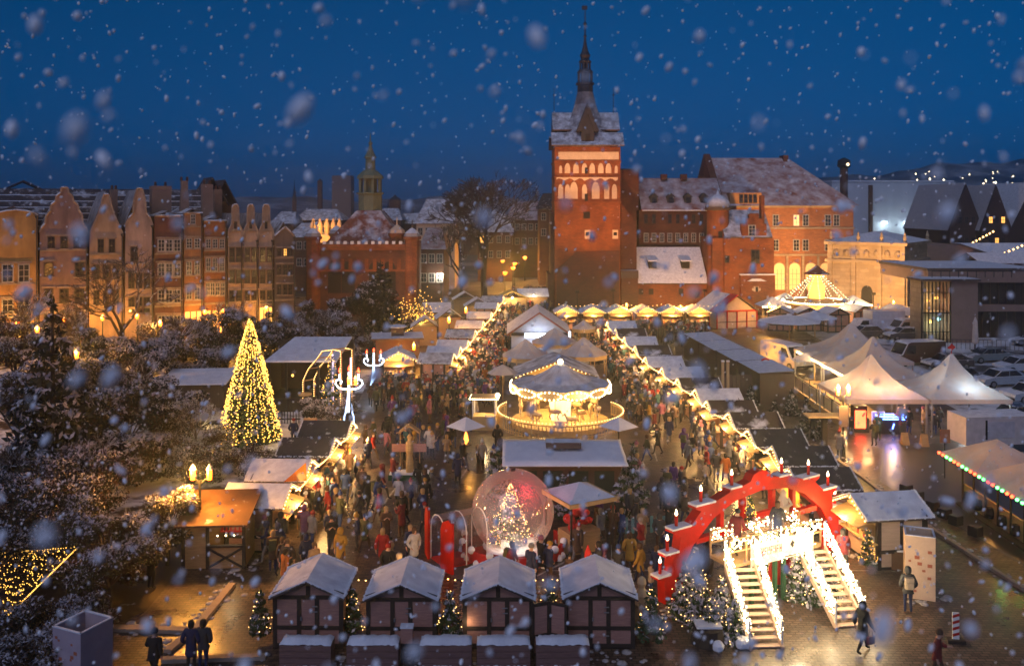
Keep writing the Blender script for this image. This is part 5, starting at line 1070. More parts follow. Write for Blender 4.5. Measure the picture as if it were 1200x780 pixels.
tx_.prism([(2.95,zD+.3),(3.08,zD+.16),(3.21,zD+.3),(3.08,zD+.46)],'y',-.669,-.661,1); tx_.box(2.6,Ld-.7,-.668,-.661,zD-.14,zD-.11,1)
tx_.build('banner_lettering',[M('red print',(.5,.04,.06)),m_dark],ban)
rl=MB()
for y in (-.56,.56):
    for x in [i*Ld/6 for i in range(7)]: rl.box(x-.03,x+.03,y-.03,y+.03,zD,zD+.95)
    rl.box(0,Ld,y-.035,y+.035,zD+.9,zD+.97); rl.box(0,Ld,y-.025,y+.025,zD+.45,zD+.5)
rl.build('railing',m_wood,T)
fl_=MB(); rs=random.Random(4)
for i in range(480): fl_.oct((rs.uniform(0,Ld),rs.choice((-.68,-.56,.56,.6))+rs.gauss(0,.03),zD+.62+rs.uniform(-.02,.38)+rs.gauss(0,.07)),.033)
for i in range(60): x=rs.uniform(.9,Ld-.4); fl_.oct((x,-.70,zD+rs.uniform(-.3,.3)),.026)
fl_.tube([(0,-.62,zD+.9),(Ld,-.62,zD+.9)],.012,3,1).tube([(0,.6,zD+.9),(Ld,.6,zD+.9)],.012,3,1).tube([(.02,-.62,zD+.9),(.02,.6,zD+.9)],.012,3,1)
fl_.build('light_string',[m_bulb_white,m_black],T)
def stair(x,rzdeg,run,w=1.15,name='staircase'):
    s=MB(); M4=Matrix.Translation((x,-.6,0))@Matrix.Rotation(R(rzdeg),4,'Z'); n=11
    for i in range(n): z=zD*(1-(i+1)/(n+.4)); y=-run*(i+.5)/n; s.box(-w/2+.05,w/2-.05,y-run/n*.5,y+run/n*.45,z-.04,z,0,M4)
    for sx in (-1,1): s.prism([(0,zD-.25),(0,zD+.02),(-run-.15,.1),(-run-.15,0),(-run+.1,0)],'x',sx*w/2-.04,sx*w/2+.04,0,M4)
    o=fixn(s.build(name,m_stair,T)); h=MB()
    for sx in (-1,1):
        for t in (0,.33,.66,1): y=-run*t; z=zD*(1-t); h.box(sx*w/2-.03,sx*w/2+.03,y-.03,y+.03,z,z+.95,0,M4)
        for dz_ in (.5,.93): h.tube([tuple(M4@Vector((sx*w/2,0,zD+dz_))),tuple(M4@Vector((sx*w/2,-run,dz_)))],.03,4)
    h.build('handrail',m_white,o); l=MB()
    for sx in (-1,1):
        for i in range(330):
            t=rs.random(); p=M4@Vector((sx*w/2+rs.gauss(0,.035),-run*t,zD*(1-t)+.95-abs(rs.gauss(0,.34)))); l.oct(tuple(p),.031)
    l.tube([tuple(M4@Vector((-w/2,0,zD+.9))),tuple(M4@Vector((-w/2,-run,.9)))],.012,3,1).tube([tuple(M4@Vector((w/2,0,zD+.9))),tuple(M4@Vector((w/2,-run,.9)))],.012,3,1).tube([tuple(M4@Vector((-w/2,0,zD+.9))),tuple(M4@Vector((w/2,0,zD+.9)))],.012,3,1)
    l.build('light_string',[m_bulb_white,m_black],o)
stair(.45,-24,2.75); stair(Ld-.55,-19,2.95)
MB().lathe([(.6,0),(.6,.06)],16,(0,0),0,0,1,1,Matrix.Translation((Ld-1.75,-.1,1.0))@Matrix.Rotation(R(90),4,'X')).build('red_disc',m_red,T)
for x,y,z,w_ in ((.6,-1.6,2.6,120),(Ld-.4,-1.8,2.6,120),(Ld/2,-1.3,zD+1.0,80),(1.0,-3.1,1.4,90),(Ld-.2,-3.4,1.4,90)): point('fairy_glow',T,(x,y,z),w_,(1,.74,.42),.25)
# ------------------------------------------------------------------ stage, candelabras, kiosk (left middle)
d=67.0; x0,x1=dpx(311,d),dpx(404,d); T=thing('stage','covered outdoor stage under a wide flat snow covered roof','stage',((x0+x1)/2,d,0)); a=(x1-x0)/2
r=MB(); r.add([(-a,-.2,dz(422,d)),(a-.6,-.2,dz(422,d)),(a-.2,4.2,dz(404,d)),(-a+1.2,4.2,dz(404,d)),(-a,-.2,dz(424,d)),(a-.6,-.2,dz(424,d)),(a-.2,4.2,dz(406,d)),(-a+1.2,4.2,dz(406,d))],[(0,1,2,3),(7,6,5,4),(0,4,5,1),(1,5,6,2),(2,6,7,3),(3,7,4,0)]); r.build('roof',m_snow,T)
w=MB(); w.box(-a,a,4.0,4.2,0,dz(407,d)); w.box(-a,-a+.15,0,3.99,0,dz(424,d)); w.build('wall',m_beam,T); MB().box(-a,a,.1,3.95,0,.9).build('platform',m_dark,T)
p=MB(); 
for x in (-a+.3,-1.4,1.0,a-.8): p.box(x-.07,x+.07,-.1,.05,0,dz(424,d))
p.build('post',m_black,T)
dr=MB(); dr.lathe([(.5,1.2),(.52,1.25),(.5,1.3)],16,(0,0),0,0,1,1); dr.build('hanging_ring',m_gold_wood,T)
MB().ball((-1.0,.3,2.6),.1).ball((.6,.6,1.9),.07).build('stage_lamp',m_bulb_gold,T)
sg=thing('light_arch','curved open arch frame wrapped in golden lights at the right of the stage','arch',(dpx(392,66),65.6,0),R(-42))
lb=MB(); fr=MB(); W2=3.0
cur=[(-W2,0),(-W2,2.2),(-W2+.7,3.2),(-W2+1.8,4.1),(-.6,4.7),(.8,4.95),(1.6,4.95),(1.6,0)]
for y in (-.5,.5): fr.tube([(x,y,z) for x,z in cur],.06,5); bulbs_along(lb,[(x,y-.08,z) for x,z in cur],.16,.04)
for (x,z) in cur[1:7]: fr.tube([(x,-.5,z),(x,.5,z)],.04,4)
fr.build('frame',m_wood,sg); lb.build('light_string',m_bulb,sg)
for x in (-.9,1.35): MB().box(x-.12,x+.12,.55,.62,.5,4.3).build('light_panel',E('pale lilac light panel %d'%(x>0),(.75,.62,.9),.8),sg)
point('arch_glow',sg,(0,-1.2,2.5),50,(1,.65,.35),.2)
lit_fir('stage_tree','slim lit Christmas tree standing inside the golden light arch',dpx(390,67),66.6,4.4,1.0,61,150,.05,n=1300,size=.11,pot=False,mat_b=m_bulb_gold)
def candelabra(label,px,py_base,d,h):
    T=thing('candelabra_light',label,'light figure',(dpx(px,d),d,0),0,'luminous candelabras'); t=MB(); k=h/4.0
    for s in (-1,1):
        t.tube([(0,0,2.55*k),(s*.35*k,0,2.5*k),(s*.75*k,0,2.62*k),(s*.98*k,0,2.9*k),(s*.92*k,0,3.15*k),(s*.68*k,0,3.22*k),(s*.52*k,0,3.05*k),(s*.62*k,0,2.9*k)],.055*k,6)
        t.tube([(s*.68*k,0,3.2*k),(s*.68*k,0,3.6*k)],.055*k,6)
    t.tube([(0,0,2.3*k),(0,0,3.75*k)],.08*k,6); t.build('curled_arms',m_sign_white,T)
    MB().lathe([(.30*k,.9*k),(.18*k,1.6*k),(.10*k,2.4*k)],8).build('stem',m_bulb_blue,T)
    f=MB()
    for s in (-.35,.35): f.tube([(s*k,0,0),(s*k*.95,0,.55*k),(s*.6*k,0,.9*k)],.06*k,5)
    f.build('feet',m_bulb_blue,T); r=MB()
    for x,z in ((-.68,3.7),(0,3.85),(.68,3.7)): r.lathe([(.03,z*k),(.10*k,z*k+.12*k),(.02,z*k+.36*k)],7,(x*k,0))
    r.build('red_flame',m_red_glow,T); point('figure_light',T,(0,-.8,2.6*k),35,(.7,.8,1),.2); return T
candelabra('luminous white candelabra with red flames, nearer of the pair beside the stage arch',409,0,63,3.9); candelabra('luminous white candelabra with blue stem, farther of the pair beside the bright stall',438,0,74,3.4)
T=thing('dark_kiosk','dark square kiosk with flat snowy roof and little chimney cap','kiosk',(dpx(466,86),86,0),R(8)); z=dz(398,86)
MB().box(-2.1,2.1,0,3.6,0,z).build('wall',M('red brown boards',(.16,.07,.045)),T); MB().box(-2.5,2.5,-.4,4,z,z+.18).build('roof',m_snow_roof,T); c=MB(); c.box(-.6,.6,1.2,2.4,z+.18,z+1.0); c.lathe([(1.0,z+1.0),(.95,z+1.1),(.2,z+1.25)],8,(0,1.8)); c.build('chimney_cap',m_snow_roof,T)
T=thing('gabled_booth','small tall brown booth with snowy gable and lamp in the far left rows','booth',(dpx(527,98),98,0),R(10)); z=dz(372,98)
MB().box(-1.2,1.2,0,2.4,0,z).build('wall',m_wood,T); gable_roof(T,-1.2,1.2,0,2.4,z,z+.9,m_snow_roof,over=.3,th=.1); MB().box(-.4,.4,-.04,0,.1,1.9).build('door',m_beam,T)
for i,(px,d,w,l) in enumerate(((512,112,3,'low snow roofed hut behind the tall brown booth'),(498,98,2.6,'low dark hut with snowy roof left of the tall brown booth'),(600,128,4,'yellow lit tent roof at the far end of the left rows'),(625,131,4,'long white snowy roof at the foot of the tall tower'),(560,118,3,'small snowy hut at the far bend of the left rows'),(545,126,3,'dim snowy hut under the big bare tree'))):
    T=thing('snowy_hut',l,'hut',(dpx(px,d),d,0),R(6)); MB().box(-w/2,w/2,0,2.6,0,2.1).build('wall',m_gold_wood if i==2 else m_wood,T); gable_roof(T,-w/2,w/2,0,2.6,2.1,3.0,(M('yellow tent cloth',(.7,.5,.15)) if i==2 else m_snow_roof),axis='x' if i in(0,3) else 'y',over=.3,th=.1)
    if i in (2,3,4): point('hut_light',T,(0,-1.2,2.0),160,WARM,.2); MB().ball((0,-.4,2.2),.14).build('lamp',m_bulb_white,T)
# red roofed pavilion
d=112.0; T=thing('red_roof_pavilion','pavilion with bright red roof band, pale panels and red posts beside the back row','pavilion',(dpx(864,d),d,0),R(15)); hw_=2.75; ze,zr=2.15,4.0
MB().prism([(-hw_,0),(hw_,0),(hw_,ze),(0,zr-.1),(-hw_,ze)],'y',.1,6).build('wall',M('pale plastic panel',(.55,.45,.38)),T)
p=MB()
for x in (-hw_,-hw_/2,0,hw_/2,hw_): p.box(x-.07,x+.07,.0,.16,0,ze)
p.box(-hw_-.1,hw_+.1,-.01,.17,ze-.1,ze+.1); 
for y in (.1,2,4,6): p.box(-hw_-.06,-hw_+.04,y-.06,y+.06,0,ze)
p.build('red_post',m_red,T); gable_roof(T,-hw_,hw_,.1,6,ze,zr,m_snow_roof,over=.3,th=.12)
b=MB(); b.prism([(-hw_-.3,ze-.12),(0,zr+.12),(0,zr+.2),(-hw_-.3,ze-.02)],'y',-.25,1.6); fixn(b.build('red_roof_band',M('bright red canvas',(.65,.02,.04)),T)); MB().tube([(-hw_-.5,-.7,.9),(hw_,-.7,.9)],.04,4).build('rail',m_black,T)
# glowing ride (Christmas pyramid with swings)
d=118.0; x=dpx(957,d); T=thing('glowing_ride','golden glowing swing ride with light spokes and bright ring before the big brick building','ride',(x,d,0))
t=MB(); t.lathe([(1.5,0),(1.5,2.0)],12); t.lathe([(1.05,3.1),(1.1,5.0),(.7,5.2),(.7,6.2),(1.1,6.3)],10); t.build('tower',E('golden lit tower',(1,.50,.10),1.1),T); MB().lathe([(1.7,6.3),(.9,6.8),(.15,7.4)],10).build('cap',m_tile,T)
s=MB(); l=MB()
for k in range(14):
    a=2*math.pi*k/14; p0=Vector((.9*math.cos(a),.9*math.sin(a),6.0)); p1=Vector((4.2*math.cos(a),4.2*math.sin(a),2.9)); s.tube([tuple(p0),tuple(p1)],.04,4)
    for i in range(12): l.oct(tuple(p0.lerp(p1,i/11)),.055)
s.build('spoke',m_chrome,T); 
for i in range(90): a=2*math.pi*i/90; l.oct((4.3*math.cos(a),4.3*math.sin(a),2.75),.12); 
for i in range(46): a=2*math.pi*i/46; l.oct((3.0*math.cos(a),3.0*math.sin(a),2.6),.2)
l.build('light_string',m_bulb_white,T); MB().lathe([(4.4,2.5),(4.4,2.7),(1.5,3.1)],24).build('canopy_ring',m_gold_wood,T)
for k in range(6): a=R(30+60*k); point('ride_light',T,(5.8*math.cos(a),5.8*math.sin(a),2.6),420,(1,.68,.3),.3)
for i,(px,d,l) in enumerate(((905,116,'string lit low stall left of the glowing ride'),(1000,118,'string lit low stall right of the glowing ride'),(920,121,'snowy canopy with light strings behind the ride on the left'))):
    T=thing('lit_canopy',l,'canopy',(dpx(px,d),d,0)); MB().lathe([(2.6,2.4),(1.2,3.0),(.1,3.5)],4,(0,0),0,R(45)).build('roof',m_snow_roof,T); p=MB()
    for a in (-1.7,1.7): p.tube([(a,-1.7,0),(a,-1.7,2.4)],.05,5); p.tube([(a,1.7,0),(a,1.7,2.4)],.05,5)
    p.box(-1.6,1.6,-1.0,1.0,0,1.0); p.build('post',m_wood,T); b=MB(); bulbs_along(b,[(-1.85,-1.85,2.4),(1.85,-1.85,2.4)],.25,.1); b.build('light_string',m_bulb_white,T); point('canopy_light',T,(0,-2.4,2.2),180,WARM,.2)
# grey snowy parasols before it
for i,(px,d,r,l) in enumerate(((925,101,3.6,'wide flat snow covered parasol behind the white van'),(955,104,2.6,'second flat snow covered parasol behind the white van'))):
    T=thing('big_parasol',l,'umbrella',(dpx(px,d),d,0)); MB().lathe([(r,2.3),(r*.5,2.75),(.3,3.0),(.3,3.15)],8).build('canopy',m_snow,T); MB().tube([(0,0,0),(0,0,2.9)],.06,6).build('pole',m_wood,T)
# ------------------------------------------------------------------ sheds and fences right of the row
for i,(y,x) in enumerate(((88,18.9),(82.6,19.3),(77.2,19.8),(71.8,20.3))):
    T=thing('storage_shed','dark flat shed with %s roof, %s from the tower end'%(('pinkish snowy','bluish snowy','orange lit snowy','thin snowy')[i],ORD[i] if i else 'first'),'shed',(x,y,0),R(4),'dark sheds behind the right row'); MB().box(-1.35,1.35,-2.6,2.6,0,2.35).build('wall',M('dark shed boards %d'%i,(.07,.045,.035),(.045,.03,.025),streak=(5,5,.4)),T); MB().prism([(-1.45,2.36),(1.45,2.5),(1.45,2.58),(-1.45,2.44)],'y',-2.65,2.65).build('roof',m_snow_roof,T)
def fence(label,a,b,h,mat,step=.35,name='board_fence',gap=.04):
    a=Vector((*a,0)); b=Vector((*b,0)); d=b-a; L=d.length; T=thing(name,label,'fence',a,math.atan2(d.y,d.x)); m=MB(); n=int(L/step)
    for i in range(n): m.box(L*i/n+gap/2,L*(i+1)/n-gap/2,-.02,.02,.05,h+.03*math.sin(i*2.7))
    m.build('boards',mat,T); p=MB()
    for i in range(int(L/2)+1): x=min(L,2*i); p.box(x-.06,x+.06,.03,.13,0,h)
    for z in (.3,h-.25): p.box(0,L,.022,.06,z,z+.1)
    p.build('post',m_beam,T); return T
m_fence=M('grey brown fence boards',(.13,.085,.065),(.08,.055,.045),streak=(4,4,.6))
fence('tall grey board fence behind the dark sheds, facing the market',G(838,470),G(922,466),2.0,m_fence); fence('board fence strip between right stalls and dark sheds',(16.6,96),(16.9,106),1.9,m_fence)
T=thing('round_sign','round white road sign with red ring above the board fence','sign',(dpx(897,74),74,0)); MB().tube([(0,.06,0),(0,.06,2.4)],.04,6).build('post',m_chrome,T); c=Matrix.Translation((0,0,2.35))@Matrix.Rotation(R(90),4,'X'); MB().lathe([(.42,0),(.42,.04)],18,(0,0),0,0,1,1,c).build('ring',m_red,T); MB().lathe([(.29,.042),(.29,.05)],18,(0,0),0,0,1,1,c).build('disc',m_white,T)
for i,px in enumerate((847,853)): T=thing('tall_post',('tall pale wooden post, left of the two behind the right stalls','tall pale wooden post, right of the two behind the right stalls')[i],'post',G(px,486)); MB().box(-.09,.09,-.09,.09,0,3.9).build('shaft',m_tan,T); MB().box(-.11,.11,-.11,.11,3.9,4.0).build('cap',m_snow,T)
# ------------------------------------------------------------------ white tents and terrace right
def peak_tent(label,x,y,w,dp,ze,zp,posts=True):
    T=thing('peaked_tent',label,'tent',(x,y,0),0,'white peaked party tents'); m=MB(); n=14; prof=[(1,0),(.80,.10),(.58,.24),(.38,.42),(.20,.66),(.06,.93),(.0,1.0)]
    rows=[]
    for s,t in prof:
        row=[]
        for k in range(4*n):
            q=k//n; u=(k%n)/n*2-1; c=[(u,-1),(1,u),(-u,1),(-1,-u)][q]
            sag=.10*(1-u*u)*(1 if s>.9 else 0)
            sw=.95+.05*abs(u) if 0<s<.95 else 1
            row.append((c[0]*w/2*max(s,.012)*sw,c[1]*dp/2*max(s,.012)*sw,ze+(zp-ze)*t+ (0.10*(abs(u)**3)*(1-t) if s<.95 else 0)))
        rows.append(row)
    vs=[p for r in rows for p in r]; N4=4*n; fs=[]
    for j in range(len(rows)-1):
        for k in range(N4): fs.append((j*N4+k,j*N4+(k+1)%N4,(j+1)*N4+(k+1)%N4,(j+1)*N4+k))
    m.add(vs,fs); m.build('canopy',m_canvas,T,smooth=True)
    v=MB(); 
    for q in range(4): 
        Mx=Matrix.Rotation(R(90*q),4,'Z'); ww,dd_=(w,dp) if q%2==0 else (dp,w); v.box(-ww/2,ww/2,-dd_/2-.02,-dd_/2+.005,ze-.28,ze-.003,0,Mx)
    v.build('valance',m_canvas,T); p=MB()
    for sx in (-1,1):
        for sy in (-1,1): p.box(sx*(w/2-.08)-.05,sx*(w/2-.08)+.05,sy*(dp/2-.08)-.05,sy*(dp/2-.08)+.05,0,ze)
    p.build('pole',m_chrome,T); return T
peak_tent('white peaked tent with orange glow, front left of the party tents',25.0,62.4,5.4,5.6,2.45,5.0); T=peak_tent('white peaked tent with red pennant on top, front right of the party tents',30.6,62.4,5.4,5.6,2.45,5.05)
MB().tube([(0,0,5.0),(0,0,5.75)],.03,5).add([(0.03,0,5.75),(.3,0,5.5),(.03,0,5.25),(-.28,0,5.45)],[(0,1,2,3)]).build('pennant',m_red_cloth,T)
peak_tent('grey snowy peaked tent directly behind the front left tent',28.0,69.5,5.6,6.4,2.5,5.2); peak_tent('wide grey snowy peaked tent, farthest of the party tents',29.0,76.6,7.6,7,2.6,5.3)
for T_,a,b in (('dense strip of white light along the left eave of the far party tents',(25.15,66.2,2.42),(25.1,79.0,2.45)),):
    q=MB(); bulbs_along(q,[a,b],.16,.055); o=q.build('eave_lights',m_bulb_white); tag(o,T_,'light string')
    for k in range(5): t=k/4; point('eave_light',None,(24.7,66.5+12*t,2.2),190,(1,.58,.20),.15).name='eave_light'
for x,l in ((24.3,170),(26.0,130),(31.0,120)): point('tent_light',None,(x,61.2,2.1),l,(1,.55,.22) if x<30 else (.7,.9,1),.2)
# tables and glowing counters in the front tents
for i,(x,y,w,mt,l) in enumerate(((25.6,60.6,1.8,m_blue_glow,'counter edged with blue and violet neon under the front left tent'),(31.0,60.8,2.2,m_orange_glow,'counter with glowing orange display under the front right tent'),(32.6,61.6,1.4,m_cyan_glow,'counter with cyan lit display at the right end of the tents'),(23.6,61.0,1.2,m_red_glow,'red lit drinks machine at the left tent corner'))):
    T=thing('display_counter',l,'counter',(x,y,0),R(-4)); MB().box(-w/2,w/2,-.35,.35,0,.95).build('counter_box',m_beam,T); q=MB()
    if i==0:
        for z in (1.0,1.16): q.tube([(-w/2,-.36,z),(w/2,-.36,z),(w/2,.36,z),(-w/2,.36,z),(-w/2,-.36,z)],.05,5)
        q.tube([(0,-.38,.35),(.1,-.38,.7)],.05,5)
    elif i==3: q.box(-.35,.35,-.38,-.36,.3,1.5)
    else:
        for k in range(5): q.box(-w/2+k*w/5+.04,-w/2+(k+1)*w/5-.06,-.30,.30,.96,1.02+.10*(k%2))
    q.build('glowing_display',mt,T); 
    if i==3: MB().box(-.45,.45,-.355,.3,.96,1.8).build('cabinet',m_beam,T)
    point('counter_light',T,(0,-.8,1.3),(14,12,22,8)[i],((.15,.2,1),(1,.4,.1),(.3,.85,1),(1,.1,.05))[i],.1)
T=thing('sandwich_board','white framed menu board standing on wet paving before the left tent','sign board',(*G(1029,505),0)); MB().box(-.45,.45,-.03,.03,.1,1.35).build('frame',m_white,T); MB().box(-.36,.36,-.045,-.031,.2,1.25).build('panel',M('dim menu print',(.30,.12,.10),(.5,.45,.4),scale=7),T)
for i,(px,py) in enumerate(((1060,520),(1083,522),(1050,500))): T=thing('small_floor_sign',('small folding floor sign on the wet paving, left of two','small folding floor sign on the wet paving, right of two','small folding floor sign close to the tent')[i],'sign board',(*G(px,py),0)); q=MB(); q.prism([(-.28,0),(0,.75),(.28,0)],'x',-.22,.22); q.build('board',m_wood,T); MB().box(-.15,.15,-.22,-.20,.15,.5).build('panel',m_white,T) if False else None
# terrace
T=thing('wooden_terrace','raised wooden terrace with lit pale railing along the tents','terrace',(0,0,0)); a=Vector((*G(918,452),0)); b=Vector((*G(984,500),0)); dl=b-a; L=dl.length; T.location=a; T.rotation_euler=(0,0,math.atan2(dl.y,dl.x))
MB().box(0,L,0,3.6,0,.45).build('deck',m_wood,T); q=MB(); n=int(L/1.6)
for i in range(n+1): x=L*i/n; q.box(x-.05,x+.05,.02,.12,.45,1.55)
q.box(0,L,.03,.11,1.48,1.56); q.build('railing',m_beam,T); q=MB()
for i in range(n): q.box(L*i/n+.08,L*(i+1)/n-.08,.05,.09,.55,1.44)
q.build('railing_panel',M('cream railing panel',(.68,.52,.34)),T)
for k in range(4): point('terrace_light',T,(L*(k+.5)/4,1.2,2.2),130,(1,.66,.3),.15)
tb=MB()
for i in range(7): x=L*(i+.5)/7; tb.lathe([(.32,1.15),(.32,1.2)],10,(x,1.3)); tb.tube([(x,1.3,.45),(x,1.3,1.15)],.04,5)
tb.build('bar_table',m_beam,T)
T=thing('terrace_parasol','snowy lit parasol over the wooden terrace','umbrella',(dpx(957,76),76.5,0)); MB().lathe([(1.9,2.3),(.8,2.75),(.05,2.95)],6).build('canopy',m_canvas,T); MB().tube([(0,0,0),(0,0,2.8)],.05,6).build('pole',m_wood,T)
T=thing('flat_canopy','small dark post with flat snowy canopy beside the terrace lamp','canopy',(*G(966,522),0)); MB().box(-.16,.16,-.16,.16,0,1.9).build('post',m_beam,T); MB().box(-1.2,1.1,-.6,.6,1.9,1.98).build('roof',m_tan,T)
# corner food tent bottom right
P0=Vector((*G(1130,590),0)); P1=Vector((*G(1225,655),0)); dl=P1-P0; L=dl.length
T=thing('food_tent','snowy food tent with wooden barrel front and red green eave lights at the right edge','tent',P0,math.atan2(dl.y,dl.x)); m=MB()
def hip(x0,x1,y0,y1,ze,zp):
    xm,ym=(x0+x1)/2,(y0+y1)/2; m.add([(x0,y0,ze),(x1,y0,ze),(x1,y1,ze),(x0,y1,ze),(xm-.1,ym,zp),(xm+.1,ym,zp)],[(0,1,5,4),(1,2,5),(2,3,4,5),(3,0,4)])
hip(-1.2,2.6,-.7,3.4,2.35,3.5); hip(2.605,6.4,-.7,3.4,2.35,3.55); hip(6.405,10.2,-.7,3.4,2.35,3.5); hip(-1.0,4,3.41,7,2.4,3.4); hip(4.005,10,3.41,7,2.4,3.5); m.build('canopy',m_canvas,T)
w=MB(); w.box(0,L+3,-.06,.06,0,1.05); w.build('front_wall',m_wood,T); w=MB()
for i in range(9): x=i*1.15; w.box(x-.07,x+.07,-.1,-.061,0,1.9); 
w.box(0,L+3,-.45,.1,-.005,.1); w.build('post',m_beam,T); w=MB()
for i in range(8): w.lathe([(.16,.28),(.24,.5),(.16,.78)],9,(.58+i*1.15,-.16))
w.build('barrel',m_beam,T); w=MB(); w2=MB()
for i in range(26): (w if i%4<2 else w2).ball((-1.2+i*.42,-.74,2.3),.085,0,6,4)
w.build('red_eave_light',m_red_glow,T); w2.build('green_eave_light',m_green_glow,T)
for k in range(3): point('tent_light',T,(1.0+k*2.6,.9,1.9),26,(1,.45,.1),.15); point('eave_light',T,(.6+2.6*k,-1.1,2.2),7,(1,.2,.06) if k%2 else (.5,.9,.2),.1)
T=thing('orange_sign','small orange board sign on a pole before the food tent','sign',(*G(1107,560),0)); MB().tube([(0,0,0),(0,0,2.0)],.03,5).build('post',m_black,T); MB().box(-.28,.28,-.05,-.02,2.0,2.75).build('board',M('orange board',(.45,.18,.08)),T)
# ------------------------------------------------------------------ vehicles
m_wheelrim=m_chrome
def car(label,x,y,rz,paint,sedan=False,snowy=.9):
    T=thing('parked_car',label,'car',(x,y,0),rz,'parked cars in the slushy car park'); L=4.4; w=.86
    low=[(-2.15,.30),(-2.2,.55),(-2.1,.78),(-1.2,.92),(1.9 if sedan else 2.1,.95),(2.2,.80),(2.2,.32)]
    cab=[(-1.15,.90),(-.45,1.42),(1.0,1.46),(1.75 if sedan else 2.1,.93)]
    b=MB(); b.prism(low,'y',-w,w); b.prism([(p[0],p[1]) for p in cab],'y',-w+.12,w-.12); o=fixn(b.build('body',M(label[:20]+' paint',paint,tuple(c*.8 for c in paint),rough=.3,snow=(snowy*.8,1.1)),T))
    g=MB(); g.prism([(-1.02,.97),(-.47,1.36),(.25,1.38),(.25,.97)],'y',-w+.10,w-.10); g.prism([(.33,.97),(.33,1.38),(.95,1.40),(1.55,.97)],'y',-w+.10,w-.10); fixn(g.build('side_window',m_glass,T))
    g=MB(); g.prism([(-1.20,.93),(-.50,1.40),(-.48,1.38),(-1.14,.93)],'y',-w+.2,w-.2); fixn(g.build('windscreen',m_glass,T))
    for px in (-1.35,1.35):
        for s in (-1,1):
            Mx=Matrix.Translation((px,s*(w-.08),.32))@Matrix.Rotation(R(90),4,'X'); wl=MB().lathe([(.32,-.1),(.32,.1)],14,(0,0),0,0,1,1,Mx).build('wheel',m_tyre,T); MB().lathe([(.19,-.115),(.19,.115)],10,(0,0),0,0,1,1,Mx).build('rim',m_chrome,wl)
    for s in (-1,1): MB().box(-2.215,-2.14,s*.62-.15,s*.62+.15,.58,.72).build('headlight',m_white,T); MB().box(2.17,2.215,s*.66-.1,s*.66+.1,.65,.85).build('tail_light',m_red_cloth,T)
    MB().box(-2.23,2.23,-w+.05,w-.05,.34,.46).build('bumper',m_black,T); return T
cars=[(1157,424,10,(.16,.20,.22),True,'pale teal sedan parked below the dark modern building',.55),(1110,432,8,(.05,.05,.06),False,'dark car under snow left of the pale teal sedan',.7),(1120,450,14,(.03,.03,.035),True,'black car just behind the tent with the red pennant',.5),(1172,452,12,(.25,.30,.36),False,'snow covered blue hatchback right of the tent peak',.9),(1208,470,12,(.3,.34,.4),True,'snow covered car at the right edge, nearest of the parked cars',.95),(1195,436,8,(.4,.42,.45),False,'silver car at the right edge behind the blue hatchback',.8),(1190,498,15,(.06,.05,.05),False,'dark car in front of the white lit counter at the right edge',.6),(1060,398,6,(.05,.05,.06),True,'dark snowy car left of the dark van',.85),(1015,396,5,(.06,.05,.05),True,'dark snowy car behind the farthest party tent',.9),(1212,405,0,(.2,.2,.22),True,'grey car in the far row at the right edge',.8)]
for px,py,rz,pt,sd_,l,sn_ in cars: x,y=G(px,py); car(l,x,y,R(rz),pt,sd_,sn_)
def van(label,px,py,rz,paint,L=5.2,h=2.3,w=.98,truck=False,snowy=.8,name='delivery_van'):
    x,y=G(px,py); T=thing(name,label,'truck' if truck else 'van',(x,y,0),rz); pm=M(label[:18]+' paint',paint,rough=.35,snow=(snowy,.9))
    if truck:
        MB().box(-L/2+1.7,L/2,-w-.1,w+.1,.75,h+.3).build('cargo_box',pm,T); MB().prism([(-L/2,.45),(-L/2,1.15),(-L/2+.5,1.9),(-L/2+1.6,1.95),(-L/2+1.6,.45)],'y',-w,w).build('cab',pm,T)
    else: fixn(MB().prism([(-L/2,.35),(-L/2-.03,.95),(-L/2+.75,1.15),(-L/2+1.3,h-.12),(-L/2+1.6,h),(L/2-.05,h),(L/2,.35)],'y',-w,w).build('body',pm,T))
    g=MB(); 
    if truck: g.prism([(-L/2+.1,1.2),(-L/2+.52,1.8),(-L/2+1.3,1.82),(-L/2+1.3,1.2)],'y',-w-.01,w+.01)
    else: g.prism([(-L/2+.98,1.22),(-L/2+1.38,h-.3),(-L/2+2.1,h-.3),(-L/2+2.1,1.22)],'y',-w-.01,w+.01); g.prism([(-L/2+.72,1.2),(-L/2+1.26,h-.2),(-L/2+1.22,h-.17),(-L/2+.66,1.2)],'y',-w+.15,w-.15)
    fixn(g.build('window',m_glass,T))
    for q in (-L/2+.9,L/2-1.0):
        for s in (-1,1): Mx=Matrix.Translation((q,s*(w-.08),.36))@Matrix.Rotation(R(90),4,'X'); wl=MB().lathe([(.36,-.11),(.36,.11)],14,(0,0),0,0,1,1,Mx).build('wheel',m_tyre,T); MB().lathe([(.2,-.125),(.2,.125)],10,(0,0),0,0,1,1,Mx).build('rim',m_chrome,wl)
    for s in (-1,1): MB().box(-L/2-.04,-L/2+.05,s*.7-.12,s*.7+.12,.75,.95).build('headlight',m_white,T)
    MB().box(-L/2-.06,-L/2+.1,-w+.05,w-.05,.38,.55).build('bumper',m_black,T); return T
van('white delivery van parked behind the tents beside the flat parasols',921,430,R(112),(.62,.56,.52)); van('white box truck with plain cargo box before the stone gate',1028,392,R(8),(.55,.55,.62),5.8,2.6,truck=True,name='box_truck'); van('dark van with snowy roof parked behind the party tents',1072,427,R(12),(.06,.03,.03),5.4,2.3); van('cream van at the stone gate beside the box truck',1062,394,R(10),(.6,.45,.35),4.6,2.1)
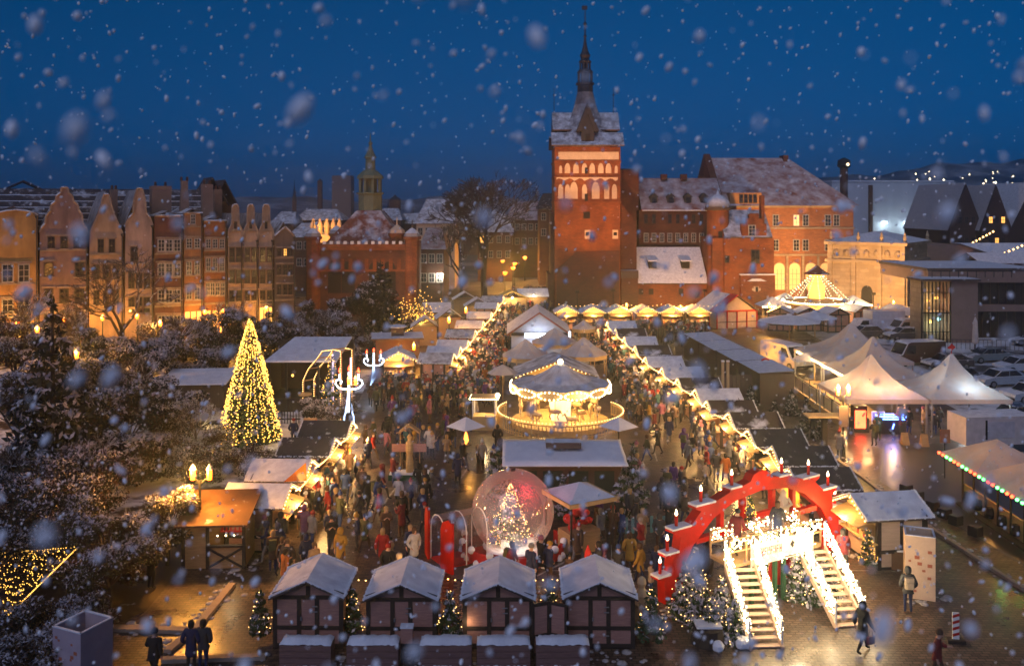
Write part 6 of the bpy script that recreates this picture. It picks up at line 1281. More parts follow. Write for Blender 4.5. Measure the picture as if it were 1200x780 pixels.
x,y=G(1172,530); T=thing('white_trailer','pale snowy box trailer with side hatch behind the food tent','trailer',(x,y+1.1,0),R(6)); MB().box(-2.3,2.3,-1.0,1.0,.45,2.2).build('box_body',M('pale trailer panel',(.60,.52,.50),snow=(1.0,1)),T); MB().box(-.9,.9,-1.03,-1.002,.9,1.9).build('hatch',M('grey hatch',(.5,.48,.52)),T); MB().box(-1.02,-.9,-1.035,-1.003,.8,2.0).build('hatch_frame',m_black,T)
for q in (-.6,.5):
    for s in (-1,1): MB().lathe([(.3,-.1),(.3,.1)],12,(0,0),0,0,1,1,Matrix.Translation((q,s*.85,.3))@Matrix.Rotation(R(90),4,'X')).build('wheel',m_tyre,T)
T=thing('closed_parasol','tall folded cream parasol standing before the concrete tower','umbrella',(dpx(1140,95),94.5,0)); MB().lathe([(.08,.7),(.32,.9),(.30,1.6),(.22,3.1),(.03,3.6)],9).build('folded_canopy',m_canvas,T); MB().tube([(0,0,0),(0,0,.9)],.05,6).lathe([(.45,0),(.45,.1)],10).build('pole',m_black,T)
T=thing('terrace_railing','dark railing along the pavement before the glass stair hall','fence',(dpx(1085,96),96,0),R(-6)); q=MB()
for i in range(24): q.box(i*.45,i*.45+.04,0,.04,0,1.0)
q.box(0,10.5,-.01,.05,1.0,1.06); q.build('bars',m_black,T)
# ------------------------------------------------------------------ bollards, boxes, foreground street things
for i,(px,py) in enumerate(((1062,577),(1075,585),(1093,597),(1107,606),(1120,614),(1143,627))):
    x,y=G(px,py); T=thing('stone_bollard','square dark stone bollard by the kerb, %s counted from the tents'%('first','second','third','fourth','fifth','sixth')[i],'bollard',(x,y,0),R(28),'square bollards along the kerb'); MB().box(-.24,.24,-.24,.24,0,.42).build('block',m_beam,T); MB().box(-.22,.22,-.22,.22,.42,.45).build('snow_cap',m_asph,T)
def tall_box(label,px,py,w,h,rz,mat):
    x,y=G(px,py); T=thing('wrapped_barrier',label,'advertising box',(x,y+w*.6,0),rz); a=w/2; b=MB(); t=.05
    b.box(-a,a,-a,-a+t,0,h); b.box(-a,a,a-t,a,0,h); b.box(-a,-a+t,-a+t,a-t,0,h); b.box(a-t,a,-a+t,a-t,0,h); b.box(-a+t,a-t,-a+t,a-t,.05,.5); b.build('printed_wrap',mat,T)
    r=MB(); 
    for q in range(4): r.box(-a-.01,a+.01,-a-.012,-a+t+.01,h,h+.035,0,Matrix.Rotation(R(90*q),4,'Z'))
    r.build('snow_rim',m_snow,T); d_=MB()
    rs=random.Random(px)
    for i in range(9):
        u,z,s=rs.uniform(-a+.15,a-.15),rs.uniform(.3,h-.3),rs.uniform(.03,.07); d_.box(u-s,u+s*1.6,-a-.006,-a-.001,z-s,z+s)
    d_.build('printed_spots',M('red brown print',(.42,.12,.06)),T); return T
tall_box('tall open cream printed box standing on the paving right of the bridge',1086,704,1.08,2.45,R(-20),M('cream print wrap',(.62,.44,.30),(.52,.36,.25)))
tall_box('pale lilac open box at the lower left picture corner',84,812,1.25,1.9,R(-24),M('lilac print wrap',(.40,.32,.36),(.33,.26,.30)))
x,y=G(1120,752); T=thing('beacon_post','red and white striped traffic beacon on a rubber foot','traffic beacon',(x,y,0),R(-10)); q=MB(); q.box(-.11,.11,-.03,.03,.12,1.05); q.build('white_blade',m_white,T); q=MB()
for i in range(4): q.prism([(-.11,.2+i*.22),(.11,.28+i*.22),(.11,.38+i*.22),(-.11,.30+i*.22)],'y',-.034,.034)
fixn(q.build('red_stripe',m_red,T)); MB().box(-.3,.3,-.16,.16,0,.12).build('foot',m_beam,T)
x,y=G(1052,668); T=thing('wooden_crate_planter','dark wooden crate with snow on top beside the pale cabin','planter',(x-.1,y+.5,0),R(-8)); MB().box(-.6,.6,-.45,.45,0,.75).build('crate',m_pot,T); MB().box(-.57,.57,-.42,.42,.75,.82).build('snow_top',m_snow,T)
m_bench=M('snow splashed bench boards',(.22,.115,.10),(.13,.07,.062),scale=2.5,streak=(1,1,9),bump=.5)
for i,px in enumerate((360,438,523,590,659)):
    x,y=(dpx(px,30.0),30.0); w=(60,60,60,62,62)[i]*30.0/F/2; T=thing('planter_bench','low pinkish board planter with snowy top, %s in the front row'%('first from left','second from left','middle one','second from right','last on the right')[i],'planter',(x,y,0),R((-1,0,0,1,1)[i]),'board planters in front of the cabins')
    bb=MB(); [bb.box(-w,w,-.3+.006*(k%2),.3,.005+.2*k,.19+.2*k) for k in range(4)]; bb.box(-w+.02,w-.02,-.27,.28,0,.78); bb.build('boards',m_bench,T); q=MB(); rs=np.random.RandomState(i); nx=16; vs=[];fs=[]
    for j in range(5):
        for k in range(nx+1): e=min(k,nx-k,3)/3*min(j,4-j,1); vs.append((-w+2*w*k/nx,-.31+.62*j/4-.0,.80+.13*min(1,e*3)+rs.uniform(0,.05)))
    for j in range(4):
        for k in range(nx): a=j*(nx+1)+k; fs.append((a,a+1,a+nx+2,a+nx+1))
    q.add(vs,fs); q.build('snow_top',m_snow,T,smooth=True); q=MB()
    for k in range(26): u=-w+.05+k*(2*w-.1)/25; s=rs.uniform(.03,.10); q.ball((u,-.30-s*.35,s*.3+rs.uniform(0,.07)),s,0,7,5)
    q.build('snow_clump',m_snow,T)
x,y=(dpx(477,30.2),30.2); T=thing('slim_post_box','slim pinkish post box on dark legs between the planters','box',(x,y,0)); q=MB()
for s in (-.16,.16): q.box(s-.03,s+.03,-.1,-.04,0,.7); q.box(s-.03,s+.03,.04,.1,0,.7)
q.build('leg',m_beam,T); MB().box(-.2,.2,-.14,.14,.7,1.2).build('box_body',m_pale,T); MB().box(-.22,.22,-.16,.16,1.2,1.25).build('snow_cap',m_snow,T)
x,y=G(644,772); T=thing('folding_screen','two leaf folding board screen between the third and fourth cabins','screen',(x,y+.3,0)); 
for s in (-1,1):
    Mx=Matrix.Rotation(R(-22*s),4,'Z'); a=.03 if s>0 else -.62; MB().box(a,a+.59,-.02,.02,.1,1.75,0,Mx).build('panel',m_pale,T); q=MB()
    for u in (a,a+.55): q.box(u-.02,u+.06,-.04,.04,0,1.85,0,Mx)
    for z in (.08,.7,1.74): q.box(a,a+.59,-.035,.035,z,z+.09,0,Mx)
    q.build('frame',m_beam,T)
x,y=G(335,600,1.2); T=thing('orange_pennant','orange triangular pennant with a yellow ring above the left stalls','pennant',(x+.25,y+1.2,0)); MB().tube([(0,0,0),(0,0,2.5)],.03,5).build('pole',m_wood,T); MB().prism([(-.65,2.25),(.45,2.3),(.40,3.15)],'y',-.02,.02).build('cloth',m_orange_cloth,T); MB().lathe([(.16,-.03),(.22,0),(.16,.03)],14,(0,0),0,0,1,1,Matrix.Translation((.18,-.03,2.5))@Matrix.Rotation(R(90),4,'X')).build('ring',m_gold_wood,T)
# signpost figure on green plinth
x,y=G(480,560); T=thing('signpost_figure','wooden signpost figure with two arms and small roof on a green snowy plinth','signpost',(x,y,0)); MB().box(-1.15,1.15,-.5,.5,0,.3).build('plinth',m_green,T); MB().box(-1.1,1.1,-.45,.45,.3,.36).build('snow_top',m_snow,T); q=MB(); q.lathe([(.2,.36),(.22,.9),(.16,1.3),(.24,1.6),(.22,2.0),(.1,2.15),(.15,2.35),(.04,2.5)],10); q.build('figure',m_gold_wood,T); q=MB(); q.box(-1.0,-.2,-.06,.0,1.5,1.95); q.box(.2,.95,-.06,.0,1.5,1.95); q.build('sign_arm',m_pale,T); q=MB(); q.prism([(-.6,2.55),(0,2.95),(.6,2.55),(.6,2.65),(0,3.07),(-.6,2.65)],'y',-.3,.3); fixn(q.build('roof',m_wood,T)); q=MB(); q.tube([(-.55,.2,.36),(-.55,.2,2.6)],.03,5); q.tube([(.55,.2,.36),(.55,.2,2.6)],.03,5); q.build('post',m_wood,T)
# green fenced white ornament trees around the long booth
def ornament_tree(label,px,d,h,r,seed):
    o=conifer('white_fir',label,dpx(px,d),d,h,r,seed,1500,.62,.10,[m_fir,m_fsnow]); return o
ornament_tree('snow laden small fir at the left end of the long booth',582,47.5,2.6,1.1,71); ornament_tree('snow laden small fir at the right end of the long booth',741,46,3.2,1.1,72); ornament_tree('snow laden fir right behind the square canopy',728,44,2.2,.9,73); ornament_tree('snow laden slim fir in front of the long booth wall',660,44.2,2.1,.5,74)
fence('low teal railing right of the square canopy',(4.9,41.8),(7.6,42.2),.8,M('teal painted railing',(.10,.26,.26)),.28,'low_railing',.16)
T=thing('litter_bin','dark litter bin left of the long booth','bin',(*G(563,542),0)); MB().lathe([(.24,0),(.27,.8),(.30,.82),(.30,.95)],12).build('barrel',m_black,T); MB().lathe([(.31,.95),(.31,1.0)],12).build('lid',m_beam,T)
T=thing('orange_bin','orange lit bin box beside the stage lawn','bin',(*G(363,512),0)); MB().box(-.4,.4,-.3,.3,.1,1.15).build('box_body',m_orange_cloth,T); MB().box(-.42,.42,-.32,.32,1.15,1.2).build('lid',m_wood,T)
def statue(label,px,py,h,mat,hat=None,name='carved_figure'):
    x,y=G(px,py); T=thing(name,label,'figure',(x,y,0)); k=h/1.6
    q=MB(); q.lathe([(.25*k,0),(.30*k,.35*k),(.24*k,.8*k),(.27*k,1.05*k),(.12*k,1.2*k),(.10*k,1.24*k),(.15*k,1.38*k),(.12*k,1.5*k),(.03*k,1.58*k)],12)
    for s in (-1,1): q.tube([(s*.24*k,0,1.08*k),(s*.34*k,-.12*k,.85*k),(s*.12*k,-.28*k,.82*k)],.075*k,6)
    q.build('body',mat,T)
    if hat: MB().lathe([(.17*k,1.40*k),(.13*k,1.6*k),(.02*k,1.9*k)],10).build('pointed_hat',hat,T)
    return T
statue('pale carved wooden figure standing right of the fourth cabin',752,735,1.9,m_tan); statue('red nosed red hatted garden gnome figure behind the fourth cabin',689,690,1.5,M('yellow gnome coat',(.62,.34,.08)),m_red_cloth,'gnome_figure'); statue('red cloaked low figure beside the fir tub right of the fourth cabin',756,748,1.1,m_red_cloth)
sl=MB(); rs=random.Random(44)
def slush(a,b,n,sp):
    a=Vector((*a,0)); b=Vector((*b,0))
    for i in range(n): p=a.lerp(b,rs.random()); r=rs.uniform(.04,.20)*rs.choice((.5,.7,1)); sl.ball((p.x+rs.gauss(0,sp),p.y+rs.gauss(0,sp),.0),r,0,7,4,.35)
slush(G(955,520),G(1200,690),150,.22); slush(G(110,735),G(225,738),60,.25); slush(G(196,763),G(272,684),70,.25); slush(G(300,771),G(760,771),130,.25); slush(G(770,705),G(850,752),60,.35); slush(G(1040,655),G(1062,668),24,.3); slush(G(255,672),G(300,660),30,.3); slush((13.6,41),(11,98),120,.25); slush((15.8,50),(17.5,92),160,.6); slush(G(1075,705),G(1103,700),20,.25); slush(G(985,650),G(1050,650),30,.2)
tag(sl.build('slush',M('dirty slush',(.46,.44,.45),(.20,.18,.17),scale=5,bump=.4),smooth=True),'small dirty lumps of trodden slush along kerbs and stall bases','slush',kind='stuff')
# ------------------------------------------------------------------ potted and lit firs
for i,(px,py,h,r,l) in enumerate(((527,752,1.5,.5,'lit potted fir between the second and third cabins'),(645,738,1.6,.55,'lit potted fir glowing behind the folding screen'),(763,757,1.75,.62,'lit potted fir in a barrel right of the fourth cabin'),(305,752,1.5,.5,'dim potted fir left of the first cabin'),(413,748,1.4,.45,'lit potted fir between the first and second cabins'))):
    x,y=G(px,py); lit_fir('potted_fir',l,x,y,h,r,80+i,26,.026,n=900,size=.075,light=5 if i!=3 else 0,snow=.30,mat_b=m_bulb,z=.34)
for i,(px,py,h,r) in enumerate(((803,722,2.0,.75),(822,733,1.9,.8),(845,738,2.0,.75),(862,748,1.4,.7),(835,748,1.5,.7),(815,705,2.1,.7))):
    x,y=G(px,py); lit_fir('snowy_fir',('snowy fir clump tree at the red arch foot','second snowy fir clump tree, just right of the arch foot','tall snowy fir touching the left staircase','low snowy fir at the bottom of the left staircase','low snowy fir behind the dark stump','snowy fir directly behind the arch foot firs')[i],x,y,h,r,90+i,40,.028,n=1100,size=.085,snow=.72,pot=False,light=0)
for i,(px,py,h,r) in enumerate(((935,700,1.7,.8),(952,702,1.9,.85),(968,698,1.5,.7))):
    x,y=G(px,py); lit_fir('snowy_fir',('snowy lit fir under the footbridge, leftmost of three','snowy lit fir under the footbridge, middle of three','snowy lit fir under the footbridge, rightmost of three')[i],x,y,h,r,100+i,55,.03,n=1100,size=.085,snow=.6,pot=False,light=0)
x,y=G(1017,668); lit_fir('gold_fir','small golden lit fir beside the right staircase',x,y,1.5,.4,111,60,.03,n=600,size=.07,mat_b=m_bulb_gold,z=.3)
x,y=G(832,757); T=thing('tree_stump','dark wide tree stump planter with snowy stones by the left staircase','stump',(x,y+.3,0)); MB().lathe([(.62,0),(.55,.3),(.52,.55),(.42,.58)],11).build('stump',m_beam,T); q=MB(); rs=random.Random(6)
for i in range(9): q.ball((rs.uniform(-.3,1.7),rs.uniform(-.55,.3),.12),rs.uniform(.14,.26),0,7,5)
q.build('snowy_stone',m_snow,T); MB().box(-.45,.45,-.25,.35,.58,.66).build('snow_top',m_snow,T)
# big lit tree
x,y=G(293,517)
o=conifer('big_christmas_tree','tall conical Christmas tree covered in vertical strings of golden lights',x,y,8.0,1.95,120,7000,.10,.13,[m_fir,m_fsnow]); o['category']='christmas tree'; b=MB(); rs=random.Random(12)
for k in range(30):
    a=2*math.pi*k/30+rs.uniform(-.06,.06)
    for i in range(84):
        t=(i+rs.random()*.6)/84
        if rs.random()<.22 or (t>.8 and k%2): continue
        q=(2.0*(1-t)**.85)*rs.uniform(.90,1.06)+.03; aa=a+rs.gauss(0,.035); b.oct((q*math.cos(aa),q*math.sin(aa),.25+7.75*t),rs.choice((.035,.045,.055)))
b.build('light_string',m_bulb_gold,o)
for a in (-2.4,-1.3,-.3): point('tree_light',o,(2.9*math.cos(a),2.9*math.sin(a),1.6),28,(1,.68,.2),.3)
point('tree_light',o,(.3,-2.1,4.5),30,(1,.68,.2),.3)
# ------------------------------------------------------------------ garden planting on the left
SN=[m_leaf,m_fsnow,m_rust]; RU=[m_rust,m_fsnow,m_leaf2]
conifer('dark_conifer','tall dark snow dusted conifer at the left edge, tip before the mauve house',*G(62,592),10.6,3.4,130,7500,.42,.17)
bare_tree('bare_tree','broad bare tree spreading before the beige gabled houses',*G(143,432),11.5,140,depth=6,spread=.46,twig=.022,first=.34,nb=3)
bushy('snowy_tree','round snow laden tree below the orange house, largest of the mid garden',dpx(215,74),74,5.6,3.2,141,5200,.55,.15,SN)
bushy('snowy_tree','snow laden tree left of the round one, before the beige house',dpx(165,70),70,5.0,3.0,142,4500,.5,.15,SN); bushy('snowy_tree','dark snowy tree just left of the golden Christmas tree top',dpx(262,80),80,6.2,2.7,143,3600,.30,.16,SN)
bushy('snowy_tree','snowy russet tree in front of the ochre house',dpx(18,76),76,5.2,3.2,144,4200,.4,.16,RU); bushy('snowy_tree','dim snowy tree between the dark conifer and the round tree',dpx(118,64),64,4.6,3.0,145,4600,.5,.14,SN)
for i,(px,d,h,r,l) in enumerate(((8,86,5.2,2.8,'snowy tree under the ochre house lower windows'),(66,86,4.2,2.8,'snowy tree at the foot of the mauve stepped gable house'),(105,88,3.6,2.6,'snowy tree at the foot of the beige curved gable house'),(196,86,4.6,3.0,'snowy tree at the foot of the dark red house'),(240,88,4.4,2.6,'snowy tree below the rust coloured shop house'),(140,78,3.8,3.0,'snowy tree just before the broad bare tree trunk'),(60,70,4.6,3.0,'snow covered tree behind the tall dark conifer'),(200,62,3.2,2.6,'snow capped bushy tree left of the garden hut'),(100,54,4.4,2.8,'dark snow capped tree right of the tall conifer trunk'),(20,56,5.0,3.0,'dense snow capped tree on the far left lawn'),(160,49,3.0,2.4,'shadowy snow capped tree on the white lawn'))):
    bushy('snowy_tree',l,dpx(px,d),d,h,r,300+i,3600,.5,.15,RU if i%3==0 else SN)
for i,(px,d,h,l) in enumerate(((30,85,8.5,'frosted bare tree before the ochre house'),(96,81,8.0,'frosted bare tree left of the broad bare tree'),(205,79,7.0,'frosted bare tree before the dark red house'),(262,86,7.2,'frosted bare tree before the rust coloured house'),(172,68,5.6,'white frosted branching shrub tree above the shaded lawn'),(345,88,5.6,'frosted bare tree behind the stage roof'),(385,92,5.8,'frosted bare tree at the guild hall corner'),(112,45,4.4,'near frosted bare tree rising out of the dark bushes'),(36,44,4.6,'near frosted bare tree beside the tall dark conifer trunk'),(178,58,4.6,'frosted bare shrub tree at the lawn edge'),(228,57,3.6,'frosted bare shrub before the garden hut'))):
    bare_tree('frosted_tree',l,dpx(px,d),d,h,400+i,depth=6,spread=.46,twig=.016 if d>60 else .010,mat=m_frost,first=.30,nb=3)
bushy('snowy_tree','dark spreading tree in deep shade at the mid left',dpx(150,55),55,4.4,3.0,146,4600,.22,.15,SN)
for i,(px,d,h,r,sn_,l) in enumerate(((345,92,4.6,2.4,.45,'snow flecked tree before the guild hall left corner'),(378,96,5.6,2.2,.4,'upright snowy tree before the guild hall door'),(408,90,5.2,2.0,.6,'white frosted slim tree before the guild hall'),(322,84,4.0,2.6,.35,'dark bushy tree behind the golden Christmas tree'),(360,80,3.4,2.6,.5,'low snowy tree behind the stage roof'),(398,82,3.2,2.2,.45,'low frosted shrub tree behind the light arch'),(300,96,4.4,2.2,.4,'snowy tree below the three matching gables'))): bushy('garden_tree',l,dpx(px,d),d,h,r,150+i,3000,sn_,.16,SN if i%2 else RU)
conifer('evergreen','dark full evergreen in front of the guild hall right side',dpx(447,108),108,8.6,4.0,160,5200,.08,.22); bushy('evergreen','dark round evergreen beside the taller one at the guild hall',dpx(425,104),104,6.6,3.0,161,3600,.12,.2,[m_leaf,m_fsnow])
bare_tree('bare_tree','huge bare tree rising on the skyline left of the tall tower',dpx(568,150),150,18.5,170,depth=7,spread=.42,twig=.045,first=.37,r0=.6); bare_tree('bare_tree','slender bare tree just left of the huge one',dpx(540,146),146,13,171,depth=6,spread=.42,twig=.04,r0=.3,first=.36)
o=bare_tree('lit_bare_tree','bare tree wrapped in warm fairy lights beside the far left stalls',dpx(490,103),103,6.5,172,depth=5,spread=.5,twig=.03); l=MB(); rs=random.Random(3)
for i in range(150): t=rs.random(); l.oct((rs.gauss(0,1.3),rs.gauss(0,1.0),2.2+abs(rs.gauss(0,1.5))),.06)
bulbs_along(l,[(-2.2,-1,.4),(.2,-1,1.9),(2.4,-1,2.6)],.22,.07); l.build('light_string',m_bulb_gold,o); point('tree_light',o,(.5,-1.6,2.4),260,(1,.55,.15),.3)
bushy('lit_bush','low bush twinkling with gold lights left of the dark kiosk',dpx(441,92),92,1.8,1.6,173,900,.2,.14,RU,'bush',None,False)
# near left masses
for i,(px,py,h,r,n,sn_,mt,l) in enumerate(((128,712,4.4,2.1,6500,.46,[m_leaf2,m_fsnow,m_rust],'leafy snow flecked tree lit golden by the street lanterns'),(45,690,4.6,2.6,6000,.42,SN,'dark snow flecked tree left of the golden lit one'),(20,640,4.2,2.6,5000,.40,SN,'dark snowy tree above the light net at the left edge'),(95,640,4.2,2.3,5000,.45,SN,'snow flecked tree in front of the tall dark conifer'),(196,662,3.5,1.35,4200,.40,[m_leaf2,m_fsnow,m_rust],'smaller golden lit tree reaching toward the street lanterns'))):
    x,y=G(px,py); bushy('garden_tree',l,x,y,h,r,180+i,n,sn_,.085,mt,nc=20)
for i,(px,py,h,r,sn_,l) in enumerate(((250,560,1.5,2.0,.4,'russet snow flecked hedge bush before the Christmas tree'),(285,552,1.4,1.6,.35,'russet hedge bush just behind the bluish stall roof'),(215,565,1.6,1.8,.5,'snowy hedge bush on the white lawn'),(240,530,1.7,1.6,.55,'white frosted bush left of the Christmas tree foot'),(205,520,1.9,1.8,.5,'snowy bush left of the frosted bush'),(395,492,1.8,1.6,.3,'twiggy bush lit orange beside the light arch'),(368,492,1.5,1.2,.45,'frosted twiggy bush before the stage'),(175,545,1.6,1.6,.5,'snowy bush at the shaded lawn corner'),(310,560,1.1,1.0,.3,'small russet bush against the bluish stall'),(60,790,1.4,1.5,.42,'snow flecked low shrub beside the lilac box'),(25,760,1.5,1.6,.4,'snowy shrub under the light net at the lower left'),(100,740,1.3,1.2,.45,'snow tipped shrub right of the light net'),(10,800,1.4,1.4,.4,'dark snowy shrub at the bottom left corner'),(128,690,1.0,1.2,.2,'low orange lit shrub at the lawn edge'))):
    x,y=G(px,py); bushy('garden_bush',l,x,y,h,r,200+i,2600,sn_,.075,RU if i%2 else SN,'bush','garden bushes',False,16,.55)
# net of lights
T=thing('light_net','draped net of tiny warm lights with a bright rim sloping over the shrubs','light net',(0,0,0)); a=Vector((*G(92,690,1.9),1.9)); a=Vector((dpx(92,34.0),34.0,CH-(640-240)*34/F)); b=Vector((dpx(8,31.5),31.5,CH-(722-240)*31.5/F)); c=Vector((dpx(-30,36.5),36.5,CH-(652-240)*36.5/F)); l=MB(); w=MB(); rs=random.Random(9)
for i in range(260):
    u,v=rs.random(),rs.random()
    if u+v>1: u,v=1-u,1-v
    p=a*(1-u-v)+b*u+c*v; p.z+=rs.gauss(0,.05); l.oct(tuple(p),.022)
bulbs_along(l,[tuple(a),tuple(b)],.06,.03); bulbs_along(l,[tuple(a),tuple(c)],.15,.025); l.build('light_string',m_bulb_gold,T)
for i in range(9): t=i/8; w.tube([tuple(a.lerp(b,t)),tuple(a.lerp(c,t))],.01,3); w.tube([tuple(a.lerp(b,t)),tuple(c.lerp(b,t))],.01,3)
w.build('net_wire',m_black,T); q=MB()
for p in (a,b,c): q.tube([(p.x,p.y,0),tuple(p)],.03,5)
q.build('support_pole',m_black,T)
for i,(px,py,h,r) in enumerate(((945,502,2.2,.8),(957,512,1.8,.7),(928,486,1.9,.8),(908,496,1.6,.8),(880,474,1.5,.8),(868,500,1.4,.7))): conifer('small_fir',('small dim fir beside the terrace, tallest of the planted firs','small fir in front of the terrace canopy post','small dim fir below the terrace middle','low fir behind the right stalls','low fir beside the board fence','lowest fir behind the dark stall roofs')[i],*G(px,py),h,r,230+i,900,.25,.10,[m_leaf,m_fsnow],'small firs behind the right stalls')
for i,px in enumerate((20,60,110,150,205,250)):
    pass
fence('dark iron fence on the lawn behind the Christmas tree',(dpx(322,63),63),(dpx(352,63),63),1.1,m_black,.2,'iron_fence',.14)
T=thing('garden_hut','low dark hut with bluish snow roof left of the golden Christmas tree','hut',(dpx(232,68),67,0),R(4)); MB().box(-2.2,2.2,0,3,0,2.0).build('wall',M('dark vertical boards',(.09,.06,.04),streak=(5,5,.4)),T); MB().prism([(-.4,2.0),(3.3,2.5),(3.3,2.6),(-.4,2.1)],'x',-2.5,2.5).build('roof',m_snow,T)
# ------------------------------------------------------------------ people
DG=None
def skin_mesh(joints, edges, radii, root=0, sub=1):
    me=bpy.data.meshes.new('t'); me.from_pydata(joints,edges,[]); o=bpy.data.objects.new('t',me); COL.objects.link(o)
    mo=o.modifiers.new('s','SKIN'); mo.use_smooth_shade=True
    sv=me.skin_vertices[0].data
    for i,r in enumerate(radii): sv[i].radius=r if isinstance(r,tuple) else (r,r); sv[i].use_root=False
    sv[root].use_root=True
    if sub: s=o.modifiers.new('d','SUBSURF'); s.levels=sub; s.render_levels=sub
    dg=bpy.context.evaluated_depsgraph_get(); ev=o.evaluated_get(dg); m2=bpy.data.meshes.new_from_object(ev); bpy.data.objects.remove(o); bpy.data.meshes.remove(me); return m2
def figure(pose, detail=False):
    """returns (body mesh, coat short mesh, coat long mesh). Faces -Y, 1.72 m tall."""
    st=pose.get('stride',0); lean=pose.get('lean',0); ar=pose.get('arms','down')
    J=[];Rr=[];Ed=[];seg=[]
    def j(p,r,par=None,mt=0):
        J.append(p);Rr.append(r);
        if par is not None: Ed.append((par,len(J)-1)); seg.append((par,len(J)-1,mt))
        return len(J)-1
    y=lambda z:-lean*max(0,z-.9)
    pel=j((0,0,.93),(.155,.115)); sp=j((0,y(1.15),1.13),(.135,.105),pel,3); ch=j((0,y(1.34),1.34),(.16,.115),sp,3); nk=j((0,y(1.48)-.01,1.475),(.055,.055),ch,1)
    hd=j((0,y(1.58)-.03,1.575),(.085,.10),nk,1); tp=j((0,y(1.66)-.02,1.675),(.07,.085),hd,1)
    if detail: j((0,y(1.58)-.135,1.575),(.014,.018),hd,1)
    for s in (-1,1):
        f=st*s
        hp=j((s*.095,0,.86),(.09,.10),pel,0); kn=j((s*.10,-.20*f-.03,.48),(.062,.066),hp,0); an=j((s*.105,-.36*f+.03,.10+(.05 if f<0 else 0)),(.042,.046),kn,0); j((s*.115,-.36*f-.13,.045+(.0 if f<0 else 0)),(.042,.032),an,2)
        sh=j((s*.175,y(1.4),1.40),(.07,.07),ch,3)
        if ar=='down': el=(s*.245,y(1.2)+.03+.10*f,1.13); wr=(s*.25,y(1.0)-.05+.18*f,.90); hn=(s*.25,y(1.0)-.09+.20*f,.80)
        elif ar=='phone': el=(s*.23,y(1.2)-.04,1.13); wr=(s*.12,y(1.2)-.27,1.24); hn=(s*.07,y(1.2)-.33,1.31)
        elif ar=='pocket': el=(s*.29,y(1.2)+.08,1.13); wr=(s*.20,y(1.0)-.08,.95); hn=(s*.16,y(1.0)-.12,.90)
        else:
            if s>0: el=(s*.26,y(1.2)-.05,1.18); wr=(s*.22,y(1.2)-.28,1.15); hn=(s*.20,y(1.2)-.36,1.18)
            else: el=(s*.25,y(1.2)+.04,1.13); wr=(s*.25,y(1.0)-.02,.90); hn=(s*.25,y(1.0)-.04,.80)
        e=j(el,(.052,.052),sh,3); w=j(wr,(.034,.034),e,3); h=j(hn,(.038,.024) if not detail else (.034,.018),w,1)
        if detail:
            d=(Vector(hn)-Vector(wr)).normalized(); side=Vector((0,1,0)) if abs(d.y)<.7 else Vector((0,0,1))
            for k,(off,ln) in enumerate(((-.028,.062),(-.010,.075),(.009,.070),(.027,.055))):
                b0=Vector(hn)+d*.025+side*off; b1=b0+d*ln*.6+Vector((-s*.006,0,0)); b2=b1+d*ln*.4+Vector((-s*.02,0,0))
                q=j(tuple(b0),(.009,.009),h,1); q=j(tuple(b1),(.008,.008),q,1); j(tuple(b2),(.006,.006),q,1)
            t0=Vector(hn)-d*.02+side*-.035; q=j(tuple(t0),(.010,.010),h,1); j(tuple(t0+side*-.022+d*.04),(.008,.008),q,1)
    def mesh(Jx,Ex,Rx,segs,name,sub):
        m=skin_mesh(Jx,Ex,Rx,0,sub); m.name=name; return m
    body=mesh(J,Ed,Rr,seg,'person',2 if detail else 1)
    n=len(body.polygons); C=np.empty(n*3); body.polygons.foreach_get('center',C); C=C.reshape(-1,3)
    A=np.array([J[a] for a,b,_ in seg]); Bv=np.array([J[b] for a,b,_ in seg])-A; rad=np.array([max(Rr[b]) for a,b,_ in seg]); mt=np.array([m for *_,m in seg])
    t=np.clip(((C[:,None]-A)*Bv).sum(2)/np.maximum((Bv**2).sum(1),1e-9),0,1); D=np.linalg.norm(C[:,None]-(A+t[...,None]*Bv),axis=2)-rad*.6; mi=mt[D.argmin(1)]
    body.materials.clear()
    for m in (m_beam,m_skin,m_shoe,m_dark): body.materials.append(m)
    body.polygons.foreach_set('material_index',mi.astype(np.int32)); body.polygons.foreach_set('use_smooth',[True]*n)
    coats=[]
    for lng in (0,1):
        K=[];Q=[];X=[]
        def c(p,r,par=None):
            K.append(p);Q.append(r)
            if par is not None: X.append((par,len(K)-1))
            return len(K)-1
        p0=c((0,0,.96),(.19,.145)); c1=c((0,y(1.15),1.14),(.165,.135),p0); c2=c((0,y(1.34),1.35),(.185,.14),c1); c3=c((0,y(1.47),1.47),(.085,.085),c2)
        if lng: l1=c((0,0,.75),(.205,.175),p0); c((0,.01,.52),(.215,.21),l1)
        else: c((0,0,.84),(.185,.15),p0)
        base=[i for i,(a,b,m) in enumerate(seg) if m==3 and b>4]
        for s in (-1,1):
            ids=[b for a,b,m in seg if m==3 and J[b][0]*s>0.06]
            pr=c2
            for b in ids: pr=c(J[b],(Rr[b][0]+.028,Rr[b][1]+.028),pr)
        m=mesh(K,X,Q,None,'coat',2 if detail else 1); m.materials.clear(); m.materials.append(m_dark); m.polygons.foreach_set('use_smooth',[True]*len(m.polygons)); coats.append(m)
    return body,coats[0],coats[1],(y(1.62)-.022)
POSES=[dict(stride=.9,arms='down'),dict(stride=0,arms='pocket'),dict(stride=.15,arms='phone'),dict(stride=.7,arms='hold',lean=.06),dict(stride=-.8,arms='down',lean=.04),dict(stride=.1,arms='hold')]
PW=['walking','standing with hands in pockets','standing with raised hands','walking','walking','standing']
FIG=[figure(p) for p in POSES]; FIGD=[figure(p,True) for p in POSES[:4]]
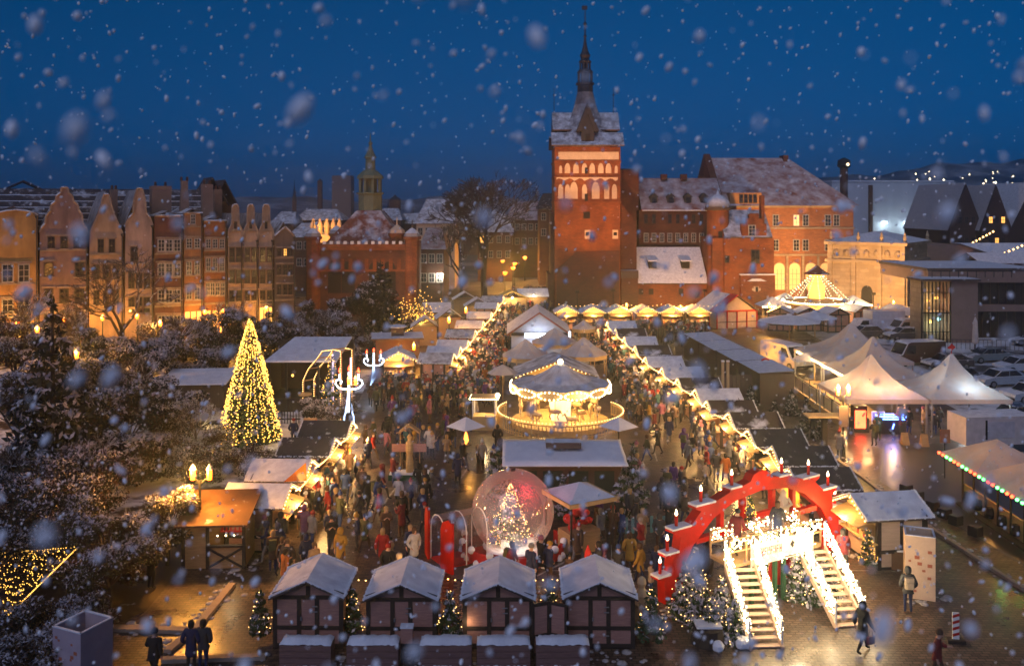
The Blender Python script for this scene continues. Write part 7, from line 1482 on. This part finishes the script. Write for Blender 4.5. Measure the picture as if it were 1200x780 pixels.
def lathe_mesh(name,prof,n=10,mat=None,sy=1.12,c=(0,0)):
    o=MB().lathe(prof,n,c,0,0,1,sy).build(name,mat or m_dark,smooth=True); d=o.data; bpy.data.objects.remove(o); return d
MH={'beanie':lathe_mesh('hat',[(.105,-.03),(.112,.0),(.108,.05),(.085,.10),(.045,.13),(.008,.14)]),'pompom':lathe_mesh('hat',[(.105,-.03),(.113,.0),(.108,.05),(.08,.11),(.03,.13),(.045,.16),(.05,.19),(.02,.22)]),'hood':lathe_mesh('hood',[(.09,-.15),(.125,-.07),(.13,.02),(.11,.09),(.06,.13),(.01,.145)],c=(0,.025)),'hair':lathe_mesh('hair',[(.07,-.16),(.10,-.08),(.108,.0),(.10,.06),(.06,.105),(.01,.115)],c=(0,.022))}
bagm=MB(); bagm.box(-.05,.05,-.15,.15,-.02,.24); bagm.tube([(0,-.1,.24),(0,-.05,.42),(0,.05,.42),(0,.1,.24)],.012,4); bo=bagm.build('hand_bag',m_dark); MBAG=bo.data; bpy.data.objects.remove(bo)
bagm=MB(); bagm.box(-.15,.15,.13,.30,1.0,1.42); bagm.box(-.11,.11,.30,.35,1.03,1.25); bo=bagm.build('backpack',m_dark); MPACK=bo.data; bpy.data.objects.remove(bo)
PAL={'black':(.018,.018,.02),'charcoal':(.05,.05,.055),'navy':(.02,.03,.09),'brown':(.11,.06,.035),'tan':(.36,.24,.13),'red':(.40,.02,.016),'dark red':(.20,.02,.025),'olive':(.10,.10,.04),'grey':(.20,.20,.21),'white':(.65,.63,.60),'mustard':(.48,.27,.04),'purple':(.14,.05,.22),'pink':(.40,.14,.20),'orange':(.50,.15,.03),'blue':(.04,.08,.24),'teal':(.04,.12,.14),'beige':(.48,.38,.27)}
CM={k:M(k+' cloth',tuple(c*.85 for c in v),tuple(c*.55 for c in v),scale=6,rough=.9) for k,v in PAL.items()}
HM={'dark':M('dark hair',(.02,.014,.01)),'brown':M('brown hair',(.09,.045,.02)),'blond':M('blond hair',(.40,.26,.11))}
CW=['black']*11+['charcoal']*8+['navy']*6+['brown']*7+['grey']*4+['tan']*2+['beige']*2+['white']*2+['olive']*2+['red','red','dark red','dark red','mustard','orange','purple','pink','blue','blue','teal']
OBST=[(3.4,63,4.9),(3.9,46.4,3.3),(.04,39.9,2.5),(-2.6,39.4,1.3),(2.98,40,.9),(-2,62.2,1.2),(1.2,77,1.2),(6.2,77.5,1.2),(4,84.5,1.2),(2.7,91,4.2),(3.5,71.5,3.4),(-7.05,50.5,1.2),(-9.9,78,2),(-1.1,71,.3),(-2.8,54,.5),(6.4,54,.5),(10,37.7,2.0),(8,36.2,1.8),(12.5,39.3,1.6),(9,32.8,1.8),(11,35.4,1.8),(13,35,1.8),(5.0,33.2,1.2),(6.6,33,2),(7.0,34.5,1.8)]
for (y,x,*_) in LF: OBST.append((x,y,2.0))
for px in (663,694,724,755,785,815): OBST.append((dpx(px,111),111,1.8))
PPL=[]
def free(x,y,r=.42):
    for ox,oy,orr in OBST:
        if (x-ox)**2+(y-oy)**2<orr*orr: return False
    for p in PPL:
        if (x-p[0])**2+(y-p[1])**2<r*r: return False
    return True
rp=random.Random(21)
def region(poly,n,r=.45,facing=None):
    xs=[p[0] for p in poly]; ys=[p[1] for p in poly]; t=0; k=0
    while k<n and t<n*40:
        t+=1; px=rp.uniform(min(xs),max(xs)); 
        q=[G(*p) for p in poly]; x=rp.uniform(min(a[0] for a in q),max(a[0] for a in q)); y=rp.uniform(min(a[1] for a in q),max(a[1] for a in q))
        ins=False; m=len(q); jj=m-1
        for i in range(m):
            if (q[i][1]>y)!=(q[jj][1]>y) and x<(q[jj][0]-q[i][0])*(y-q[i][1])/(q[jj][1]-q[i][1])+q[i][0]: ins=not ins
            jj=i
        if ins and free(x,y,r): PPL.append((x,y,facing if facing is not None else rp.uniform(0,6.28))); k+=1
# nearer crowd
region([(340,640),(345,600),(400,560),(470,560),(520,590),(510,640),(500,690),(430,690),(330,690)],48)
region([(400,560),(420,520),(520,520),(600,545),(580,590),(470,580)],22)
region([(425,520),(440,480),(560,480),(575,520),(500,540)],34)
region([(345,600),(400,540),(415,525),(400,600),(350,660)],16)
region([(735,560),(760,500),(830,500),(900,570),(870,590),(800,640),(740,640)],34)
region([(840,560),(760,470),(800,470),(930,590),(890,590)],30)
region([(650,660),(660,620),(740,610),(800,660),(780,700),(660,690)],18)
region([(700,690),(640,700),(560,700),(600,670)],5)
region([(740,500),(725,450),(780,450),(820,500)],60,.4)
region([(430,482),(450,448),(585,446),(580,480)],130,.4)
region([(520,446),(560,425),(600,430),(585,446)],55,.4)
region([(715,450),(712,425),(750,422),(790,450)],75,.4)
region([(920,520),(985,540),(1060,520),(1000,505)],5); region([(1000,505),(1060,500),(1120,500),(1100,512)],8)
# far crowd
region([(540,430),(575,385),(610,385),(590,430)],150,.36); region([(575,385),(600,345),(645,345),(650,362),(612,384)],160,.36); region([(690,425),(690,393),(722,393),(748,425)],110,.36); region([(660,396),(660,386),(830,386),(830,396)],110,.36); region([(760,398),(740,398),(830,398),(835,420),(800,408)],30,.4); region([(900,385),(880,372),(1030,372),(1040,380)],40,.4); region([(300,690),(310,640),(335,640),(330,690)],6)
NF=len(PPL); PPL.sort(key=lambda p:p[1])
SPECIAL=[ # px, py, pose, facing, coat, long, head, trousers, bag, label
(1011,764,0,R(115),'black',1,'hood:black','black','bag','woman in long dark hooded coat walking alone with a dark red handbag'),
(1064,718,1,R(170),'charcoal',0,'hood:charcoal','navy','pack','person with light backpack standing beside the tall cream box'),
(224,788,1,R(180),'navy',1,'hair:dark','black',None,'person in long navy coat, left of the pair at the bottom left'),
(238,787,1,R(180),'charcoal',0,'hair:dark','navy',None,'person in charcoal jacket, right of the pair at the bottom left'),
(180,800,3,R(175),'black',0,'beanie:black','black',None,'dark stocky person with beanie standing left of the couple at bottom left'),
(1098,800,3,R(60),'dark red',0,'beanie:brown','brown',None,'blurred walker in dark red jacket near the striped beacon'),
(344,522,1,R(180),'navy',0,'beanie:red','black',None,'lone person standing on the lawn by the iron fence'),
(583,530,1,R(180),'black',0,'hair:dark','black',None,'lone dark figure standing left of the long booth roof'),
(177,690,1,R(160),'black',1,'hair:dark','black',None,'dark figure standing under the golden lit tree'),
(753,640,2,R(150),'tan',1,'hair:blond','beige',None,'person in long tan coat left of the red arch'),
(468,700,1,R(20),'beige',1,'hood:beige','beige',None,'person in long beige coat behind the second cabin'),
(405,590,0,R(10),'charcoal',1,'beanie:grey','navy',None,'person in long charcoal coat, left one of the walking pair near left stalls'),
(424,585,0,R(10),'brown',0,'hair:brown','navy',None,'person in brown jacket, right one of the walking pair near left stalls'),
(738,672,1,R(180),'mustard',1,'hair:brown','brown',None,'person in mustard coat in front of the red arch foot'),
(362,600,0,R(0),'red',0,'beanie:black','black',None,'person in bright red jacket passing the left stalls'),
]
LM=[('the snow globe',(.04,39.9)),('the carousel',(3.4,62)),('the near left stalls',(-9.5,46)),('the right stall row',(12.5,55)),('the far right stalls',(11,82)),('the red candle arch',(9.5,38)),('the long snowy booth',(3.9,46)),('the luminous candelabras',(-9.5,67)),('the bright strung stall',(-9.5,75)),('the octagonal tents',(3.5,77)),('the far left stalls',(-3.5,88)),('the front cabins',(-2,33)),('the party tents',(27,60)),('the ticket kiosk',(-2,61.5)),('the signpost figure',(-7,50)),('the sign pavilion',(2.7,88)),('the square canopy',(3,40)),('the fire heater umbrella',(-2.8,54))]
USED=set(); RPX=random.Random(5)
def add_person(x,y,rz,pose,coat,lng,head,trs,bag,label,detail=False,scale=1.0,z=0):
    F_=(FIGD if detail and pose<len(FIGD) else FIG)[pose]
    o=link('person',F_[0],None,(x,y,z),rz); o.scale=(scale,)*3; tag(o,label,'person',None)
    o.material_slots[0].link='OBJECT'; o.material_slots[0].material=CM[trs]; o.material_slots[3].link='OBJECT'; o.material_slots[3].material=CM[coat]
    c=link('coat',F_[2 if lng else 1],o); c.material_slots[0].link='OBJECT'; c.material_slots[0].material=CM[coat]
    kind,col=head.split(':'); h=link('hair' if kind=='hair' else ('hood' if kind=='hood' else 'hat'),MH[kind],o,(0,F_[3],1.64)); h.material_slots[0].link='OBJECT'; h.material_slots[0].material=HM[col] if kind=='hair' else CM[col]
    if bag=='bag': b=link('hand_bag',MBAG,o,(-.27,-.08,.42)); b.material_slots[0].link='OBJECT'; b.material_slots[0].material=CM['dark red']
    if bag=='pack': b=link('backpack',MPACK,o,(0,0,0)); b.material_slots[0].link='OBJECT'; b.material_slots[0].material=CM['olive' if 'light' not in label else 'beige']
    return o
for (px,py,ps,rz,co,lg,hd,tr_,bg_,lab) in SPECIAL: x,y=G(px,py); add_person(x,y,rz,ps,co,lg,hd,tr_,bg_,lab,True)
for i,(x,y,z,rz,co,hd,lb) in enumerate(((10.6,35.75,1.85,R(150),'charcoal','hair:brown','person in charcoal jacket crossing the light bridge deck'),(8.75,34.8,1.85,R(140),'dark red','beanie:black','person in dark red coat at the left end of the bridge deck'),(13.0,35.2,.95,R(-10),'dark red','hair:dark','person in dark red jacket walking down the right staircase'))): add_person(x,y,rz,0,co,1 if i<2 else 0,hd,'black',None,lb,False,1,z)
N_IND=282; ind=PPL[:N_IND]; rest=PPL[N_IND:]
def pick():
    for _ in range(500):
        co=RPX.choice(CW); lg=RPX.random()<.45; k=RPX.random()
        if k<.45: hd=RPX.choice(('beanie','pompom'))+':'+RPX.choice(('black','white','red','grey','mustard','blue','pink','brown','beige'))
        elif k<.65: hd='hood:'+co
        else: hd='hair:'+RPX.choice(('dark','brown','blond'))
        tr_=RPX.choice(('black','black','navy','charcoal','grey','brown','blue')); bg_='pack' if RPX.random()<.12 else None
        key=(co,lg,hd.replace('pompom','beanie'),tr_,bg_)
        if key not in USED: USED.add(key); return co,lg,hd,tr_,bg_
    return co,lg,hd,tr_,bg_
for i,(x,y,rz) in enumerate(ind):
    co,lg,hd,tr_,bg_=pick(); ps=RPX.randrange(len(POSES)); sc=RPX.uniform(.92,1.07) if RPX.random()>.08 else RPX.uniform(.62,.78)
    zone=min(LM,key=lambda l:(l[1][0]-x)**2+(l[1][1]-y)**2)[0]; kd,hc=hd.split(':')
    ht={'beanie':hc+' beanie','pompom':hc+' bobble hat','hood':'hood up','hair':hc+' hair'}[kd]
    lab='%s in %s %s, %s, %s trousers%s near %s'%('child' if sc<.8 else 'person',co,'long coat' if lg else 'jacket',ht,tr_,', backpack' if bg_ else '',zone)
    o=add_person(x,y,rz,ps,co,lg,hd,tr_,bg_,lab,i<40 and ps<4,sc); o['group']='visitors in the market crowd'
# distant crowd as one mass
VB=[];QB=[];MI=[]; off=0; keys=list(dict.fromkeys(CW)); mats=[CM[k] for k in keys]+[m_skin]
lowp=[]
for f in FIG[:4]:
    parts=[]
    for m,slot in ((f[2],'c'),(f[0],'b')):
        v=np.empty(len(m.vertices)*3); m.vertices.foreach_get('co',v); v=v.reshape(-1,3); fs=[tuple(p.vertices) for p in m.polygons]; fi=np.empty(len(m.polygons),np.int32); m.polygons.foreach_get('material_index',fi); parts.append((v,fs,fi,slot))
    lowp.append(parts)
vs=[];fs=[];ms=[]
for (x,y,rz) in rest:
    P_=RPX.choice(lowp); co=keys.index(RPX.choice(CW)); tr_=keys.index(RPX.choice(('black','navy','charcoal'))); hc=keys.index(RPX.choice(('black','red','white','grey','brown','mustard'))); s=RPX.uniform(.92,1.06); c_,s_=math.cos(rz)*s,math.sin(rz)*s
    for v,ff,fi,slot in P_:
        o=len(vs); w=np.stack([v[:,0]*c_-v[:,1]*s_+x,v[:,0]*s_+v[:,1]*c_+y,v[:,2]*s],1); vs.extend(map(tuple,w))
        for t,q in zip(ff,fi):
            fs.append(tuple(i+o for i in t)); ms.append(co if slot=='c' else ((len(mats)-1) if q==1 and v[t[0]][2]<1.62 else (hc if q==1 else (tr_ if q in(0,2) else co))))
me=bpy.data.meshes.new('crowd'); me.from_pydata(vs,[],fs)
for m in mats: me.materials.append(m)
me.polygons.foreach_set('material_index',ms); me.update(); o=link('crowd',me); tag(o,'distant dense crowd filling the lanes between the far stalls below the tower','crowd',kind='stuff')
# ------------------------------------------------------------------ falling snow all round
rs=np.random.RandomState(91); ico=np.array([(1,0,0),(-1,0,0),(0,1,0),(0,-1,0),(0,0,1),(0,0,-1)],float); of=np.array([(0,2,4),(2,1,4),(1,3,4),(3,0,4),(2,0,5),(1,2,5),(3,1,5),(0,3,5)])
th=[math.pi*j/4 for j in range(5)]; NFL=12000
C=np.concatenate([np.stack([rs.uniform(-17,17,NFL),rs.uniform(1.6,24,NFL),rs.uniform(6,27,NFL)],1),np.stack([rs.uniform(-9,9,2600),rs.uniform(2.3,8.5,2600),rs.uniform(8.5,21,2600)],1)]); m=len(C)
ob=MB().lathe([(max(math.sin(t),.02),-math.cos(t)) for t in th],6); uv=np.array(ob.v); uq=[f for f in ob.f]; uq=np.array([f if len(f)==4 else (f[0],f[2],f[4],f[5]) for f in uq if len(f)==4])
sz=rs.uniform(.008,.030,m)*rs.choice([.7,1,1,1.25],m); st=rs.uniform(1.0,1.9,m)
ax=rs.normal(size=(m,3))*.5+np.array([.25,0,1.0]); ax/=np.linalg.norm(ax,axis=1)[:,None]; bx=np.cross(ax,np.array([0,1.0,0.1])); bx/=np.linalg.norm(bx,axis=1)[:,None]; cx_=np.cross(ax,bx)
V=(C[:,None]+sz[:,None,None]*(uv[None,:,0:1]*bx[:,None]*1.0+uv[None,:,1:2]*cx_[:,None]+uv[None,:,2:3]*ax[:,None]*st[:,None,None])).reshape(-1,3); Q=(np.arange(m)[:,None,None]*len(uv)+uq[None]).reshape(-1,4)
m_flake=M('falling snowflake',(.92,.93,.96),(.88,.89,.93),rough=.9)
o=np_mesh('falling_snow',V,Q,m_flake); tag(o,'falling snowflakes drifting through the night air','falling snow',kind='stuff')
# ------------------------------------------------------------------ cold snowy air
hm=bpy.data.materials.new('snowy air'); hm.use_nodes=True; nt=hm.node_tree; nt.nodes.remove(nt.nodes['Principled BSDF']); pv=nt.nodes.new('ShaderNodeVolumePrincipled'); pv.inputs['Color'].default_value=(.72,.88,1,1); pv.inputs['Density'].default_value=.0008; pv.inputs['Anisotropy'].default_value=.85
nt.links.new(pv.outputs[0],nt.nodes['Material Output'].inputs['Volume'])
o=MB().box(-700,700,-40,900,-1.1,52).build('haze',hm); tag(o,'thin pale snowy air hanging over the whole market',None,kind='stuff')
cy.volume_bounces=0
# ------------------------------------------------------------------ every post, pier, ledge or barrel of a thing is a part of its own
SPLIT={'pilaster','ledge_snow','barrel','string_course','crenel','support_post','post','pole','corner_post','red_post','mullion','snowy_stone','gift_boxes','candle','side_window','shutter','slit_surround','slit_window','hoop','opening','dormer','rail','window_moulding'}
def islands(me):
    n=len(me.vertices); p=list(range(n))
    def f(a):
        while p[a]!=a: p[a]=p[p[a]]; a=p[a]
        return a
    for e in me.edges:
        a,b=f(e.vertices[0]),f(e.vertices[1])
        if a!=b: p[a]=b
    return [f(i) for i in range(n)]
done={}
for o in list(COL.objects):
    if o.type!='MESH' or o.parent is None or o.name.split('.')[0] not in SPLIT: continue
    me=o.data
    if me.name not in done:
        r=islands(me); ks=list(dict.fromkeys(r)); out=[]
        if 1<len(ks)<=100:
            for k in ks:
                vi=[i for i in range(len(r)) if r[i]==k]; ix={v:j for j,v in enumerate(vi)}; pf=[q for q in me.polygons if q.vertices[0] in ix]
                m2=bpy.data.meshes.new(me.name); m2.from_pydata([tuple(me.vertices[v].co) for v in vi],[],[tuple(ix[v] for v in q.vertices) for q in pf])
                for mm in me.materials: m2.materials.append(mm)
                m2.polygons.foreach_set('material_index',[q.material_index for q in pf]); m2.update(); out.append(m2)
        done[me.name]=out
    out=done[me.name]
    if not out: continue
    o.data=out[0]; nm={'gift_boxes':'gift_box'}.get(o.name.split('.')[0],o.name.split('.')[0])
    for m2 in out[1:]:
        c=bpy.data.objects.new(nm,m2); COL.objects.link(c); c.parent=o.parent; c.location=o.location; c.rotation_euler=o.rotation_euler
